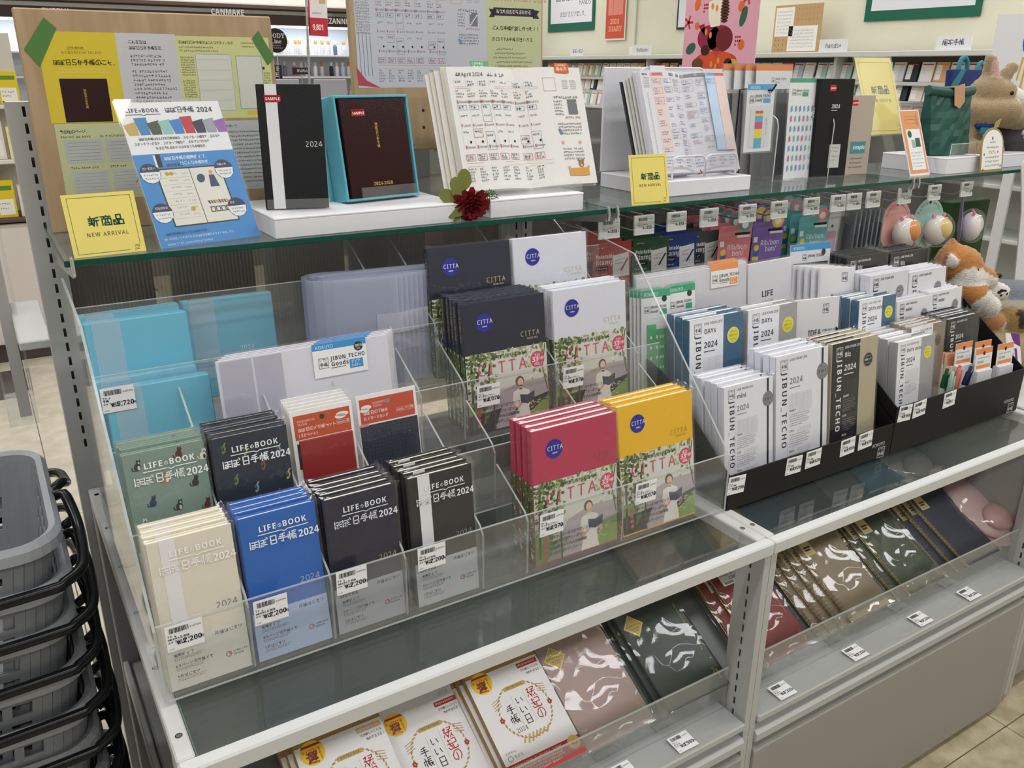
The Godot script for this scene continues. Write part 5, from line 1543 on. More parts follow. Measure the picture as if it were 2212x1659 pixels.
	var gm := tinted("soft", "0d4038", "14564a", Vector3.ONE * 3, 0.45)
	var bag := G.new()
	var nz := FastNoiseLite.new()
	nz.seed = 6; nz.frequency = 9.0
	var nx := 12; var ny := 10
	var P := func(i: int, j: int, f: float) -> Vector3:
		var u := float(i) / nx; var w := float(j) / ny
		var hw := 0.072 + 0.003 * nz.get_noise_2d(w * 2, f)
		var dd := (0.030 * (1 - w * 0.55) + 0.006 * nz.get_noise_2d(u * 2.0 + f, w * 2.0)) * (0.75 + 0.25 * sin(PI * u))
		return Vector3((u * 2 - 1) * hw, w * 0.15, f * dd)
	for f in [-1.0, 1.0]:
		for i in nx:
			for j in ny:
				var a: Vector3 = P.call(i, j, f); var b: Vector3 = P.call(i + 1, j, f); var d: Vector3 = P.call(i + 1, j + 1, f); var e: Vector3 = P.call(i, j + 1, f)
				if f > 0: bag.quad(a, b, d, e)
				else: bag.quad(b, a, e, d)
	for j in ny:
		bag.quad(P.call(0, j, -1.0), P.call(0, j, 1.0), P.call(0, j + 1, 1.0), P.call(0, j + 1, -1.0))
		bag.quad(P.call(nx, j, 1.0), P.call(nx, j, -1.0), P.call(nx, j + 1, -1.0), P.call(nx, j + 1, 1.0))
	for i in nx: bag.quad(P.call(i, 0, -1.0), P.call(i + 1, 0, -1.0), P.call(i + 1, 0, 1.0), P.call(i, 0, 1.0))
	part(t, "bag_body", bag, gm)
	part(t, "rolled_top", G.new().tube([Vector3(-0.079, 0.156, 0.004), Vector3(-0.03, 0.151, 0.012), Vector3(0.03, 0.15, 0.012), Vector3(0.079, 0.154, 0.004)], 0.0125, 12), gm)
	var lt := part(t, "leather_tag", G.new().prism(PackedVector2Array([Vector2(-0.018, 0.0), Vector2(-0.018, -0.044), Vector2(0.0, -0.056), Vector2(0.018, -0.044), Vector2(0.018, 0.0)]), -0.0008, 0.0008), mat("bf9674", 0.6))
	lt.transform = Transform3D(Basis.from_euler(Vector3(0.05, 0, 0.22)), Vector3(0.004, 0.166, 0.0262))
	part(t, "tag_fold", G.new().bb(-0.018, 0.02, 0.161, 0.1645, -0.012, 0.026), mat("bf9674", 0.6))
	var sh := thing("clear_front_stop", "low clear acrylic stop in front of the green bag", "stand", Vector3(2.05, GL + 0.0392, 0.262))
	part(sh, "plate", G.new().bb(-0.055, 0.055, 0, 0.03, 0, 0.002), pane("e2e8e6", 0.08, 0.04))
	part(sh, "plate_edge", G.new().tube([Vector3(-0.055, 0, 0.001), Vector3(-0.055, 0.03, 0.001), Vector3(0.055, 0.03, 0.001), Vector3(0.055, 0, 0.001)], 0.001, 6), pane("e8ebe9", 0.7, 0.3))
	# arched card
	t = thing("arched_card", "arched white card with brown border and leaf in front of the rabbit", "sign card", Vector3(2.126, GL, 0.300), Vector3(-8, 0, 0))
	var arch := func(w: float, h: float, inset: float) -> PackedVector2Array:
		var p := PackedVector2Array([Vector2(-w + inset, inset), Vector2(w - inset, inset)])
		for i in 13:
			var a := PI * i / 12
			p.append(Vector2((w - inset) * cos(a), h - w * 0.9 + (w * 0.9 - inset) * sin(a)))
		return p
	part(t, "card", G.new().prism(arch.call(0.05, 0.108, 0.0), -0.002, 0.0), mat("a08a5e", 0.6))
	part(t, "white_face", G.new().prism(arch.call(0.05, 0.108, 0.0055), 0.0, 0.0004), mat("ecebe6", 0.5))
	part(t, "leaf", G.new().prism(PackedVector2Array([Vector2(0.0, 0.103), Vector2(0.02, 0.108), Vector2(0.032, 0.128), Vector2(0.012, 0.122)]), -0.0018, 0.0006), mat("9a8f4a", 0.6))
	k = K.new(self, 100, 108, 0.0007)
	k.ink("3c4a5a").fine(38, 34, 26, 4, 3)
	k.ink("a8342e").oval(48, 26, 3, 4, 10)
	k.ink("7a7c80").fine(24, 46, 54, 5, 4).fine(20, 70, 62, 5, 5).fine(20, 80, 60, 5, 6).fine(20, 90, 62, 5, 7)
	k.ink("b79c3a").fine(34, 56, 34, 8, 8)
	k.ink("b8484a").oval(74, 60, 2.5, 3, 8).oval(12, 102, 3, 3, 8)
	k.ink("4a8f78").rect(86, 92, 5, 6).rect(12, 62, 5, 6)
	part(t, "print", k, print_mat(0.5))

# ---------------------------------------------------------------- black tiered boxes of planners
func counter_box(label: String, x0: float, x1: float, lip: float) -> Node3D:
	var w := x1 - x0
	var a := w / 2
	var t := thing("black_display_box", label, "display box", Vector3((x0 + x1) / 2, 0.7455, 0.648), Vector3.ZERO, "black planner display boxes")
	var bk := mat("0c0c0d", 0.55)
	part(t, "front_panel", G.new().cb(-a, a, 0, lip, -0.003, 0, 0.0008), bk)
	for s in [-1, 1]:
		var sp := part(t, "side_panel", G.new().prism(PackedVector2Array([Vector2(-0.003, 0), Vector2(-0.003, lip), Vector2(-0.17, lip + 0.125), Vector2(-0.33, lip + 0.17), Vector2(-0.33, 0)]), -0.0015, 0.0015), bk)
		sp.transform = Transform3D(Basis(Vector3(0, 0, 1), Vector3(0, 1, 0), Vector3(1, 0, 0)), Vector3(s * (a - 0.0016), 0, 0))
	part(t, "back_panel", G.new().cb(-a + 0.003, a - 0.003, 0, lip + 0.16, -0.333, -0.33, 0.0008), bk)
	for i in 3:
		var z0 := -0.003 - 0.105 * i
		part(t, "step", G.new().bb(-a + 0.003, a - 0.003, 0.018 + 0.05 * i, 0.021 + 0.05 * i, z0 - 0.105, z0), bk)
		if i > 0: part(t, "step_riser", G.new().bb(-a + 0.003, a - 0.003, 0.021 + 0.05 * (i - 1), 0.035 + 0.05 * i, z0 - 0.002, z0), bk)
	var k := K.new(self, w * 1000, lip * 1000)
	var lx := w * 1000 - 58
	var ly := lip * 1000 - 27
	k.ink("e4e4e4").txt("KOKUYO", lx, ly, 9.5, "sans", 0.1)
	emblem(k, lx + 20, ly + 4.5, 20, "dcdcdc")
	part(t, "print", k, print_mat(0.5))
	return t

# planner covers: kind white / days / biz
func planner(label: String, w: float, h: float, t: float, kind: String, title: String, cover: String, yr: String, seal: String, group: String) -> Node3D:
	var W := w * 1000.0
	var H := h * 1000.0
	var s := H / 217.0
	var k := K.new(self, W, H)
	var ink := "26283c"
	var bandw := W
	if kind == "days": bandw = W * 0.62
	if kind == "biz": bandw = W * 0.6
	if kind == "white": k.ink("e4e5ec").rect(0.3, 0.3, W - 0.6, H - 0.6)
	if kind == "days": k.ink("ecedf1").rect(0.3, 0.3, bandw, H - 0.6)
	if kind == "biz":
		k.ink("141416").rect(0.3, 0.3, bandw, H - 0.6)
		ink = "e6e6e6"
	if kind == "biz2": ink = "e6e6e6"
	k.up()
	emblem(k, 12 * s, 9 * s, 17 * s, ink)
	var nx := 35 * s
	k.ink(ink).txt("LOG YOUR LIFE", nx, 13 * s, 6.6 * s, "sansb", 0.1, 0, 0.92)
	if title: k.txt(title, nx, 29 * s, 12 * s, "sansb")
	k.txt("JIBUN_TECHO", 15.5 * s, 31 * s, 17.6 * s, "sansb", 2.5 * s, 1)
	k.ink(yr).txt("2024", nx, 55 * s, 15.5 * s, "sansb", 0.2, 0, 0.95)
	k.rect(nx, 61 * s, 27 * s, 1.8 * s)
	k.ink("8a8c98" if not kind.begins_with("biz") else "5c5c60")
	var rw := minf(bandw - nx - 4 * s, 58 * s)
	if kind == "white":
		k.up().ink("15151a").rect(W - 18 * s, 2 * s, 5.5 * s, H - 2.4 * s)
		k.ink("8a8c98").rect(30.5 * s, 1, 0.3, H - 2)
	for j in 8: k.rect(nx, (74 + j * 3.6) * s, rw, 0.25)
	for j in int(rw / (3.6 * s)) + 1: k.rect(nx + j * 3.6 * s, 74 * s, 0.25, 25.4 * s)
	k.ink(ink)
	var y := 102.0
	for sec in ["DIARY", "LIFE", "IDEA"]:
		k.txt(sec, nx, (y + 4) * s, 5.6 * s, "sansb")
		for j in (6 if sec != "IDEA" else 1): k.ink("5c5e70" if not kind.begins_with("biz") else "8c8c90").fine(nx, (y + 8 + j * 4.2) * s, rw * [0.9, 0.95, 0.8, 0.92, 0.85, 0.6][j], 2.5 * s, int(y) + j)
		k.ink("8a8c98" if not kind.begins_with("biz") else "5c5c60")
		for j in 3: k.rect(nx + rw * 0.35, (y - 1 + j * 3.2) * s, rw * 0.65, 0.25)
		for j in 10: k.rect(nx + rw * (0.35 + 0.07 * j), (y - 1) * s, 0.25, 6.6 * s)
		y += 38.0
		k.ink(ink)
		if kind == "days": break
	k.txt("KOKUYO", nx + 16 * s, H - 5 * s, 7.6 * s, "sansb")
	if kind == "biz":
		k.up().ink("e9e9e9").rect(nx - 4, H - 4 - 16 * s, 26 * s, 15 * s)
		k.up().ink("26262a").bars(nx - 2, H - 3 - 14 * s, 22 * s, 11 * s, 8)
	k.up()
	if seal == "yellow":
		k.ink("eff0ea").oval(W * 0.81, 41 * s, 15 * s, 15 * s, 26)
		k.up().ink("e6dc28").oval(W * 0.81, 41 * s, 14.2 * s, 14.2 * s, 26)
		k.up().ink("6a6418").fine(W * 0.81 - 8 * s, 33 * s, 16 * s, 2.6 * s, 3)
		k.jp("1日1ページ", W * 0.81 - 11.5 * s, 39 * s, 4.6 * s, 0.12, -0.1)
		k.fine(W * 0.81 - 7 * s, 47 * s, 14 * s, 2.4 * s, 5)
	elif seal == "3in1":
		k.ink("5c5e62").oval(W - 15 * s, 45 * s, 15.5 * s, 15.5 * s, 28)
		k.up().ink("85878b").oval(W - 15 * s, 45 * s, 14.4 * s, 14.4 * s, 28)
		k.up().ink("26282c").txt("3 in 1", W - 26 * s, 48 * s, 9.4 * s, "sansb", 0, 0, 0.9)
		k.fine(W - 24 * s, 52 * s, 18 * s, 2.2 * s, 3)
		k.fine(W - 22 * s, 36 * s, 14 * s, 2.2 * s, 4)
	elif seal:
		k.ink("a9a9a4" if seal == "black" else "6e6f72").oval(W * 0.79, 44 * s, 13.6 * s, 13.6 * s, 24)
		k.up().ink("17171a" if seal == "black" else "8c8d90" if seal == "grey" else "6b5d4a").oval(W * 0.79, 44 * s, 12.9 * s, 12.9 * s, 24)
		k.up().ink("c9c9c4" if seal == "black" else "2c2d31").jp("週間タイプ", W * 0.79 - 10.6 * s, 42 * s, 4.4 * s, 0.12, -0.1)
		k.fine(W * 0.79 - 8 * s, 36 * s, 16 * s, 2.2 * s, 3).fine(W * 0.79 - 8 * s, 50 * s, 16 * s, 2.2 * s, 4)
	return book("year_planner", label, "planner", w, h, t, mat(cover, 0.45), mat("e9e8e4", 0.8), k, group, true, 0.42)

func stand_row(o: Node3D, x: float, y: float, z: float, tilt: float, n: int, step: float, tail: String) -> void:
	o.position = Vector3(x, y, z); o.rotation_degrees = Vector3(-tilt, 0, 0)
	stack(o, n, step, tail, 0.7)

func plain_pack(called: String, label: String, cat: String, w: float, h: float, word: String, group: String) -> Node3D:
	var o := thing(called, label, cat, Vector3.ZERO, Vector3.ZERO, group)
	part(o, "booklet", G.new().cb(-w / 2, w / 2, 0, h, -0.007, 0, 0.0008), mat("dcdce0", 0.5))
	var k := K.new(self, w * 1000, h * 1000)
	k.ink("2a2c33").txt(word, w * 300, h * 350, 17, "sansb")
	k.rect(w * 320, h * 390, 32, 2)
	if word == "IDEA":
		emblem(k, w * 620, h * 60, 17, "2a2c33")
		k.jp("メモ帳(2冊パック)", w * 620, h * 300, 4.4, 0.13)
		k.fine(w * 620, h * 345, w * 300, 3, 4)
		k.bars(w * 660, h * 500, w * 250, h * 100, 5)
	part(o, "print", k, print_mat(0.5))
	part(o, "film_wrap", G.new().bb(-w / 2 - 0.003, w / 2 + 0.003, 0, h + 0.004, -0.008, 0.001), pane("f4f6f8", 0.03, 0.06, "crinkle", 0.3, 5.0))
	return o

func kokuyo_goods() -> void:
	counter_box("black tiered box next to the clear rack, holding the large planners", 0.906, 1.3445, 0.066)
	counter_box("black tiered box at the right, holding mini planners and pens", 1.3465, 1.792, 0.098)
	var gn := "planners in the black boxes"
	var B := 0.768
	# first box, front row
	stand_row(planner("white mini planner with 3-in-1 seal, front of its stack", 0.118, 0.186, 0.014, "white", "mini", "d4d6e2", "7c7e88", "3in1", gn), 0.978, B, 0.628, 8, 5, 0.0165, "white mini 3-in-1 planner from the front of its stack")
	stand_row(planner("large white planner with 3-in-1 seal, front of its stack", 0.136, 0.217, 0.014, "white", "", "d4d6e2", "7c7e88", "3in1", gn), 1.112, B, 0.628, 8, 4, 0.0165, "large white 3-in-1 planner from the front of its stack")
	stand_row(planner("kraft planner with black band, front of its stack", 0.130, 0.217, 0.013, "biz", "Biz", "b3a98f", "e6e6e6", "black", gn), 1.252, B, 0.628, 7, 4, 0.015, "kraft planner with black band from the front of its stack")
	# first box, second row
	stand_row(planner("blue planner with yellow seal and white band, front of its stack", 0.133, 0.217, 0.018, "days", "DAYs", "3c6584", "26283c", "yellow", gn), 1.012, B + 0.05, 0.505, 6, 3, 0.02, "blue planner with yellow seal from the front of its stack")
	stand_row(planner("large grey planner with yellow seal beside the blue ones", 0.133, 0.217, 0.018, "days", "DAYs", "a3a3a4", "26283c", "yellow", gn), 1.152, B + 0.05, 0.51, 6, 2, 0.02, "large grey planner with yellow seal, behind its twin")
	var o := plain_pack("refill_pack", "white refill pack reading IDEA behind the kraft planners", "refill pack", 0.130, 0.212, "IDEA", "white refill packs")
	o.position = Vector3(1.282, B + 0.05, 0.505); o.rotation_degrees = Vector3(-8, 0, -3)
	# first box, back row
	template_packs()
	o = plain_pack("refill_pack", "white refill pack reading LIFE in the back row", "refill pack", 0.128, 0.205, "LIFE", "white refill packs")
	o.position = Vector3(1.268, B + 0.115, 0.395); o.rotation_degrees = Vector3(-7, 0, 1)
	o = plain_pack("refill_pack", "upper white refill pack reading IDEA, front of the leaning set", "refill pack", 0.108, 0.19, "IDEA", "white refill packs")
	o.position = Vector3(1.400, B + 0.11, 0.452); o.rotation_degrees = Vector3(-10, 0, -5)
	for i in range(1, 5): dup(o, "%s refill pack of the leaning IDEA set" % ORD[i], o.position + Vector3(-0.007 * i, 0, -0.012 * i))
	var pk := thing("film_pocket_pack", "clear pocket pack with blue header in the back row", "stationery pack", Vector3(1.402, B + 0.115, 0.372), Vector3(-6, 0, -2), "")
	part(pk, "sheet", G.new().bb(-0.063, 0.063, 0, 0.222, -0.0016, 0), mat("d9dade", 0.4))
	var k := K.new(self, 126, 222)
	k.ink("2f8fca").rect(0, 0, 126, 14)
	k.up().ink("e8f2f8").txt("KOKUYO", 9, 11, 8, "sans", 0.3)
	k.ink("17181a").oval(104, 20, 7, 7, 18)
	emblem(k, 38, 22, 12, "2a2c33")
	k.txt("JIBUN_TECHO", 54, 29, 8, "sansb")
	k.ink("3d4047").rect(10, 40, 110, 180)
	part(pk, "print", k, print_mat(0.4))
	part(pk, "film_wrap", G.new().bb(-0.066, 0.066, 0, 0.226, -0.003, 0.0016), film())
	# second box
	B = 0.772
	stand_row(planner("grey mini planner with yellow seal, front of its stack", 0.121, 0.180, 0.019, "days", "DAYs mini", "a5a5a7", "26283c", "yellow", gn), 1.458, B, 0.615, 7, 5, 0.021, "grey mini planner with yellow seal from the front")
	stand_row(planner("taupe mini planner with round seal behind the pens", 0.118, 0.186, 0.012, "days", "mini", "8d7f6d", "26283c", "brown", gn), 1.548, B, 0.578, 6, 4, 0.0135, "taupe mini planner from the front, behind the pens")
	stand_row(planner("dark navy mini planner behind the orange-headed refills, front of its stack", 0.112, 0.186, 0.013, "biz", "", "20242e", "e6e6e6", "", gn), 1.672, B, 0.578, 6, 6, 0.0145, "dark navy mini planner from the front, behind the orange refills")
	stand_row(planner("blue mini planner with yellow seal, front of its stack", 0.120, 0.186, 0.019, "days", "DAYs mini", "3f6682", "26283c", "yellow", gn), 1.455, B + 0.056, 0.515, 6, 5, 0.0205, "blue mini planner with yellow seal from the front of its stack")
	stand_row(planner("white mini weekly planner with grey seal, front of the left stack", 0.121, 0.186, 0.012, "white2", "mini", "dcdce2", "9c9ea6", "grey", gn), 1.588, B + 0.036, 0.515, 7, 5, 0.0135, "white mini weekly planner from the front of the left stack")
	stand_row(planner("white mini weekly planner with grey seal, front of the right stack", 0.118, 0.186, 0.012, "white2", "mini", "e2e2e6", "9c9ea6", "grey", gn), 1.706, B + 0.040, 0.512, 7, 5, 0.0135, "white mini weekly planner from the front of the right stack")
	stand_row(planner("large white weekly planner with grey seal, front of the left upper stack", 0.130, 0.217, 0.012, "white2", "", "d6d6de", "9c9ea6", "grey", gn), 1.535, B + 0.06, 0.482, 6, 4, 0.013, "large white weekly planner from the front of the left upper stack")
	stand_row(planner("large white weekly planner with grey seal, front of the right upper stack", 0.134, 0.217, 0.012, "white2", "", "dddde2", "9c9ea6", "grey", gn), 1.672, B + 0.052, 0.482, 6, 4, 0.013, "large white weekly planner from the front of the right upper stack")
	stand_row(planner("black planner with round seal, front of the left rear stack", 0.136, 0.217, 0.012, "biz2", "Biz", "131315", "e0e0e0", "black", gn), 1.546, B + 0.085, 0.415, 6, 5, 0.0135, "black planner from the front of the left rear stack")
	stand_row(planner("black planner with round seal, front of the right rear stack", 0.136, 0.217, 0.012, "biz2", "Biz", "131315", "e0e0e0", "black", gn), 1.697, B + 0.078, 0.415, 6, 5, 0.0135, "black planner from the front of the right rear stack")
	pen_cup()
	slim_refills()
	# tickets on the black fronts
	var tx := [0.922, 1.064, 1.116, 1.211, 1.262]
	var what := ["below the white mini planners", "below the left half of the large white planners", "below the right half of the large white planners", "below the black band planners", "right of the other tickets, below the kraft planners"]
	for i in 5: ticket("price ticket on the black box %s" % what[i], Vector3(tx[i], 0.775 + 0.001 * i, 0.6488), Vector3(0, 0, [-4, -2, 1, 3, 3][i]), ["4,290", "4,620", "4,620", "3,850", "4,620"][i], "ジブン手帳", 40, 33)
	tx = [1.372, 1.420, 1.519]
	for i in 3: ticket("price ticket on the right black box, %s" % ["leftmost under the grey mini planner", "second from the left", "below the cup of pens"][i], Vector3(tx[i], 0.8105, 0.6488), Vector3(0, 0, [-3, 4, 3][i]), ["3,960", "3,960", "253"][i], "ジブン手帳", 40, 33)

func template_packs() -> void:
	var B := 0.768 + 0.115
	# wide clear cover packs with an orange header
	var k := K.new(self, 72, 46)
	k.ink("f0f0ee").rect(0, 0, 72, 46)
	k.up().ink("ef9a58").rect(0, 0, 72, 13)
	goods_mark(k, 4, 20, "ef9a58", "クリア", "カバー")
	var p := thing("wide_cover_pack", "wide clear cover pack with orange header card, front of its row", "cover pack", Vector3(1.043, B, 0.405), Vector3(-6, 0, 0), "wide clear cover packs")
	part(p, "sheet", G.new().cb(-0.14, 0.14, 0, 0.212, -0.0025, 0, 0.0006), mat("d6d5da", 0.3, 0, "crinkle", 0.12, 4.0))
	var hc := part(p, "header_card", G.new().bb(0.042, 0.114, 0.172, 0.218, 0.0012, 0.0016), mat("f0f0ee", 0.4))
	part(hc, "print", k, print_mat(0.4)).position = Vector3(0.078, 0.172, 0.0016)
	part(p, "film_wrap", G.new().bb(-0.142, 0.142, 0, 0.217, -0.003, 0.002), pane("f4f6f8", 0.04, 0.05, "crinkle", 0.4, 4.0))
	for i in range(1, 4): dup(p, "%s wide clear cover pack behind the orange header one" % ORD[i], p.position + Vector3(0.004 * i, 0.001, -0.007 * i))
	# slim template rulers with green headers
	var packs := [["ruler_template_pack", "slim pack with green header and bright green template ruler", 0.925, "3fb46a"], ["ruler_template_pack", "slim pack with green header and orange-tabbed template beside the green one", 0.998, "e08a2c"]]
	for i in 2:
		var q := thing("ruler_template_pack", packs[i][1], "stationery pack", Vector3(packs[i][2], B - 0.05, 0.437 - 0.004 * i), Vector3(-8, 0, -2 + 2 * i), "slim packs with green headers")
		part(q, "backing_card", G.new().bb(-0.034, 0.034, 0, 0.245, -0.001, 0), mat("e6e8e8", 0.4))
		k = K.new(self, 68, 245)
		k.ink("2aa077").rect(0, 0, 68, 14)
		k.up().ink("e4f2ec").txt("KOKUYO", 6, 11, 8, "sans", 0.3)
		k.ink("17181a").oval(54, 18, 6, 6, 16)
		emblem(k, 7, 30, 11, "2a2c33")
		k.txt("JIBUN_TECHO", 21, 34, 6.4, "sansb", 0, 0, 0.92)
		k.txt("Goods", 21, 42, 6.4, "sansb")
		k.ink("2aa077").rect(44, 36, 16, 10)
		k.ink("b4b8ba")
		for j in 22: k.rect(4, 52 + j * 8.5, 60, 0.2)
		part(q, "print", k, print_mat(0.4))
		var rg := G.new()
		if i == 0: rg.cb(-0.022, 0.024, 0.005, 0.172, 0.0004, 0.0016, 0.0005).cb(-0.022, 0.0, 0.172, 0.182, 0.0004, 0.0016, 0.0005)
		else: rg.cb(-0.014, 0.01, 0.168, 0.182, 0.0004, 0.0016, 0.0005)
		var rm := part(q, "template", rg, mat(packs[i][3], 0.25))
		if i == 0:
			k = K.new(self, 46, 170, 0.0018)
			k.ink("d6f0de")
			for j in 16: k.oval(9 + (j % 2) * 14, 16 + (j / 2) * 19, 3, 3.4, 8).rect(30 + (j % 2) * 6, 14 + (j / 2) * 19, 3.4, 4.4)
			part(rm, "cutout", k, print_mat(0.4)).position = Vector3(0.001, 0.004, 0)
		part(q, "film_wrap", G.new().bb(-0.036, 0.036, 0, 0.249, -0.003, 0.0025), pane("f4f6f8", 0.04, 0.05, "crinkle", 0.35, 5.0))
		for j in range(1, 4): dup(q, "%s slim green-headed pack behind the %s one" % [ORD[j], "bright green" if i == 0 else "orange-tabbed"], q.position + Vector3(-0.004 * j if i == 0 else 0.004 * j, 0.0, -0.006 * j))

func pen_cup() -> void:
	var t := thing("clear_pen_cup", "clear pen cup standing in the right black box", "pen cup", Vector3(1.567, 0.768, 0.617), Vector3(0, 0, 0))
	part(t, "cup", G.new().bb(-0.032, 0.032, 0, 0.002, -0.02, 0.02).bb(-0.032, 0.032, 0.002, 0.065, 0.018, 0.02).bb(-0.032, -0.03, 0.002, 0.065, -0.02, 0.018).bb(0.03, 0.032, 0.002, 0.065, -0.02, 0.018).bb(-0.03, 0.03, 0.002, 0.065, -0.02, -0.018), pane("e0e6e4", 0.08, 0.05))
	var pens := [["1f5a34", -0.024, -0.006, 3.0, "dark green"], ["b9d6c8", -0.014, 0.010, -6.0, "pale mint"], ["d9887a", 0.002, 0.008, 0.0, "salmon pink"], ["d2705e", 0.012, -0.006, 8.0, "coral"], ["c9b6ae", 0.004, -0.010, -2.0, "dusty rose"], ["1f2a4c", 0.022, 0.004, 16.0, "navy blue"]]
	for p in pens:
		var o := thing("ballpoint_pen", "%s ballpoint pen standing in the clear cup" % p[4], "pen", Vector3(1.567 + p[1], 0.7705, 0.617 + p[2]), Vector3(2, 0, -p[3]), "pens in the clear cup")
		part(o, "barrel", G.new().lathe([Vector2(0.0, 0.0), Vector2(0.0016, 0.001), Vector2(0.0048, 0.018), Vector2(0.005, 0.062), Vector2(0.0048, 0.064)], 12), mat("d6d2cc" if p[4] != "salmon pink" else "d9a99e", 0.35))
		part(o, "cap_end", G.new().lathe([Vector2(0.0048, 0.064), Vector2(0.0058, 0.066), Vector2(0.0056, 0.092), Vector2(0.0036, 0.094), Vector2(0.0034, 0.106), Vector2(0.0, 0.107)], 12), mat(p[0], 0.35))
		part(o, "clip", G.new().cb(-0.0018, 0.0018, 0.06, 0.098, 0.0062, 0.0075, 0.0004), mat(p[0], 0.35))

func slim_refills() -> void:
	var k := K.new(self, 54, 134)
	k.ink("e8935a").rect(0, 0, 54, 13)
	k.up().ink("e8e9ea").rect(0, 13, 54, 36)
	k.up().ink("2c2d33").oval(27, 12, 4, 4.4, 12)
	k.fine(6, 20, 40, 3.2, 3)
	k.txt("TO DO", 6, 33, 7, "sansb")
	k.ink("e8935a").rect(4, 37, 46, 8)
	k.ink("3a3c44").txt("JIBUN", 22, 104, 8, "sansb", 0.4, 1)
	var spots := [[1.640, 0.600, 0.010], [1.674, 0.626, 0.0], [1.706, 0.604, 0.004], [1.752, 0.628, -0.002]]
	for i in 4:
		var o := thing("slim_refill_pack", ["slim white refill with orange header, leftmost of four", "slim white refill with orange header in front, second from left", "slim white refill with orange header, third from left", "slim white refill with orange header at the right end"][i], "refill pack", Vector3(spots[i][0], 0.7675 + spots[i][2], spots[i][1]), Vector3(-5, -4, 0), "slim orange-headed refills")
		part(o, "backing_card", G.new().bb(-0.027, 0.027, 0, 0.134, -0.001, 0), mat("dedfe2", 0.5))
		part(o, "pad", G.new().cb(-0.025, 0.023, 0.002, 0.086, 0.0003, 0.0075, 0.0006).cb(-0.022, 0.026, 0.002, 0.084, -0.010, -0.0012, 0.0006), mat("dcdde1", 0.6))
		part(o, "print", k, print_mat(0.5))
	var m := thing("memo_card_pack", "small orange-edged memo pack leaning behind the pens", "memo pack", Vector3(1.628, 0.775, 0.594), Vector3(-10, 0, -7))
	part(m, "pack", G.new().cb(-0.033, 0.033, 0, 0.11, -0.006, 0, 0.0008), mat("e0d2bd", 0.5))
	k = K.new(self, 66, 110)
	k.ink("e29a62").rect(0, 0, 66, 28)
	k.up().ink("e9e6e0").rect(0, 26, 66, 78)
	k.ink("4a4a50").fine(8, 36, 46, 5, 3).fine(8, 48, 40, 4, 4)
	part(m, "print", k, print_mat(0.5))
	dup(m, "second orange-edged memo pack behind the pens", m.position + Vector3(-0.002, 0.002, -0.008))

# ---------------------------------------------------------------- hooks, electronic tickets and hanging packs under the second glass shelf
func ticket_hook(label: String, x: float, price: String, i: int) -> void:
	var h := thing("display_hook", "double wire hook holding the %s" % label, "hook", Vector3(x, 0, 0), Vector3.ZERO, "wire display hooks")
	var cm := mat("c9cbcb", 0.18, 0.9)
	part(h, "upper_rod", G.new().tube([Vector3(0.0, 1.16, 0.0), Vector3(0, 1.178, 0.008), Vector3(0, 1.188, 0.03), Vector3(0, 1.187, 0.276)], 0.0018, 7), cm)
	part(h, "lower_rod", G.new().tube([Vector3(0.0, 1.155, 0.0), Vector3(0, 1.158, 0.03), Vector3(0, 1.152, 0.245), Vector3(0.004, 1.155, 0.258), Vector3(0.008, 1.166, 0.266)], 0.0018, 7), cm)
	part(h, "mount", G.new().cb(-0.012, 0.012, 1.145, 1.175, -0.004, 0.004, 0.001), mat("8f9190", 0.4))
	var t := thing("shelf_ticket", label, "price tag", Vector3(x, 1.1505, 0.286), Vector3(-3, 0, 0), "grey-framed tickets on the hooks")
	part(t, "frame", G.new().cb(-0.0245, 0.0245, -0.001, 0.0365, -0.006, 0, 0.0012), mat("dcdedc", 0.4))
	part(t, "screen_face", G.new().bb(-0.0225, 0.0225, 0.003, 0.0345, 0, 0.0003), mat("c4c8c4", 0.35))
	var k := K.new(self, 45, 32, 0.0006)
	k.ink("3a3c3e").bars(6, 3, 22, 6, i + 3).fine(30, 5, 12, 2.2, i).fine(5, 11, 9, 2, i + 4)
	k.fine(5, 15, 26, 2.6, i + 7).fine(5, 19, 14, 2, i + 9)
	k.jp("税込", 17, 21, 3.6, 0.13)
	k.txt(price, 25.5, 25.5, 9, "sansb", 0, 0, 0.9)
	k.jp("円", 41, 22, 3, 0.13)
	part(t, "print", k, print_mat(0.4)).position = Vector3(0, 0.003, 0)

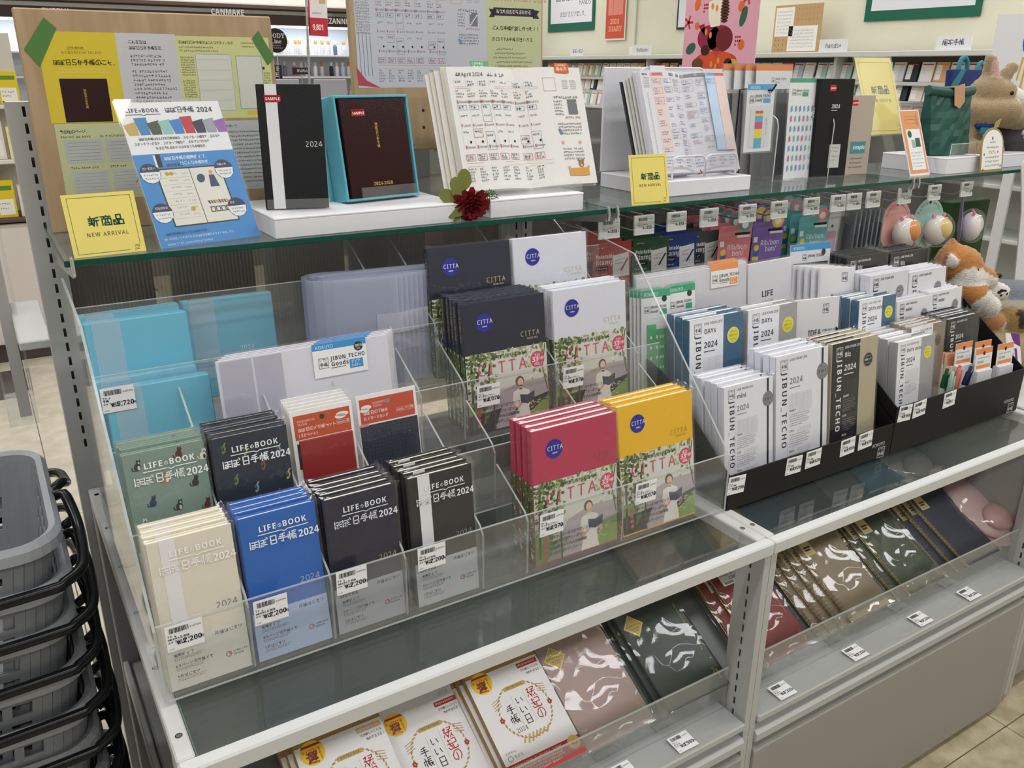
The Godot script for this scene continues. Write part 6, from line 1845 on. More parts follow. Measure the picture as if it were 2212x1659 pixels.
func hook_goods() -> void:
	var xs := [0.9155, 1.0005, 1.0835, 1.1705, 1.2795, 1.3745, 1.4775, 1.566, 1.6215, 1.6905, 1.808, 1.9265, 2.062]
	var which := ["red stamp packs", "green stamp packs", "blue stamp packs", "grey stamp packs", "pink ribbon packs", "purple ribbon packs", "teal ribbon packs", "clear tape packs", "grey sleeve packs", "grey strip packs", "pink hamster pack", "mint hamster pack", "lilac hamster pack"]
	for i in 13: ticket_hook("grey-framed ticket above the %s" % which[i], xs[i], ["858", "858", "858", "858", "385", "385", "385", "385", "495", "495", "1,320", "1,320", "1,320"][i], i)
	# stamp packs
	var sc := [["b0483e", "red"], ["35543a", "green"], ["2c3f7c", "blue"], ["44494c", "dark grey"]]
	var sx := [0.973, 1.073, 1.150, 1.222]
	for i in 4:
		var w := 0.088
		var o := thing("stamp_pack", "%s paintable stamp pack, front of its hook" % sc[i][1], "stamp pack", Vector3(sx[i], 1.012, 0.224), Vector3(0, -6, 0), "paintable stamp packs")
		part(o, "card", G.new().prism(PackedVector2Array([Vector2(-w / 2, 0), Vector2(w / 2, 0), Vector2(w / 2, 0.112), Vector2(w / 2 - 0.004, 0.116), Vector2(-w / 2 + 0.004, 0.116), Vector2(-w / 2, 0.112)]), -0.0012, 0), mat(sc[i][0], 0.45))
		var k := K.new(self, 88, 116)
		k.ink("e6e2da").fine(8, 9, 18, 3, i)
		k.txt("Paintable", 6, 32, 11, "sansb", 0, 0, 0.86)
		k.txt("Stamp", 6, 44, 13, "serifb")
		k.ink("18181a").rect(6, 48, 30, 8)
		k.up().ink("e6e2da").fine(9, 50, 24, 4, i + 4)
		k.fine(6, 62, 30, 3, i + 8)
		k.ink("dcdcd8").poly([Vector2(44, 28), Vector2(82, 22), Vector2(86, 70), Vector2(48, 72)])
		k.up().ink("5a5c60").line([Vector2(52, 38), Vector2(74, 34)], 0.8).line([Vector2(56, 60), Vector2(66, 52), Vector2(74, 58)], 0.8).fine(52, 42, 18, 4, i + 2)
		k.ink(sc[i][0]).line([Vector2(66, 58), Vector2(80, 36)], 4)
		k.ink("16161a").rect(38, 84, 46, 30)
		k.up().ink("c9cac8").rect(44, 90, 34, 22)
		part(o, "print", k, print_mat(0.45))
		part(o, "blister", G.new().cb(-0.005, 0.04, 0.004, 0.036, 0.001, 0.014, 0.004), pane("e9eeee", 0.08, 0.06))
		for j in range(1, 4): dup(o, "%s %s paintable stamp pack on the same hook" % [ORD[j], sc[i][1]], o.position + Vector3(-0.004 * j, 0.003 * j, -0.026 * j))
	# ribbon packs with round tops
	var rc := [["c87a7c", "pink", "4f9a94"], ["7a62a0", "purple", "dcc24a"], ["5fa6a4", "teal", "d98a8c"]]
	var rx := [1.284, 1.385, 1.533]
	for i in 3:
		var o := thing("ribbon_pack", "%s ribbon tape pack with round top, front of its hook" % rc[i][1], "ribbon pack", Vector3(rx[i], 1.026, 0.25), Vector3(0, -6, 0), "ribbon tape packs")
		var pts := PackedVector2Array([Vector2(-0.042, 0), Vector2(0.042, 0), Vector2(0.045, 0.1)])
		for j in 9: pts.append(Vector2(0.025 + 0.021 * cos(PI * j / 8), 0.115 + 0.021 * sin(PI * j / 8)))
		pts.append_array([Vector2(0.004, 0.112), Vector2(-0.04, 0.112), Vector2(-0.044, 0.106)])
		part(o, "card", G.new().prism(pts, -0.0012, 0), mat(rc[i][0], 0.45))
		var k := K.new(self, 90, 136)
		k.ink(rc[i][2]).oval(70, 22, 17, 17, 22)
		k.ink("1d1d20").rect(44, 40, 40, 5)
		k.ink("e9e4de").rect(50, 46, 36, 5).rect(6, 56, 11, 12)
		k.up().ink("eadfda").txt("Rib/bon", 26, 76, 15, "sans")
		k.txt("bon/", 40, 90, 15, "sans")
		k.ink("d9c23a").oval(16, 80, 7, 7, 14).rect(6, 100, 18, 8)
		k.ink("3f6a9a").poly([Vector2(8, 88), Vector2(26, 86), Vector2(22, 98), Vector2(10, 96)])
		k.ink("f0e4e0").oval(70, 24, 9, 8, 16)
		part(o, "print", k, print_mat(0.45))
		for j in range(1, 5): dup(o, "%s %s ribbon tape pack on the same hook" % [ORD[j], rc[i][1]], o.position + Vector3(-0.004 * j, 0.003 * j, -0.022 * j))
	# small tape cards and grey sleeves hanging side on
	for i in 2:
		var o := thing("tape_card", ["narrow clear tape card with pink label", "narrow clear tape card with pale green label"][i], "tape pack", Vector3(1.606 + 0.032 * i, 1.03, 0.245 - 0.02 * i), Vector3(0, -8, 0), "narrow tape cards")
		part(o, "card", G.new().bb(-0.018, 0.018, 0, 0.10, -0.001, 0), mat("cfd0d2", 0.4))
		var k := K.new(self, 36, 100)
		k.ink(["c99ab0", "b4c48a"][i]).rect(3, 34, 30, 60)
		k.ink("4a4a4e").oval(18, 22, 4, 4, 10)
		part(o, "print", k, print_mat(0.4))
		part(o, "film_wrap", G.new().bb(-0.02, 0.02, -0.002, 0.125, -0.003, 0.002), pane("e9eef0", 0.08, 0.06, "crinkle", 0.2, 5.0))
	for i in 7:
		var o := thing("grey_sleeve_pack", "%s grey film sleeve hanging edge-on beside the hamster packs" % (ORD[i] if i > 0 else "front"), "film sleeve", Vector3(1.668 + 0.017 * i, 1.022 + 0.002 * (i % 2), 0.245), Vector3(0, 62, 0), "grey film sleeves")
		part(o, "sleeve", G.new().cb(-0.03, 0.03, 0, 0.118, -0.002, 0.002, 0.001), pane(["8f979a", "a5abac"][i % 2], 0.42, 0.1, "crinkle", 0.25, 5.0))
		part(o, "insert", G.new().bb(-0.027, 0.027, 0.002, 0.085, -0.0008, 0.0008), mat(["7c868a", "98a0a2", "6d767a"][i % 3], 0.4))
	# hamster mouse packs: oval card and a round toy under a clear dome
	var mc := [["d9a69c", "pink", "d98a3c"], ["a3c9bf", "mint", "d9bf72"], ["a89bc4", "lilac", "c4c4c2"]]
	for i in 3:
		var o := thing("hamster_toy_pack", "%s oval card with round hamster mouse under a clear dome" % mc[i][1], "toy pack", Vector3([1.83, 1.962, 2.105][i], [1.03, 1.025, 1.02][i], 0.262), Vector3(-4, [0, -4, 35][i], 0), "hamster toy packs")
		var pts := PackedVector2Array()
		for j in 22:
			var a := TAU * j / 22
			pts.append(Vector2(0.064 * cos(a) * (1.0 if sin(a) < 0 else 0.92), 0.062 + 0.062 * sin(a)))
		part(o, "card", G.new().prism(pts, -0.0012, 0), mat(mc[i][0], 0.45))
		var k := K.new(self, 128, 124)
		k.ink("8a7a74")
		var word := "OSHIRI MOUSE"
		for j in word.length():
			var a := deg_to_rad(152 - j * 11.3)
			k.txt(word[j], 62 + 46 * cos(a), 58 - 44 * sin(a), 8, "sansb")
		part(o, "print", k, print_mat(0.45))
		part(o, "hamster_body", G.new().ell(Vector3(0, 0.046, 0.026), Vector3(0.036, 0.037, 0.025), 20, 14), mat("ded8d0", 0.5))
		part(o, "hamster_back", G.new().ell(Vector3(0.008, 0.050, 0.037), Vector3(0.028, 0.027, 0.019), 20, 14), mat(mc[i][2], 0.4))
		for s in [-1, 1]: part(o, "hamster_ear", G.new().ell(Vector3(s * 0.019, 0.083, 0.028), Vector3(0.006, 0.006, 0.004), 10, 8), mat("d97a9a", 0.5))
		part(o, "clear_dome", G.new().ell(Vector3(0.002, 0.048, 0.028), Vector3(0.044, 0.045, 0.036), 24, 16), pane("f2f5f5", 0.04, 0.03))
		part(o, "hook_hole", G.new().lathe([Vector2(0, 0), Vector2(0.004, 0.0)], 10), mat("2a2a2c", 0.6)).transform = Transform3D(Basis(Vector3(1, 0, 0), Vector3(0, 0, 1), Vector3(0, -1, 0)), Vector3(0, 0.114, 0.0006))

# ---------------------------------------------------------------- books lying on the slanted trays inside the cabinets
const SLOPE := 28.71
func on_tray(o: Node3D, x: float, along: float, lift: float, spin := 0.0) -> Node3D:
	var b := Basis.from_euler(Vector3(deg_to_rad(-(90.0 - SLOPE)), 0, 0)) * Basis.from_euler(Vector3(0, 0, deg_to_rad(spin)))
	var up := Vector3(0, sin(deg_to_rad(SLOPE)), -cos(deg_to_rad(SLOPE)))
	var nm := Vector3(0, cos(deg_to_rad(SLOPE)), sin(deg_to_rad(SLOPE)))
	o.transform = Transform3D(b, Vector3(x, 0.4125, 0.699) + up * along + nm * lift)
	return o

func almanac(label: String, top: String, red_band: bool) -> Node3D:
	var k := K.new(self, 133, 188)
	k.ink("e8e7e6").rect(0.2, 17, 132.6, 170.6)
	k.up().ink("c9b27a" if top != "d9d9da" else "8f8f92").txt("2024", 104, 13, 8, "serif")
	k.ink("f0c93a").oval(24, 30, 18, 18, 28)
	k.up().ink("c03028").poly([Vector2(8, 22), Vector2(11, 17.2), Vector2(37, 17.2), Vector2(40.5, 22), Vector2(38, 20.5), Vector2(10, 20.5)])
	k.ink("b23a2c").jp("持ってるだけで", 9.5, 24, 3.8, 0.13, 0.02)
	k.ink("c23a2e").jp("運", 14, 29, 16, 0.17)
	k.ink("f6efe0").jp("運", 14, 29, 16, 0.07)
	k.ink("b23a2c").jp("がめぐる!", 33, 27, 3.6, 0.12, 0.05, true)
	k.ink("b03a2e" if red_band else "d8b48a").rect(92, 21, 38, 8)
	k.up().ink("f2e9e4").jp("気持ちが前向きになり", 94, 23.2, 3.1, 0.13, 0.05)
	k.ink("5a5452").jp("何か新しいことを", 95, 32, 4, 0.12, 0.05)
	k.jp("始めたくなる!", 102, 39, 4, 0.12, 0.05)
	# straw wreath
	for i in 40:
		var a := TAU * i / 40 - PI / 2
		if absf(wrapf(a + PI / 2, -PI, PI)) < 0.42: continue
		var c := Vector2(72 + 44 * cos(a), 92 + 45 * sin(a))
		k.ink("bfa25c" if i % 2 else "a98a45").oval(c.x, c.y, 3.4, 1.5, 7, a + 1.9)
	k.ink("bfa25c").poly([Vector2(54, 49), Vector2(90, 49), Vector2(92, 56), Vector2(52, 56)])
	k.up().ink("6a5630").jp("暦のプロがつくる", 57, 50.5, 3.6, 0.13, 0.05)
	for i in 7: k.ink("bfa25c").line([Vector2(46 + i * 7, 138 + 3 * sin(i)), Vector2(52 + i * 7, 130)], 3)
	for i in 4: k.ink("bfa25c").poly([Vector2(56 + i * 10, 140), Vector2(60 + i * 10, 144), Vector2(56 + i * 10, 150), Vector2(60 + i * 10, 156), Vector2(62 + i * 10, 148)])
	for p in [[28, 96], [116, 96]]:
		for i in 5: k.ink("b03a34").oval(p[0] + 2.6 * cos(TAU * i / 5), p[1] + 2.6 * sin(TAU * i / 5), 1.9, 1.9, 8)
	for i in 4: k.ink("a98a45").line([Vector2(24, 66 + i * 4), Vector2(38, 62 + i * 4)], 1).line([Vector2(106, 62 + i * 4), Vector2(120, 66 + i * 4)], 1)
	k.ink("c23a34").jp("縁起の", 86, 64, 16, 0.09, 0.12, true)
	k.ink("b9a888").rect(81.5, 62, 0.4, 52).rect(58.5, 66, 0.4, 50)
	k.ink("2c2a2a").jp("いい日", 63, 70, 14, 0.09, 0.12, true)
	k.jp("手帳", 42, 78, 14, 0.09, 0.14, true)
	k.txt("2024", 42, 122, 9, "serif")
	k.ink("8a8684").fine(8, 142, 20, 3, 3)
	k.ring(13, 152, 4, 4, 0.8).jp("暦生活", 20, 149, 5, 0.1, 0.1)
	k.ink("b23034").rect(0.2, 160, 132.6, 27.6)
	k.up().ink("e6c88a").jp("創業100年超のカレンダー屋がつくる、吉日手帳", 8, 163, 4.0, 0.12, 0.02)
	k.ink("f0e2dc").fine(20, 170, 76, 3, 5).fine(20, 175, 80, 3, 6).fine(20, 180, 72, 3, 7)
	k.ink("d9b24a").oval(120, 168, 11, 11, 20).oval(10, 176, 6, 6, 16)
	k.up().ink("a8342e").txt("45", 114, 172, 10, "sansb")
	return book("almanac_diary", label, "diary", 0.133, 0.188, 0.011, mat(top, 0.5), mat("e6e0d4", 0.8), k, "almanac diaries on the lower tray", false, 0.35)

func gloss_diary(label: String, colour: String, group: String) -> Node3D:
	var k := K.new(self, 136, 196)
	k.ink("c9a84e")
	k.poly([Vector2(26, 18), Vector2(48, 40), Vector2(26, 62), Vector2(4, 40)])
	k.up().ink("efe6c4").poly([Vector2(26, 19.4), Vector2(46.6, 40), Vector2(26, 60.6), Vector2(5.4, 40)])
	k.up().ink("cdb569").poly([Vector2(26, 20.4), Vector2(45.6, 40), Vector2(26, 59.6), Vector2(6.4, 40)])
	k.up().ink("4f431f").jp("贅沢なダイアリー", 10, 37, 3.6, 0.11, 0.03)
	k.fine(17, 44, 18, 2.4, 4).fine(19, 48, 14, 2.4, 5).line([Vector2(26, 24), Vector2(26, 29)], 0.6)
	k.ink("c3a754")
	for i in 9: k.line([Vector2(126, 30 + i * 11), Vector2(126, 37 + i * 11)], 0.9)
	k.line([Vector2(120, 160), Vector2(124, 164), Vector2(119, 168), Vector2(124, 172)], 1.2)
	k.rect(126, 164, 2, 18)
	var o := book("gloss_diary", label, "diary", 0.136, 0.196, 0.011, mat(colour, 0.32), mat("d8d2c4", 0.8), k, group, false, 0.3)
	part(o, "film_wrap", G.new().bb(-0.071, 0.0715, -0.001, 0.2, -0.0118, 0.0012), pane("f4f6f8", 0.03, 0.04, "crinkle", 0.5, 1.7))
	return o

func ring_notebook(label: String, colour: String, sample: bool) -> Node3D:
	var w := 0.118; var h := 0.205
	var o := thing("ring_notebook", label, "notebook", Vector3.ZERO, Vector3.ZERO, "twin-ring notebooks on the lower tray")
	part(o, "cover", G.new().cb(-w / 2, w / 2, 0, h, -0.0012, 0, 0.0004).cb(-w / 2, w / 2, 0, h, -0.0092, -0.008, 0.0004), mat(colour, 0.5))
	part(o, "pages", G.new().bb(-w / 2 + 0.002, w / 2 - 0.002, 0.001, h - 0.001, -0.008, -0.0012), mat("d6c9a6", 0.8))
	var brass := mat("a8884c", 0.22, 0.9)
	var rg: MeshInstance3D = null
	var loop := []
	for j in 9:
		var a := TAU * j / 9
		loop.append(Vector3(-w / 2 + 0.001 + 0.0062 * cos(a), 0, -0.0045 + 0.0068 * sin(a)))
	for i in 24:
		var y := 0.008 + i * 0.0081
		if rg == null: rg = part(o, "wire_ring", G.new().tube(loop, 0.0006, 5, true), brass)
		else: again(o, "wire_ring", rg, Vector3(0, i * 0.0081, 0))
		if i == 0: rg.position.y = 0.008
		else: o.get_child(o.get_child_count() - 1).position.y = y
	part(o, "ring_wire", G.new().tube([Vector3(-w / 2 - 0.005, 0.004, -0.0045), Vector3(-w / 2 - 0.005, h - 0.004, -0.0045)], 0.0007, 5), brass)
	var k := K.new(self, 118, 205)
	k.ink("c2a452").rect(108, 60, 0.7, 74)
	k.line([Vector2(108, 184), Vector2(112, 188), Vector2(107, 192), Vector2(112, 196)], 1.6)
	if sample:
		k.up().ink("f0f0f2").poly([Vector2(18, 6), Vector2(66, 6), Vector2(66, 44), Vector2(18, 44)])
		k.up().ink("252a66").rect(38, 8, 25, 11)
		k.up().ink("dfe0f0").txt("SAMPLE", 39.5, 16, 6, "sansb")
		k.ink("2a2a30").txt("HANDS", 21, 14, 4.6, "mono")
		k.txt("kraftwerk diary", 21, 25, 4.8, "mono", 0, 0, 0.9)
		k.txt("1,320", 40, 34, 8, "sansb")
		k.bars(24, 37, 22, 5, 4)
	else:
		k.up().ink("cdbb83").poly([Vector2(8, 12), Vector2(36, 12), Vector2(36, 58), Vector2(8, 58)])
		k.up().ink("3a3526").fine(12, 20, 20, 3, 4).rect(14, 38, 18, 4).rect(14, 44, 14, 4)
		k.fine(12, 52, 20, 2.4, 5)
	part(o, "print", k, print_mat(0.4))
	part(o, "film_wrap", G.new().bb(-w / 2 - 0.01, w / 2 + 0.006, -0.001, h + 0.006, -0.012, 0.0025), pane("f4f6f8", 0.03, 0.04, "crinkle", 0.5, 1.7))
	return o

func tray_goods() -> void:
	# almanac diaries
	var spec := [["white almanac diary with kraft top at the left of the lower tray", "a8834f", false, 0.228, 3], ["white almanac diary with grey top in the middle of the three", "d9d9da", true, 0.3615, 1], ["white almanac diary with kraft top and red band, right of the three", "a8834f", true, 0.5065, 3]]
	for s in spec:
		var o := almanac(s[0], s[1], s[2])
		on_tray(o, s[3], 0.002, 0.008 + 0.0125 * s[4])
		for i in range(1, s[4]):
			var d := dup(o, "almanac diary, %s beneath the %s stack top" % [["", "first", "second"][i], "left kraft" if s[3] < 0.3 else "right kraft"], Vector3.ZERO)
			on_tray(d, s[3] - 0.006 * i, 0.004 * i, 0.008 + 0.0125 * (s[4] - i), 0.6 * i)
	var p := gloss_diary("dusty pink glossy diary with gold diamond label on the lower tray", "a8918a", "glossy wrapped diaries")
	on_tray(p, 0.649, 0.001, 0.034)
	on_tray(dup(p, "dusty pink glossy diary beneath the top pink one", Vector3.ZERO), 0.645, 0.002, 0.021)
	var g := gloss_diary("dark green glossy diary with gold diamond label on the lower tray", "39453a", "glossy wrapped diaries")
	on_tray(g, 0.817, 0.0, 0.037)
	for i in 2: on_tray(dup(g, "%s dark green glossy diary beneath the top green one" % ["first", "second"][i], Vector3.ZERO), 0.809 - 0.009 * i, 0.001, 0.0245 - 0.0125 * i)
	# ring notebooks, lower copies shifted to the left
	var rn := [["dark red ring notebook with white sample ticket", "7a2722", 1.047, true, 2, 0.026], ["olive tan ring notebook under wrinkled film", "877a60", 1.262, false, 4, 0.02], ["dark green ring notebook under wrinkled film", "3b4630", 1.452, false, 3, 0.024], ["navy ring notebook under wrinkled film", "242a3c", 1.655, false, 3, 0.024]]
	for r in rn:
		var o := ring_notebook(r[0], r[1], r[3])
		on_tray(o, r[2], 0.0, 0.012 + 0.011 * (r[4] - 1) + 0.008)
		for i in range(1, r[4]):
			on_tray(dup(o, "%s copy down beneath the %s" % [["", "first", "second", "third"][i], r[0]], Vector3.ZERO), r[2] - r[5] * i, 0.001, 0.012 + 0.011 * (r[4] - 1 - i) + 0.008)
	# soft mouse pads in blister packs
	for i in 2:
		var o := thing("mouse_pad_pack", ["pink oval cushioned mouse pad pack at the tray's right end", "grey oval cushioned mouse pad pack behind the pink one"][i], "mouse pad", Vector3.ZERO, Vector3.ZERO, "cushioned mouse pad packs")
		var pts := PackedVector2Array()
		for j in 26:
			var a := TAU * j / 26
			pts.append(Vector2(0.088 * cos(a), 0.118 + 0.118 * sin(a)))
		part(o, "card", G.new().prism(pts, -0.002, 0), mat(["c99f98", "8f8a88"][i], 0.5))
		part(o, "pad", G.new().ell(Vector3(0, 0.108, 0.006), Vector3(0.07, 0.092, 0.016), 26, 12), mat(["c4a4a0", "a09c9a"][i], 0.45))
		part(o, "wrist_cushion", G.new().ell(Vector3(0.012, 0.062, 0.022), Vector3(0.046, 0.034, 0.018), 22, 12), mat(["b9918c", "97928f"][i], 0.4))
		part(o, "clear_dome", G.new().ell(Vector3(0, 0.106, 0.01), Vector3(0.079, 0.104, 0.034), 28, 14), pane("f2f5f5", 0.05, 0.04, "crinkle", 0.15, 4.0))
		var k := K.new(self, 176, 236)
		k.ink("7a605c")
		var word := "OSHIRI MOUSEPAD"
		for j in word.length():
			var a := deg_to_rad(160 - j * 10.2)
			k.txt(word[j], 84 + 74 * cos(a), 92 - 76 * sin(a), 10, "sansb")
		part(o, "print", k, print_mat(0.45))
		on_tray(o, [1.772, 1.708][i], [0.004, 0.19][i], [0.03, 0.02][i], [0, 12][i])
	# second row on the tray, seen through the glass tops
	var back := [["brown", "7d6f60", 0.905, 0.12], ["dark green", "3c463a", 1.008, 0.10], ["mustard yellow", "a8892c", 1.098, 0.13], ["deep navy", "161d3e", 1.22, 0.13], ["black", "17181c", 1.345, 0.11], ["charcoal grey", "4a4d4f", 1.452, 0.11], ["teal blue", "17607c", 1.585, 0.13]]
	for b in back:
		var k := K.new(self, b[3] * 1000, 190)
		k.ink("2c2722" if b[0] == "brown" else "9a916a")
		if b[0] == "brown":
			for j in 9: k.ring(60 + 14 * cos(j), 90 + 18 * sin(j * 1.7), 9, 8, 0.5, 10)
			k.line([Vector2(60, 112), Vector2(61, 140)], 0.8)
		elif b[0] == "mustard yellow": k.txt("HIDAMARI", 30, 60, 20, "sansb", 1, 1)
		else: k.fine(14, 24, 40, 5, 4)
		var o := book("lower_notebook", "%s notebook in the upper row of the tray, under the glass top" % b[0], "notebook", b[3], 0.19, 0.02, mat(b[1], 0.45), mat("cfc9ba", 0.8), k, "notebooks seen through the glass tops", false)
		on_tray(o, b[2], 0.235, 0.034)
	# tickets lying on the clear rails
	var tx := [0.632, 0.758, 0.998, 1.202, 1.407, 1.577]
	for i in 6:
		var c := ticket("price ticket lying on the lower rail %s" % ["below the pink diary", "below the green glossy diary", "below the red ring notebook", "below the tan ring notebook", "below the green ring notebook", "below the navy ring notebook"][i], Vector3(tx[i], 0.3962, 0.757), Vector3(-86, 0, 0), "1,980" if i < 2 else "1,320", "diary", 42, 34, "f0f0f0", "tickets on the lower rails")

# ---------------------------------------------------------------- nested shopping baskets
func rounded(hx: float, hz: float, r: float, n := 6) -> PackedVector2Array:
	var p := PackedVector2Array()
	for c in [[1, 1, 0], [-1, 1, 1], [-1, -1, 2], [1, -1, 3]]:
		for i in n + 1:
			var a: float = PI / 2 * (c[2] + float(i) / n)
			p.append(Vector2(c[0] * (hx - r) + r * cos(a), c[1] * (hz - r) + r * sin(a)))
	return p

func baskets() -> void:
	var grey := mat("8c9094", 0.4)
	var lite := mat("9a9ea2", 0.38)
	var blk := mat("111314", 0.22)
	var hx := 0.225; var hz := 0.168; var H := 0.235
	# wall: rings of bars leaving square holes
	var ring := func(y: float) -> PackedVector2Array:
		var u := 1.0 - 0.17 * (1.0 - y / H)
		return rounded(hx * u - 0.012, hz * u - 0.012, 0.045)
	var g := G.new()
	var wall := func(y0: float, y1: float, skip: bool) -> void:
		var A: PackedVector2Array = ring.call(y0)
		var B: PackedVector2Array = ring.call(y1)
		var cnt := A.size()
		for i in cnt:
			var j := (i + 1) % cnt
			# split every straight side in bars and gaps
			var steps := 1
			if A[i].distance_to(A[j]) > 0.03: steps = int(A[i].distance_to(A[j]) / 0.0112)
			for s in steps:
				if skip and steps > 1 and s % 3 != 0: continue
				var f0 := float(s) / steps; var f1 := float(s + 1) / steps
				var a := A[i].lerp(A[j], f0); var b := A[i].lerp(A[j], f1); var c := B[i].lerp(B[j], f1); var d := B[i].lerp(B[j], f0)
				var q := (b - a).normalized().orthogonal() * 0.0028
				var o := Vector3(q.x, 0, q.y)
				var a3 := Vector3(a.x, y0, a.y); var b3 := Vector3(b.x, y0, b.y); var c3 := Vector3(c.x, y1, c.y); var d3 := Vector3(d.x, y1, d.y)
				g.quad(b3, a3, d3, c3)
				g.quad(a3 + o, b3 + o, c3 + o, d3 + o)
				g.quad(a3, a3 + o, d3 + o, d3); g.quad(b3 + o, b3, c3, c3 + o)
				g.quad(a3, b3, b3 + o, a3 + o); g.quad(d3, d3 + o, c3 + o, c3)
	wall.call(0.0, 0.022, false)
	for r in 6:
		var y := 0.022 + r * 0.0326
		wall.call(y, y + 0.0195, true)
		wall.call(y + 0.0195, y + 0.0326, false)
	wall.call(0.2176, H, false)
	var bt := G.new()
	var base: PackedVector2Array = ring.call(0.0)
	bt.prism(base, 0.0, 0.004)
	# rim: a flat rounded band with a drooping outer edge
	var rim := G.new()
	var inn := rounded(hx - 0.014, hz - 0.014, 0.044)
	var mid := rounded(hx - 0.006, hz - 0.006, 0.05)
	var out := rounded(hx, hz, 0.055)
	for i in inn.size():
		var j := (i + 1) % inn.size()
		var V := func(p: Vector2, y: float) -> Vector3: return Vector3(p.x, y, p.y)
		rim.quad(V.call(inn[i], H - 0.018), V.call(inn[i], H), V.call(inn[j], H), V.call(inn[j], H - 0.018))
		rim.quad(V.call(inn[i], H), V.call(mid[i], H + 0.004), V.call(mid[j], H + 0.004), V.call(inn[j], H))
		rim.quad(V.call(mid[i], H + 0.004), V.call(out[i], H - 0.004), V.call(out[j], H - 0.004), V.call(mid[j], H + 0.004))
		rim.quad(V.call(out[i], H - 0.004), V.call(out[i], H - 0.018), V.call(out[j], H - 0.018), V.call(out[j], H - 0.004))
		rim.quad(V.call(out[i], H - 0.018), V.call(inn[i], H - 0.019), V.call(inn[j], H - 0.019), V.call(out[j], H - 0.018))
	# two black hoop handles pivoted on the short sides, folded down outside
	var hoop := func(s: float) -> Array:
		var e := hx + 0.012
		var z1 := hz + 0.016
		return [Vector3(e - 0.012, H - 0.008, s * 0.012), Vector3(e, H - 0.004, s * 0.02), Vector3(e + 0.006, H - 0.018, s * 0.05), Vector3(e + 0.008, H - 0.034, s * 0.09), Vector3(e + 0.002, H - 0.046, s * (z1 - 0.03)), Vector3(e - 0.022, H - 0.052, s * (z1 - 0.006)), Vector3(e - 0.05, H - 0.054, s * z1), Vector3(0, H - 0.056, s * (z1 + 0.004)), Vector3(-e + 0.05, H - 0.054, s * z1), Vector3(-e + 0.022, H - 0.052, s * (z1 - 0.006)), Vector3(-e - 0.002, H - 0.046, s * (z1 - 0.03)), Vector3(-e - 0.008, H - 0.034, s * 0.09), Vector3(-e - 0.006, H - 0.018, s * 0.05), Vector3(-e, H - 0.004, s * 0.02), Vector3(-e + 0.012, H - 0.008, s * 0.012)]
	var soft := func(p: Array) -> Array:
		var c := Curve3D.new()
		for i in p.size():
			var d: Vector3 = (p[mini(i + 1, p.size() - 1)] - p[maxi(i - 1, 0)]) / 6.0
			c.add_point(p[i], -d, d)
		c.bake_interval = 0.012
		return Array(c.get_baked_points())
	var first: Node3D = null
	var place := ["topmost", "second from the top", "third from the top", "fourth from the top", "fifth from the top", "sixth from the top", "seventh from the top", "eighth from the top", "ninth from the top", "tenth from the top", "lowest"]
	for i in 11:
		var at := Vector3(-0.288 + 0.003 * sin(i * 2.1), 0.655 - 0.0652 * i + 0.001, 0.285 + 0.004 * cos(i * 1.7))
		var lab: String = "grey plastic shopping basket with black handles, %s of the stack" % place[i]
		if first == null:
			first = thing("shopping_basket", lab, "basket", at, Vector3.ZERO, "stack of shopping baskets")
			part(first, "basket_wall", g, grey)
			part(first, "basket_floor", bt, grey).transform = Transform3D(Basis(Vector3(1, 0, 0), Vector3(0, 0, 1), Vector3(0, -1, 0)), Vector3(0, 0, 0))
			part(first, "rim", rim, lite)
			part(first, "handle", G.new().tube(soft.call(hoop.call(1.0)), 0.0072, 10), blk)
			part(first, "handle", G.new().tube(soft.call(hoop.call(-1.0)), 0.0072, 10), blk)
		else: dup(first, lab, at)

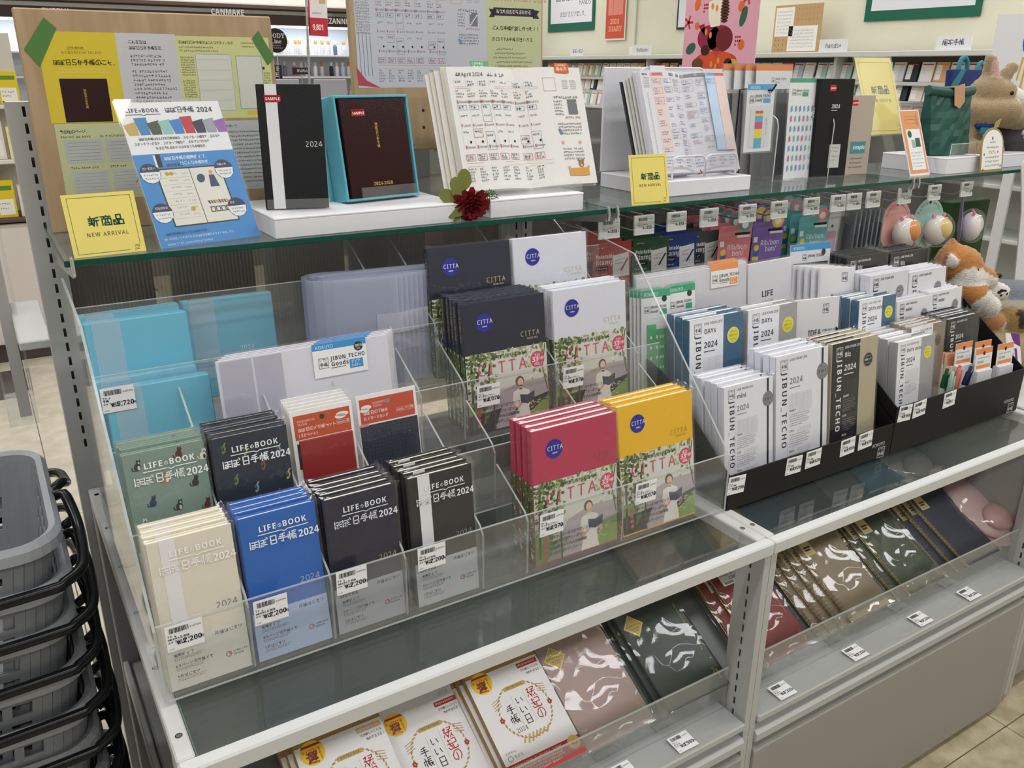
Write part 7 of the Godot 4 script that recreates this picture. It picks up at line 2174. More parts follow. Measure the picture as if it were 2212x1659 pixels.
# ---------------------------------------------------------------- soft toys: one skin each, grown from rounded lumps
# lump: [from, to, radius at from, radius at to, colour]
func skin(lumps: Array, cell: float, blend: float, fuzz: float) -> G:
	var lo := Vector3.ONE * 1e9
	var hi := -lo
	for l in lumps:
		var r: float = maxf(l[2], l[3]) + cell * 2.5 + blend * 0.3
		for p in [l[0], l[1]]:
			lo = lo.min(p - Vector3.ONE * r); hi = hi.max(p + Vector3.ONE * r)
	var n := Vector3i(((hi - lo) / cell).ceil()) + Vector3i.ONE
	var nz := FastNoiseLite.new()
	nz.seed = 8; nz.frequency = 160.0
	var val := PackedFloat32Array()
	val.resize(n.x * n.y * n.z)
	val.fill(1.0)
	var sx := n.y * n.z
	var sy := n.z
	# visit only the cells near each lump
	for l in lumps:
		var A: Vector3 = l[0]; var B: Vector3 = l[1]; var ra: float = l[2]; var rb: float = l[3]
		var rr := maxf(ra, rb) + cell * 2.5 + blend * 0.3
		var a := Vector3i(((A.min(B) - Vector3.ONE * rr - lo) / cell).floor()).max(Vector3i.ZERO)
		var b := Vector3i(((A.max(B) + Vector3.ONE * rr - lo) / cell).ceil()).min(n - Vector3i.ONE)
		var ab := B - A
		var q := maxf(ab.length_squared(), 1e-9)
		for i in range(a.x, b.x + 1):
			for j in range(a.y, b.y + 1):
				for k in range(a.z, b.z + 1):
					var p := lo + Vector3(i, j, k) * cell
					var t := clampf((p - A).dot(ab) / q, 0, 1)
					var d := (p - A - ab * t).length() - lerpf(ra, rb, t)
					var id := i * sx + j * sy + k
					var o := val[id]
					var h := maxf(blend - absf(d - o), 0.0) / blend
					val[id] = minf(d, o) - h * h * blend * 0.25
	var g := G.new()
	var vid := {}
	var pos := PackedVector3Array()
	var at := func(i: int, j: int, k: int) -> float: return val[i * sx + j * sy + k]
	for i in n.x - 1:
		for j in n.y - 1:
			for k in n.z - 1:
				var s := Vector3.ZERO
				var cnt := 0
				var c0: float = at.call(i, j, k)
				var any := false
				for e in range(1, 8):
					if (val[(i + (e & 1)) * sx + (j + (e >> 1 & 1)) * sy + k + (e >> 2)] < 0) != (c0 < 0):
						any = true
						break
				if not any: continue
				for e in 12:
					var ax := e / 4
					var u := e & 1; var w := e >> 1 & 1
					var p0 := Vector3i(0, u, w) if ax == 0 else Vector3i(u, 0, w) if ax == 1 else Vector3i(u, w, 0)
					var p1 := p0
					p1[ax] = 1
					var v0: float = at.call(i + p0.x, j + p0.y, k + p0.z); var v1: float = at.call(i + p1.x, j + p1.y, k + p1.z)
					if (v0 < 0) == (v1 < 0): continue
					s += Vector3(p0).lerp(Vector3(p1), v0 / (v0 - v1))
					cnt += 1
				vid[(i * n.y + j) * n.z + k] = pos.size()
				pos.append(lo + (Vector3(i, j, k) + s / cnt) * cell)
	var nrm := PackedVector3Array()
	var cols := PackedColorArray()
	for p in pos:
		var best := 1e9
		var cc := Color.WHITE
		for l in lumps:
			var ab: Vector3 = l[1] - l[0]
			var t := clampf((p - l[0]).dot(ab) / maxf(ab.length_squared(), 1e-9), 0, 1)
			var d: float = (p - l[0] - ab * t).length() - lerpf(l[2], l[3], t)
			if l.size() > 5: d -= l[5]
			if d < best:
				best = d
				cc = l[4]
		cols.append(Color(cc).srgb_to_linear() * (1.0 + 0.10 * nz.get_noise_3dv(p * 2.0)))
		var q := ((p - lo) / cell).clamp(Vector3.ONE * 1.001, Vector3(n) - Vector3.ONE * 2.01)
		var i := int(q.x); var j := int(q.y); var k := int(q.z)
		nrm.append(Vector3(at.call(i + 1, j, k) - at.call(i - 1, j, k), at.call(i, j + 1, k) - at.call(i, j - 1, k), at.call(i, j, k + 1) - at.call(i, j, k - 1)).normalized())
	for p in pos.size(): pos[p] += nrm[p] * fuzz * nz.get_noise_3dv(pos[p] * 1.5)
	var emit := func(a: int, b: int, c: int, d: int) -> void:
		for t in [[a, b, c], [a, c, d]]:
			var f := (pos[t[1]] - pos[t[0]]).cross(pos[t[2]] - pos[t[0]])
			var ord: Array = [t[0], t[1], t[2]] if f.dot(nrm[t[0]] + nrm[t[1]] + nrm[t[2]]) > 0 else [t[0], t[2], t[1]]
			for x in [ord[0], ord[2], ord[1]]:
				g.v.append(pos[x]); g.n.append(nrm[x]); g.c.append(cols[x])
	for i in range(1, n.x - 1):
		for j in range(1, n.y - 1):
			for k in range(1, n.z - 1):
				var v0: float = at.call(i, j, k) 
				var id := func(a: int, b: int, c: int) -> int: return vid.get((a * n.y + b) * n.z + c, -1)
				if (v0 < 0) != (val[(i + 1) * sx + j * sy + k] < 0): emit.call(id.call(i, j, k), id.call(i, j - 1, k), id.call(i, j - 1, k - 1), id.call(i, j, k - 1))
				if (v0 < 0) != (val[i * sx + (j + 1) * sy + k] < 0): emit.call(id.call(i, j, k), id.call(i - 1, j, k), id.call(i - 1, j, k - 1), id.call(i, j, k - 1))
				if (v0 < 0) != (val[i * sx + j * sy + k + 1] < 0): emit.call(id.call(i, j, k), id.call(i - 1, j, k), id.call(i - 1, j - 1, k), id.call(i, j - 1, k))
	return g

func fur() -> StandardMaterial3D:
	if not _mats.has("fur"):
		var m := StandardMaterial3D.new()
		m.vertex_color_use_as_albedo = true
		m.roughness = 0.95
		m.rim_enabled = true; m.rim = 0.7; m.rim_tint = 0.6
		m.normal_enabled = true; m.normal_texture = noise("fur", true); m.normal_scale = 1.6
		m.uv1_triplanar = true; m.uv1_scale = Vector3.ONE * 9.0
		_mats["fur"] = m
	return _mats["fur"]

func plush_goods() -> void:
	# rabbit looking to the right with its arm across
	var tan_ := "9c8763"; var cream := "e2d9cc"; var pinkish := "c9a294"
	var o := thing("plush_rabbit", "tan plush rabbit with white muzzle and blue scarf on the glass shelf", "plush toy", Vector3(2.272, GL, 0.165), Vector3(0, -32, 0))
	var V := func(x: float, y: float, z: float) -> Vector3: return Vector3((x - 2.30) * 0.88, y - GL, z)
	part(o, "body", skin([
		[V.call(2.235, 1.262, 0.0), V.call(2.262, 1.345, 0.0), 0.052, 0.044, tan_],
		[V.call(2.30, 1.392, 0.0), V.call(2.335, 1.388, 0.012), 0.046, 0.040, tan_],
		[V.call(2.377, 1.378, 0.02), V.call(2.388, 1.376, 0.022), 0.028, 0.026, cream, 0.004],
		[V.call(2.300, 1.43, 0.0), V.call(2.292, 1.476, 0.0), 0.019, 0.015, tan_],
		[V.call(2.307, 1.437, 0.010), V.call(2.299, 1.466, 0.010), 0.011, 0.008, pinkish, 0.003],
		[V.call(2.345, 1.43, -0.01), V.call(2.368, 1.459, -0.01), 0.018, 0.014, tan_],
		[V.call(2.262, 1.345, 0.035), V.call(2.345, 1.345, 0.055), 0.031, 0.034, tan_],
		[V.call(2.36, 1.335, -0.01), V.call(2.41, 1.325, 0.0), 0.028, 0.025, tan_],
		[V.call(2.225, 1.243, 0.05), V.call(2.29, 1.245, 0.065), 0.033, 0.030, tan_],
		[V.call(2.30, 1.25, -0.02), V.call(2.33, 1.25, 0.03), 0.036, 0.030, tan_]], 0.0055, 0.012, 0.006), fur())
	part(o, "eye", G.new().ell(V.call(2.345, 1.396, 0.051), Vector3(0.005, 0.0055, 0.004), 12, 8), mat("140f0c", 0.12))
	part(o, "nose", G.new().ell(V.call(2.402, 1.384, 0.044), Vector3(0.005, 0.0035, 0.003), 10, 6), mat("b99a92", 0.6))
	part(o, "scarf", G.new().ell(V.call(2.287, 1.315, 0.02), Vector3(0.048, 0.016, 0.043), 18, 10), mat("1d3f8c", 0.7))
	part(o, "scarf_end", G.new().cb(-0.03, -0.005, 0.082, 0.10, 0.055, 0.062, 0.003), mat("2c7a8c", 0.7))
	# gift bag behind
	var gb := thing("gift_bag", "navy and teal paper bag printed GIFT behind the rabbit", "gift bag", Vector3(2.345, GL, 0.075), Vector3(-4, 0, 0))
	part(gb, "bag", G.new().cb(-0.075, 0.075, 0, 0.245, -0.02, 0, 0.002), mat("16306e", 0.45))
	var k := K.new(self, 150, 245)
	k.ink("2f7f8a").poly([Vector2(0, 40), Vector2(40, 0), Vector2(64, 0), Vector2(20, 60), Vector2(0, 64)]).poly([Vector2(46, 92), Vector2(120, 40), Vector2(120, 62), Vector2(46, 114)])
	k.up().ink("d9e6ea").txt("GIFT", 50, 104, 16, "sansb", 2)
	part(gb, "print", k, print_mat(0.45))
	var hp := []
	for i in 13: hp.append(Vector3(-0.012 + 0.021 * cos(PI * i / 12), 0.245 + 0.032 * sin(PI * i / 12), -0.01))
	part(gb, "handle", G.new().tube(hp, 0.0065, 8), mat("2f7f8a", 0.6))
	hp = []
	for i in 13: hp.append(Vector3(0.085 + 0.018 * cos(PI * i / 12), 0.235 + 0.03 * sin(PI * i / 12), -0.016))
	part(gb, "handle", G.new().tube(hp, 0.006, 8), mat("2f7f8a", 0.6))
	# dark grey toy at the edge
	o = thing("plush_mole", "dark grey plush toy with white mouth at the right edge", "plush toy", Vector3(2.43, GL + 0.034, 0.20), Vector3(0, -32, 0))
	part(o, "body", skin([
		[Vector3(-0.06, 0.045, 0.02), Vector3(0.06, 0.05, 0.02), 0.038, 0.045, "47434a"],
		[Vector3(-0.05, 0.012, 0.03), Vector3(0.05, 0.012, 0.035), 0.027, 0.027, "3a363a"],
		[Vector3(-0.02, 0.05, 0.052), Vector3(0.04, 0.048, 0.056), 0.014, 0.016, "dcd8d4", 0.004]], 0.006, 0.01, 0.0015), fur())
	part(o, "eye", G.new().ell(Vector3(-0.01, 0.074, 0.055), Vector3(0.003, 0.003, 0.003), 8, 6), mat("0c0c0c", 0.2))
	# shiba dog leaning out behind the second black box
	var og := "b5793a"; var wh := "dcd6cc"
	o = thing("plush_dog", "orange and white plush shiba dog behind the right black box", "plush toy", Vector3(1.87, 0.7455, 0.42), Vector3(0, -32, 0))
	V = func(x: float, y: float, z: float) -> Vector3: return Vector3((x - 1.87) * 0.88, y - 0.7455, z - 0.42)
	part(o, "body", skin([
		[V.call(1.872, 0.80, 0.40), V.call(1.868, 0.95, 0.40), 0.055, 0.048, og],
		[V.call(1.852, 1.022, 0.415), V.call(1.868, 1.018, 0.418), 0.046, 0.045, og],
		[V.call(1.872, 0.995, 0.44), V.call(1.884, 0.99, 0.444), 0.030, 0.027, wh, 0.005],
		[V.call(1.905, 1.004, 0.43), V.call(1.948, 0.996, 0.438), 0.023, 0.012, og],
		[V.call(1.90, 0.99, 0.438), V.call(1.942, 0.984, 0.442), 0.021, 0.013, wh, 0.003],
		[V.call(1.832, 1.055, 0.415), V.call(1.836, 1.078, 0.413), 0.016, 0.006, og],
		[V.call(1.815, 1.035, 0.448), V.call(1.806, 1.05, 0.452), 0.016, 0.008, og],
		[V.call(1.818, 1.034, 0.458), V.call(1.812, 1.044, 0.461), 0.009, 0.006, wh, 0.003],
		[V.call(1.862, 0.965, 0.44), V.call(1.895, 0.955, 0.46), 0.030, 0.030, og],
		[V.call(1.905, 0.945, 0.465), V.call(1.928, 0.932, 0.47), 0.030, 0.027, wh],
		[V.call(1.91, 0.93, 0.40), V.call(1.958, 0.955, 0.42), 0.026, 0.024, og],
		[V.call(1.965, 0.955, 0.425), V.call(1.978, 0.957, 0.43), 0.024, 0.021, wh, 0.004]], 0.0055, 0.012, 0.006), fur())
	part(o, "nose", G.new().ell(V.call(1.958, 0.999, 0.442), Vector3(0.008, 0.007, 0.007), 12, 8), mat("141214", 0.25))
	part(o, "eye", G.new().ell(V.call(1.888, 1.018, 0.457), Vector3(0.006, 0.006, 0.004), 12, 8), mat("1a120c", 0.1))
	for p in [[0.0, 0.0], [-0.009, 0.008], [-0.003, 0.012], [0.005, 0.011], [0.010, 0.005]]:
		part(o, "paw_pad", G.new().ell(V.call(1.974 + p[0], 0.953 + p[1], 0.4485), Vector3(0.005, 0.004, 0.003), 10, 6), mat("1a1818", 0.6))
	# tabby toy and a grey one lying in front of it
	var tb := "9a7a42"; var dk := "2c241c"
	o = thing("plush_tiger", "striped tan and black plush paw and head beside the right black box", "plush toy", Vector3(2.02, 0.7455, 0.47), Vector3(0, -32, 0))
	V = func(x: float, y: float, z: float) -> Vector3: return Vector3((x - 2.02) * 0.88, y - 0.7455, z - 0.47)
	part(o, "body", skin([
		[V.call(1.99, 0.80, 0.44), V.call(2.12, 0.80, 0.44), 0.062, 0.066, "b5a27e"],
		[V.call(1.945, 0.918, 0.45), V.call(1.962, 0.912, 0.45), 0.024, 0.024, tb],
		[V.call(1.938, 0.936, 0.462), V.call(1.948, 0.934, 0.468), 0.009, 0.008, dk, 0.004],
		[V.call(1.962, 0.926, 0.466), V.call(1.97, 0.918, 0.468), 0.007, 0.007, dk, 0.004],
		[V.call(1.918, 0.905, 0.462), V.call(1.924, 0.9, 0.466), 0.020, 0.018, wh],
		[V.call(1.955, 0.882, 0.468), V.call(1.985, 0.872, 0.468), 0.026, 0.024, "b87a48"],
		[V.call(2.002, 0.866, 0.475), V.call(2.008, 0.864, 0.476), 0.011, 0.010, wh],
		[V.call(2.04, 0.872, 0.46), V.call(2.085, 0.868, 0.46), 0.034, 0.034, tb],
		[V.call(2.046, 0.892, 0.482), V.call(2.052, 0.872, 0.49), 0.008, 0.008, dk, 0.004],
		[V.call(2.066, 0.896, 0.482), V.call(2.072, 0.876, 0.491), 0.008, 0.009, dk, 0.004],
		[V.call(2.088, 0.893, 0.478), V.call(2.096, 0.874, 0.484), 0.008, 0.008, dk, 0.004]], 0.006, 0.010, 0.005), fur())
	o = thing("plush_seal", "pale grey plush toy with tag lying at the right edge", "plush toy", Vector3(2.16, 0.7455, 0.30), Vector3(0, -32, 0))
	part(o, "body", skin([
		[Vector3(-0.10, 0.16, 0.06), Vector3(0.09, 0.15, 0.06), 0.038, 0.042, "7f8690"],
		[Vector3(-0.06, 0.125, 0.09), Vector3(0.08, 0.115, 0.085), 0.032, 0.036, "a9a395"],
		[Vector3(-0.07, 0.05, 0.0), Vector3(0.09, 0.05, 0.0), 0.062, 0.062, "8a8f96"]], 0.007, 0.012, 0.002), fur())
	var pts := PackedVector2Array()
	for i in 18: pts.append(Vector2(0.030 * cos(TAU * i / 18), 0.016 * sin(TAU * i / 18)))
	var tg := part(o, "paw_tag", G.new().prism(pts, -0.0006, 0.0006), mat("dedede", 0.5))
	tg.transform = Transform3D(Basis.from_euler(Vector3(-0.2, 0, 0.45)), Vector3(-0.05, 0.216, 0.11))
	k = K.new(self, 60, 32, 0.0008)
	k.ink("2c2c30").oval(14, 22, 4, 3, 8).oval(9, 14, 2, 3, 8).oval(17, 12, 2, 3, 8).oval(48, 8, 6, 4, 12).ring(34, 16, 6, 7, 1.4)
	part(tg, "print", k, print_mat(0.5)).position = Vector3(0, -0.016, 0)
	# pale cardboard display at the far right
	o = thing("white_display_panel", "plain white rounded display panel at the right picture edge", "display panel", Vector3(2.32, 0.7455, 0.335), Vector3(0, 0, 0))
	pts = PackedVector2Array([Vector2(0.0, 0.0), Vector2(0.34, 0.0), Vector2(0.34, 0.50)])
	for i in 7: pts.append(Vector2(-0.12 + 0.03 - 0.03 * sin(PI / 2 * i / 6) , 0.475 + 0.025 * cos(PI / 2 * i / 6)))
	pts.append(Vector2(-0.075, 0.36))
	part(o, "panel", G.new().prism(pts, -0.003, 0.0), mat("d6d4d2", 0.5))
	# green crate goods seen beyond the hooks
	o = thing("green_carton", "dark green speckled carton on the shelf beyond the hamster packs", "carton", Vector3(2.42, 0.93, 0.10))
	part(o, "carton", G.new().cb(-0.09, 0.09, -0.18, 0.16, -0.05, 0.0, 0.002), tinted("fine", "24401c", "4c7a2c", Vector3.ONE * 10, 0.6))
	part(o, "price_card", G.new().bb(0.02, 0.08, -0.12, -0.07, 0.0005, 0.001), mat("dcdcd8", 0.5))
	o = thing("purple_info_card", "white and purple information card beside the right black box", "info card", Vector3(1.842, 0.83, 0.60), Vector3(-20, 8, -12))
	part(o, "card", G.new().bb(-0.035, 0.035, 0, 0.07, -0.001, 0), mat("dedce2", 0.5))
	k = K.new(self, 70, 70)
	k.ink("6a2c78").poly([Vector2(24, 0), Vector2(70, 0), Vector2(70, 30), Vector2(36, 22)]).rect(38, 34, 12, 26)
	k.ink("4a4250").fine(6, 34, 28, 4, 3).fine(6, 44, 28, 4, 4).fine(6, 54, 28, 4, 5)
	part(o, "print", k, print_mat(0.5))
	part(o, "card_stem", G.new().cb(-0.003, 0.003, -0.085, 0.0, -0.004, -0.0012, 0.0005), mat("c9c9c9", 0.4))

# ---------------------------------------------------------------- the shop behind: cream wall with shelves on the right, cosmetics on the left
func sheet_sign(called: String, label: String, cat: String, at: Vector3, turn: float, w: float, h: float, back: String, k: K, group := "") -> Node3D:
	var o := thing(called, label, cat, at, Vector3(0, turn, 0), group)
	part(o, "board", G.new().bb(-w / 2, w / 2, 0, h, -0.004, 0), mat(back, 0.5))
	if k: part(o, "print", k, print_mat(0.5))
	return o

func background() -> void:
	var R := RandomNumberGenerator.new()
	R.seed = 99
	# wall shelving along the right wall (faces -x)
	var t := thing("wall_shelving", "white wall shelving along the cream wall, full of small stationery", "shelving")
	var wm := mat("c9cac6", 0.45)
	part(t, "back_sheet", G.new().bb(4.04, 4.06, 0.1, 1.53, -4.6, 1.2), mat("b5b5ae", 0.6))
	part(t, "top_ledge", G.new().cb(3.78, 4.06, 1.515, 1.54, -4.6, 1.2, 0.003), wm)
	for y in [1.40, 1.31, 1.21, 0.98, 0.75, 0.42, 0.12]:
		part(t, "shelf_board", G.new().cb(3.76 if y < 1.3 else 3.84, 4.04, y - 0.018, y, -4.6, 1.2, 0.003), wm)
	for z in [-4.6, -3.1, -1.6, -0.1, 1.18]: part(t, "side_sheet", G.new().cb(3.84, 4.04, 0.1, 1.515, z, z + 0.02, 0.002), wm)
	# packs standing on the wall shelves
	var cs := ["dcd6c8", "c9b6c8", "a8c4b8", "e2d2d0", "d8d8de", "c4b898", "b8c4d4", "e6e2da", "2c2e34", "c46a74", "e0a878", "efece6"]
	var cn := ["ivory", "lilac", "mint", "pale pink", "silver white", "straw", "pale blue", "cream", "black", "rose", "apricot", "off-white"]
	var proto: Array = []
	for i in 12:
		var o := thing("wall_pack", "placeholder", "stationery pack", Vector3.ZERO, Vector3.ZERO, "packs on the wall shelving")
		part(o, "pack", G.new().cb(-0.034, 0.034, 0, 0.092, -0.012, 0, 0.002), mat(cs[i], 0.45))
		var k := K.new(self, 60, 85)
		k.ink("efeeea").rect(3, 8, 28, 66)
		k.ink(["c43a3a", "e09a3a", "c43a3a"][i % 3]).rect(3, 2, 54, 6)
		k.up().ink("8a8480").fine(5, 20, 22, 3, i).fine(5, 30, 22, 3, i + 4).fine(5, 44, 22, 3, i + 8)
		part(o, "print", k, print_mat(0.5))
		proto.append(o)
	var used := {}
	var row_n := {1.40: "upper", 1.31: "middle", 1.21: "lower"}
	for y in [1.40, 1.31, 1.21]:
		var z: float = -4.3
		var m := 0
		var line := []
		while z < -0.35:
			m += 1
			var i := R.randi() % 12
			if z > -1.9 and R.randf() < 0.7: i = [0, 1, 2, 3, 7, 11][R.randi() % 6]
			var lab: String = "small %s pack on the %s wall shelf" % [cn[i], row_n[y]]
			var at := Vector3({1.40: 3.875, 1.31: 3.86, 1.21: 3.78}[y], y + 0.001, z)
			var tr := Vector3(-12, -90, 0)
			if not used.has(i):
				used[i] = true
				proto[i].position = at; proto[i].rotation_degrees = tr
				proto[i].set_meta("label", lab)
				line.append([proto[i], cn[i]])
			else: line.append([dup(proto[i], lab, at, tr), cn[i]])
			z += 0.071 + R.randf() * 0.014
		between(line, "pack", "%s wall shelf" % row_n[y])
	for i in 12:
		if not used.has(i): proto[i].free()
	# signs standing on the ledge
	var cards := [["キャンパス", -3.83, 0.165], ["Rollbahn", -3.105, 0.185], ["hands+", -1.585, 0.175], ["能率手帳", -0.925, 0.17]]
	for c in cards:
		var k := K.new(self, c[2] * 1000, 60)
		k.ink("3a3c44")
		if c[0] in ["Rollbahn", "hands+"]: k.txt(c[0], c[2] * 230, 42, 30, "sans")
		else: k.jp(c[0], c[2] * 190, 16, 25, 0.1, 0.04)
		var o := sheet_sign("shelf_sign", "white name card reading %s on the ledge" % {"キャンパス": "a katakana word", "Rollbahn": "Rollbahn", "hands+": "hands and a plus sign", "能率手帳": "four kanji"}[c[0]], "sign card", Vector3(3.80, 1.541, c[1]), -90, c[2], 0.06, "e6e6e8", k, "name cards on the wall ledge")
	# wall notices
	var k := K.new(self, 620, 420)
	k.ink("e2e2e6").rect(40, -5, 550, 365)
	k.up().ink("1d6a4a").txt("HANDS", 110, 200, 66, "serifb")
	k.ink("6a6c70").txt("HANDS", 420, 236, 52, "mono")
	k.jp("ロゴが変わりました。", 170, 280, 36, 0.1, 0.02)
	sheet_sign("green_framed_notice", "white notice in a dark green frame, left part of the cream wall", "notice", Vector3(4.09, 1.728, -4.33), -90, 0.62, 0.42, "176048", k, "green framed notices")
	k = K.new(self, 640, 420)
	k.ink("dfdfe4").rect(36, -5, 570, 375)
	sheet_sign("green_framed_notice", "blank white notice in a dark green frame, right part of the wall", "notice", Vector3(4.09, 1.694, -1.32), -90, 0.64, 0.42, "176048", k, "green framed notices")
	k = K.new(self, 240, 400)
	k.ink("c9533f").rect(10, 0, 220, 388)
	k.up().ink("d98a78").rect(36, 40, 170, 190)
	k.up().ink("c4604e").rect(90, 40, 6, 190)
	k.ink("e6bf86").txt("2024", 62, 290, 46, "serifb")
	k.txt("DIARY", 46, 340, 46, "serifb")
	sheet_sign("red_diary_banner", "red 2024 diary banner hanging on the cream wall", "banner", Vector3(4.085, 1.65, -3.76), -90, 0.24, 0.40, "dad6d2", k)
	k = K.new(self, 330, 250)
	k.ink("e4e2dc").rect(10, 12, 130, 150).rect(110, 110, 200, 130)
	k.up().ink("a8a49a")
	for i in 7: k.fine(22, 30 + i * 18, 100, 9, i + 3)
	for i in 6: k.fine(126, 128 + i * 17, 165, 9, i + 23)
	k.ink("8a6c48")
	for i in 6: for j in 3: k.oval(170 + i * 26, 22 + j * 28, 3, 3, 6).oval(20 + (i % 3) * 28, 180 + j * 26, 3, 3, 6)
	sheet_sign("cork_board", "tan pegboard with two white sheets standing on the ledge", "notice board", Vector3(3.95, 1.541, -1.965), -90, 0.33, 0.25, "b8966a", k)
	var pp := thing("wall_pipe", "thin white cable duct running down the cream wall", "cable duct", Vector3(4.085, 1.54, -3.54))
	part(pp, "duct", G.new().cb(-0.008, 0.008, 0.06, 1.2, -0.01, 0.01, 0.002), mat("d9d8ce", 0.5))
	part(pp, "socket_box", G.new().cb(-0.02, 0.012, 0.0, 0.06, -0.02, 0.02, 0.003), mat("e4e3da", 0.5))
	k = K.new(self, 300, 400)
	k.ink("dcdce0").rect(14, 0, 272, 386)
	sheet_sign("dark_framed_notice", "white notice with thin dark frame left of the pink poster", "notice", Vector3(4.085, 1.70, -2.95), -90, 0.30, 0.40, "2c2c34", k)
	pink_poster()
	# white board with a blue drop print at the right edge
	k = K.new(self, 300, 560)
	k.ink("2f5fb0").oval(150, 100, 42, 60, 24)
	k.ink("d0a23a")
	for i in 5: k.line([Vector2(120 + i * 15, 160), Vector2(112 + i * 18, 240 + (i % 2) * 40)], 7)
	sheet_sign("tall_white_board", "tall white board printed with a blue drop shape, right edge", "display board", Vector3(3.5, 1.10, -0.40), -78, 0.30, 0.56, "d8d8da", k)
	var sp := thing("board_stand", "white stand under the tall board with the blue drop", "stand", Vector3(3.5, 0, -0.40), Vector3(0, -78, 0))
	part(sp, "post", G.new().cb(-0.02, 0.02, 0.01, 1.10, -0.03, -0.005, 0.003), mat("cfcfcf", 0.4))
	part(sp, "foot", G.new().cb(-0.12, 0.12, 0, 0.012, -0.12, 0.1, 0.003), mat("cfcfcf", 0.4))
	other_side()
	cosmetics()

# names each thing of a row by what stands on either side of it
func between(line: Array, what: String, where: String) -> void:
	for i in line.size():
		var o: Node3D = line[i][0]
		var l: String = line[i - 1][1] if i > 0 else ""
		var r: String = line[i + 1][1] if i + 1 < line.size() else ""
		var s := "between the %s and the %s one" % [l, r]
		if l == "": s = "at the far end before the %s one" % r
		elif r == "": s = "at the near end after the %s one" % l
		elif l == r: s = "between two %s ones" % l
		o.set_meta("label", "%s %s %s, %s" % [line[i][1], what, s, where])

func pink_poster() -> void:
	var k := K.new(self, 520, 460)
	var X := func(u: float) -> float: return u * 520.0
	k.ink("d9a0b0").rect(0, 0, 520, 340)
	k.ink("e4e2e2").rect(0, 340, 520, 120)
	k.up().ink("8a2340").oval(190, 190, 84, 62, 24).oval(270, 196, 90, 66, 24)
	k.poly([Vector2(104, 130), Vector2(150, 120), Vector2(160, 180)])
	k.up().ink("6a2026").oval(300, 196, 60, 58, 20)
	k.ink("e6dcc8").poly([Vector2(172, 20), Vector2(232, 0), Vector2(262, 0), Vector2(262, 134), Vector2(196, 138), Vector2(176, 90)])
	k.up().ink("4a2c20")
	for i in 8: k.oval(290, 14 + i * 14, 34 - absf(i - 3.5) * 3, 9, 12)
	k.up().ink("b8402c").oval(250, 300, 150, 46, 26)
	k.up().ink("c9512c").oval(190, 298, 60, 44, 20).oval(310, 300, 60, 42, 20)
	k.up().ink("d98a3a")
	for p in [[200, 40], [232, 50], [166, 160], [200, 176], [222, 318], [270, 300], [252, 330]]: k.oval(p[0], p[1], 10, 16, 10)
	k.ink("3a2016").oval(170, 250, 34, 26, 14).oval(340, 318, 30, 30, 14)
	k.ink("caa238").oval(376, 318, 34, 26, 14)
	k.ink("6a4020").oval(120, 316, 44, 30, 14)
	k.ink("2f5f4c").oval(60, 240, 40, 26, 12, -0.5).oval(420, 96, 22, 50, 12, 0.3)
	k.ink("b03a3c")
	for p in [[30, 110], [440, 10]]: for j in 5: k.line([Vector2(p[0], p[1]), Vector2(p[0] + 30 * cos(j * 1.25), p[1] + 30 * sin(j * 1.25))], 12)
	k.ink("cf6a34").oval(90, 24, 22, 34, 10, 0.3).oval(400, 50, 22, 26, 10).oval(420, 226, 24, 26, 10).oval(96, 130, 18, 20, 8)
	k.ink("a8283c")
	for i in 7: k.oval(140 + 12 * (i % 3), 30 + 16 * (i / 3), 6, 6, 8).oval(380 + 14 * (i % 3), 190 + 18 * (i / 3), 6, 6, 8)
	k.up().ink("e4e2e2").rect(0, 340, 520, 120)
	k.up().ink("1d1d22").rect(196, 366, 40, 34)
	k.up().ink("e8e8e8").jp("使用例", 198, 374, 11, 0.13)
	k.ink("26262c").jp("を贈ろう", 300, 360, 42, 0.13, 0.06)
	var o := sheet_sign("autumn_poster", "pink autumn poster with stacked pumpkin houses and leaves", "poster", Vector3(3.3, 1.335, -1.90), -90, 0.52, 0.46, "dcdadc", k)
	var sp := thing("poster_stand", "thin white stand carrying the pink autumn poster", "stand", Vector3(3.3, 0, -1.90), Vector3(0, -90, 0))
	part(sp, "post", G.new().cb(-0.015, 0.015, 0.01, 1.335, -0.03, -0.005, 0.003), mat("cfcfcf", 0.4))
	part(sp, "foot", G.new().cb(-0.15, 0.15, 0, 0.012, -0.12, 0.1, 0.003), mat("cfcfcf", 0.4))

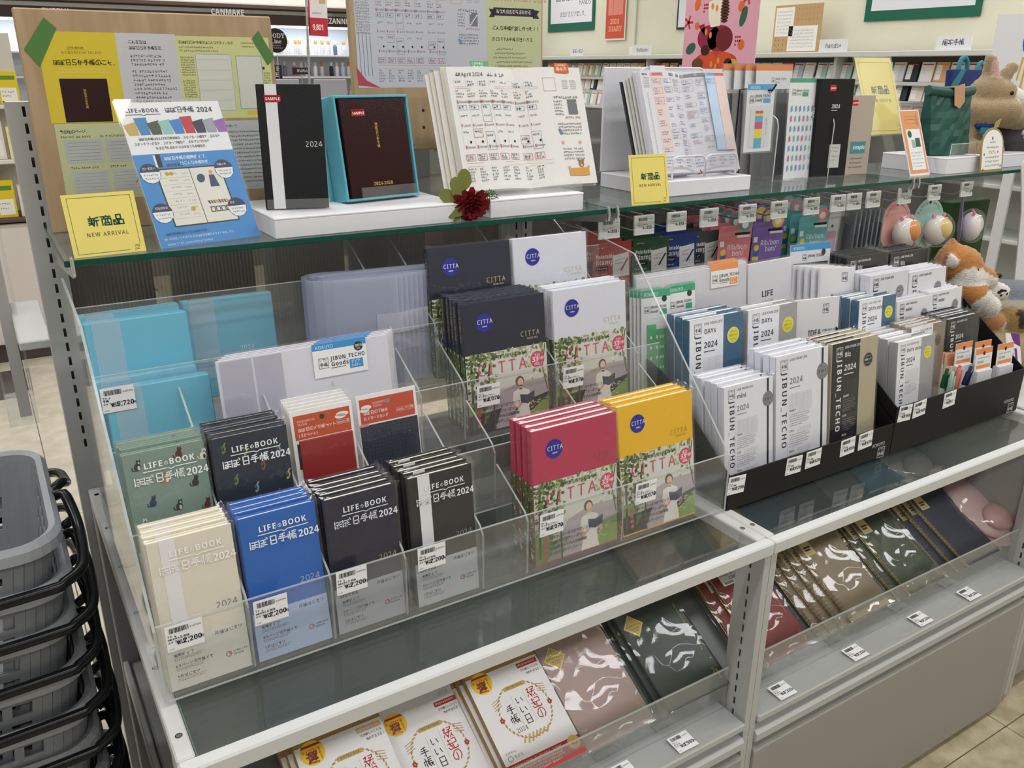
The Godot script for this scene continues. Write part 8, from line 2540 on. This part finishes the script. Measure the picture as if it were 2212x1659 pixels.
# what stands on the far side of the gondola
func other_side() -> void:
	var t := thing("rear_glass_shelf", "glass shelf on the far side of the gondola behind the boards", "shelf")
	part(t, "glass_plate", G.new().bb(0.0, 1.8, 1.2017, 1.2097, -0.34, -0.05), pane("9fb0aa", 0.16, 0.03))
	part(t, "rear_edge", G.new().bb(0.0, 1.8, 1.2017, 1.2097, -0.342, -0.34), mat("0d4a3c", 0.12))
	for i in 4:
		var x: float = [0.50, 0.605, 0.705, 0.80][i]
		var o := thing("grey_hook_card", ["grey display card with hook, leftmost gap piece behind the black diary", "grey display card with hook, second of the row behind the boards", "grey display card with hook, third of the row behind the boards", "grey display card with hook, nearly hidden by the right board"][i], "display card", Vector3(x, 1.2100, -0.30), Vector3.ZERO, "grey hook cards on the far shelf")
		part(o, "card", G.new().cb(-0.036, 0.036, 0.0, 0.215, -0.004, 0, 0.001), mat("b9bac2", 0.45))
		part(o, "holder", G.new().cb(-0.014, 0.014, 0.13, 0.175, 0.0, 0.012, 0.002), pane("dfe2e6", 0.2, 0.1))
		part(o, "hook", G.new().tube([Vector3(0.012, 0.10, 0.002), Vector3(0.02, 0.105, 0.02), Vector3(0.03, 0.12, 0.03), Vector3(0.034, 0.10, 0.034), Vector3(0.034, 0.06, 0.034)], 0.0035, 8), mat("b4b6ba", 0.15, 0.9))
	var o2 := thing("white_counter_box", "white carton on the far shelf between the open diary and planner", "carton", Vector3(0.955, 1.2100, -0.19))
	part(o2, "carton", G.new().cb(-0.10, 0.12, 0, 0.205, -0.06, 0.0, 0.002), mat("dcdce0", 0.5))
	var o3 := thing("grey_tray", "grey plastic tray under the white carton on the far side", "tray", Vector3(1.35, 1.2100, -0.20))
	part(o3, "tray", G.new().cb(-0.2, 0.3, 0, 0.07, -0.08, 0.0, 0.004), mat("8f9290", 0.5))
	# goods of the far side, dimly seen through the ribbed panels
	var cs := ["6a4a3c", "8a8a86", "b5b2aa", "54504c", "94726a", "c9c6be", "3c3c40", "a89484"]
	for i in 9:
		var o := thing("far_side_carton", "%s carton blurred behind the ribbed panel on the far side" % ["brown", "grey", "pale", "dark", "reddish", "white", "black", "tan", "second brown"][i], "carton", Vector3(0.10 + i * 0.19, 0.9705, -0.20), Vector3.ZERO, "cartons on the far side")
		part(o, "carton", G.new().cb(-0.07, 0.075, -0.09, 0.15 + 0.03 * (i % 3), -0.05, 0.05, 0.002), mat(cs[i % 8], 0.6))
	var rs := thing("rear_steel_shelf", "grey steel shelf under the far side cartons", "shelf")
	part(rs, "board", G.new().cb(0.0, 1.8, 0.86, 0.88, -0.34, -0.041, 0.002), mat("b5b6b2", 0.5))
	# clear holders at the left end
	var c := thing("clear_side_holder", "clear acrylic holder with white leaflets left of the end upright", "holder", Vector3(-0.055, 0.80, -0.33), Vector3(0, 0, 0))
	part(c, "sheet", G.new().bb(-0.004, 0.0, 0.0, 0.46, -0.1, 0.1).bb(-0.05, -0.004, 0.0, 0.003, -0.1, 0.1).bb(-0.05, -0.048, 0.0, 0.2, -0.1, 0.1), pane("e6ebe9", 0.12, 0.05))
	part(c, "leaflet", G.new().bb(-0.03, -0.01, 0.01, 0.44, -0.08, 0.08), mat("c9c6c4", 0.5))
	part(c, "arm", G.new().cb(-0.01, 0.04, 0.2, 0.215, -0.01, 0.29, 0.002), mat("c6c7c4", 0.4))

func cosmetics() -> void:
	var R := RandomNumberGenerator.new()
	R.seed = 17
	var t := thing("cosmetics_wall", "brown-fasciaed cosmetics shelving far behind the boards", "shelving", Vector3(0, 0, -8.0))
	var br := mat("3a2723", 0.45)
	var hl := StandardMaterial3D.new()
	hl.albedo_color = Color("efeee8"); hl.emission_enabled = true; hl.emission = Color(1.0, 0.99, 0.95); hl.emission_energy_multiplier = 0.9
	hl.resource_name = "backlit_sign"
	part(t, "backlit_header_sign", G.new().cb(-3.0, 4.0, 2.06, 2.6, -0.30, -0.02, 0.01), hl)
	part(t, "upper_band", G.new().cb(-3.0, 4.0, 2.02, 2.055, -0.3, 0.01, 0.005), mat("7a625c", 0.5))
	part(t, "fascia", G.new().cb(-3.0, 4.0, 1.868, 1.968, -0.25, 0.02, 0.006), br)
	part(t, "back_sheet", G.new().bb(-3.0, 4.0, 0.1, 1.868, -0.36, -0.34), mat("dfe8f0", 0.5))
	for y in [0.45, 0.85, 1.12, 1.36, 1.58]: part(t, "shelf_board", G.new().cb(-3.0, 4.0, y - 0.02, y, -0.34, 0.0, 0.004), mat("e2dde2", 0.4))
	part(t, "plinth", G.new().cb(-3.0, 4.0, 0.0, 0.14, -0.34, 0.0, 0.004), br)
	var words := [["CANMAKE", 2.244, 0.10], ["CEZANNE", 3.40, 0.10], ["EYEFUL", 0.72, 0.09]]
	for w in words:
		var k := K.new(self, 400, 120, 0.024)
		k.ink("efefef").txt(w[0], 0, 100, 78, "sansb", 0, 0, 0.9)
		part(t, "sign_letters", k, print_mat(0.4)).position = Vector3(w[1] + 0.2, 1.877 + (0.05 if w[0] == "CANMAKE" else 0.0), 0)
	# white strip light under the fascia
	var l := thing("shelf_strip_light", "white strip light under the brown cosmetics fascia", "light", Vector3(1.6, 1.845, -8.05))
	var e := StandardMaterial3D.new()
	e.albedo_color = Color.WHITE; e.emission_enabled = true; e.emission = Color(0.94, 0.97, 1.0); e.emission_energy_multiplier = 4.0
	e.resource_name = "strip_lamp"
	part(l, "lamp_tube", G.new().cb(-2.3, 2.3, 0.0, 0.02, -0.012, 0.012, 0.003), e)
	var a := AreaLight3D.new()
	a.name = "shelf_strip_light_lamp"
	a.area_size = Vector2(4.6, 0.03)
	a.light_energy = 2.2; a.light_color = Color(0.94, 0.97, 1.0)
	a.shadow_enabled = true; a.area_range = 12.0
	add_child(a, true)
	a.position = Vector3(1.6, 1.838, -8.05)
	a.rotation_degrees = Vector3(-70, 0, 0)
	# bottles and boxes
	var cols := [["d98a3a", "orange-capped"], ["d9a8b8", "pink"], ["e6dce2", "white"], ["6a6f80", "slate"], ["b8c8dc", "pale blue"], ["c9505c", "red"], ["2f2a2e", "black"], ["c8b49a", "beige"]]
	var protos := []
	for c in cols:
		var o := thing("cosmetic_bottle", "placeholder", "bottle", Vector3.ZERO, Vector3.ZERO, "cosmetic bottles on the far shelving")
		part(o, "bottle", G.new().lathe([Vector2(0, 0), Vector2(0.022, 0.002), Vector2(0.024, 0.09), Vector2(0.014, 0.105), Vector2(0.012, 0.11)], 10), mat("d4d0d2" if c[1] == "orange-capped" else c[0], 0.35))
		part(o, "cap", G.new().lathe([Vector2(0.012, 0.11), Vector2(0.017, 0.111), Vector2(0.017, 0.15), Vector2(0, 0.152)], 10), mat(c[0] if c[1] == "orange-capped" else "c9c4c4", 0.35))
		protos.append([o, c[1], false])
	var rn := {1.58: "top", 1.36: "second", 1.12: "third"}
	for y in [1.58, 1.36, 1.12]:
		var x := 2.62
		var m := 0
		var line := []
		while x < 3.95:
			m += 1
			var p: Array = protos[(R.randi() % 8) if y < 1.5 else [0, 0, 3, 2, 6, 0, 3, 7][R.randi() % 8]]
			if y == 1.12: p = protos[[1, 1, 2, 5, 1][R.randi() % 5]]
			var lab: String = "%s bottle on the %s cosmetics shelf, number %d from the left" % [p[1], rn[y], m]
			var at := Vector3(x, y, -8.10 - R.randf() * 0.1)
			if p[2]: line.append([dup(p[0], lab, at, Vector3.INF), p[1]])
			else:
				p[2] = true
				p[0].position = at
				p[0].set_meta("label", lab)
				line.append([p[0], p[1]])
			x += 0.062 + R.randf() * 0.035
		between(line, "bottle", "%s cosmetics shelf" % rn[y])
	for p in protos:
		if not p[2]: p[0].free()
	# pink pads and boxes on the counter
	for i in 7:
		var o := thing("pink_gift_box", "pink gift box on the cosmetics counter, %s" % ["leftmost", "second from left", "third from left", "in the middle", "third from right", "second from right", "rightmost"][i], "box", Vector3(2.75 + i * 0.18, 0.851, -8.12), Vector3(0, 12 * i, 0), "pink boxes on the cosmetics counter")
		part(o, "box", G.new().cb(-0.05, 0.05, 0, 0.12 + 0.03 * (i % 3), -0.04, 0.04, 0.004), mat(["dba9c0", "e6c4d4", "c98aa8"][i % 3], 0.4))
		part(o, "lid", G.new().cb(-0.053, 0.053, 0.12 + 0.03 * (i % 3), 0.14 + 0.03 * (i % 3), -0.043, 0.043, 0.004), mat("e9d6de", 0.4))
	# round black sign, black plates and the red price banner
	var s := thing("round_black_sign", "round black sign with white script on a clear stem", "sign", Vector3(2.27, 1.24, -6.0))
	var disc := G.new().lathe([Vector2(0, 0.004), Vector2(0.094, 0.004), Vector2(0.096, 0.0), Vector2(0.094, -0.004), Vector2(0, -0.004)], 28)
	part(s, "disc", disc, mat("201818", 0.4)).transform = Transform3D(Basis(Vector3(1, 0, 0), Vector3(0, 0, 1), Vector3(0, -1, 0)), Vector3(0, 0.42, 0))
	var k := K.new(self, 190, 190, 0.007)
	k.ink("dcd8d6").txt("BODY", 34, 74, 46, "serifb")
	k.txt("Line", 50, 116, 40, "serifb")
	k.fine(54, 130, 80, 8, 3).fine(40, 148, 110, 8, 4)
	part(s, "print", k, print_mat(0.4)).position = Vector3(0, 0.325, 0)
	part(s, "stem", G.new().cb(-0.004, 0.004, -1.23, 0.33, -0.004, 0.004, 0.001), pane("cfd4d4", 0.3, 0.1))
	for i in 2:
		var o := thing("black_name_plate", ["black plate with white katakana below the round sign", "small black plate with white letters right of the round sign"][i], "sign", Vector3([2.20, 2.47][i], [1.36, 1.395][i], -6.0), Vector3.ZERO, "black name plates")
		var w: float = [0.20, 0.16][i]; var h: float = [0.11, 0.055][i]
		part(o, "plate", G.new().cb(-w / 2, w / 2, 0, h, -0.006, 0, 0.001), mat("26242a", 0.4))
		k = K.new(self, w * 1000, h * 1000, 0.0012)
		k.ink("e6e6e6")
		if i == 0:
			k.jp("クーム", 62, 12, 38, 0.12)
			k.jp("ング", 96, 60, 38, 0.12)
		else: k.jp("税込用品", 40, 15, 22, 0.12)
		part(o, "print", k, print_mat(0.4))
		part(o, "leg", G.new().cb(-0.004, 0.004, -1.35, 0.0, -0.008, -0.002, 0.001), mat("9a9c9e", 0.4))
	var b := thing("red_price_banner", "red and white price banner on a thin clear pole", "banner", Vector3(1.36, 1.50, -2.6), Vector3(0, -6, -2))
	part(b, "banner", G.new().bb(0.006, 0.096, 0.09, 0.40, -0.002, 0), mat("dcd6d6", 0.45))
	k = K.new(self, 90, 310)
	k.ink("b8323c").rect(0, 232, 90, 78).rect(0, 0, 8, 310)
	k.ink("c9a27a").rect(52, 120, 30, 50)
	k.up().ink("ecdcdc").txt("9,801", 18, 284, 34, "sansb", -2, 0, 0.72)
	k.ink("6a6468").fine(20, 208, 40, 8, 3)
	part(b, "print", k, print_mat(0.45)).position = Vector3(0.051, 0.09, 0)
	part(b, "pole", G.new().tube([Vector3(0, -1.49, -0.004), Vector3(0, 0.42, -0.004)], 0.005, 8), mat("a9acb0", 0.3, 0.4))
	part(b, "pole_foot", G.new().cb(-0.1, 0.1, -1.499, -1.488, -0.1, 0.1, 0.003), mat("8c8e90", 0.4))
	# yellow skincare shelf at the left picture edge
	t = thing("yellow_goods_shelf", "cosmetics shelf stocked with yellow boxes at the left picture edge", "shelving", Vector3(0, 0, -3.35))
	var wm := mat("d6d3cc", 0.45)
	part(t, "back_sheet", G.new().bb(-1.2, 0.19, 0.0, 1.6, -0.30, -0.28), mat("cfcac0", 0.5))
	for y in [0.74, 1.02, 1.275]: part(t, "shelf_board", G.new().cb(-1.2, 0.19, y - 0.02, y, -0.28, 0.0, 0.004), mat("5a4a44", 0.45) if y < 0.8 else wm)
	part(t, "base_front", G.new().cb(-1.2, 0.19, 0.10, 0.71, -0.28, -0.02, 0.006), mat("d8d0c8", 0.4))
	part(t, "plinth", G.new().cb(-1.2, 0.19, 0.0, 0.10, -0.26, -0.05, 0.004), mat("4a423e", 0.5))
	var yp := ["d9c02c", "c9952c", "e6dc9a", "d8d4c8"]
	for y in [0.74, 1.02, 1.275]:
		for i in 6:
			var o := thing("yellow_skincare_box", "%s skincare box, %s shelf at the left edge, %s" % [["yellow", "amber", "pale yellow", "white"][(i + int(y * 10)) % 4], {0.74: "lowest", 1.02: "middle", 1.275: "upper"}[y], ["rightmost", "second from the right", "third from the right", "fourth from the right", "fifth from the right", "leftmost"][i]], "box", Vector3(0.135 - i * 0.105, y + 0.001, -3.42), Vector3(0, 4 * (i % 3), 0), "skincare boxes at the left edge")
			var h := 0.15 + 0.03 * (i % 2)
			var c: String = yp[(i + int(y * 10)) % 4]
			part(o, "box", G.new().cb(-0.044, 0.044, 0, h, -0.04, 0.04, 0.002), mat(c, 0.4))
			k = K.new(self, 88, h * 1000, 0.0405)
			k.ink("e9e6da").rect(10, h * 500, 68, h * 420)
			k.ink("d9c02c" if c != "d9c02c" else "5a8a3a").rect(10, h * 140, 68, h * 120)
			k.up().ink("7a7468").fine(16, h * 600, 50, 9, i).fine(16, h * 720, 40, 9, i + 3)
			part(o, "print", k, print_mat(0.45))
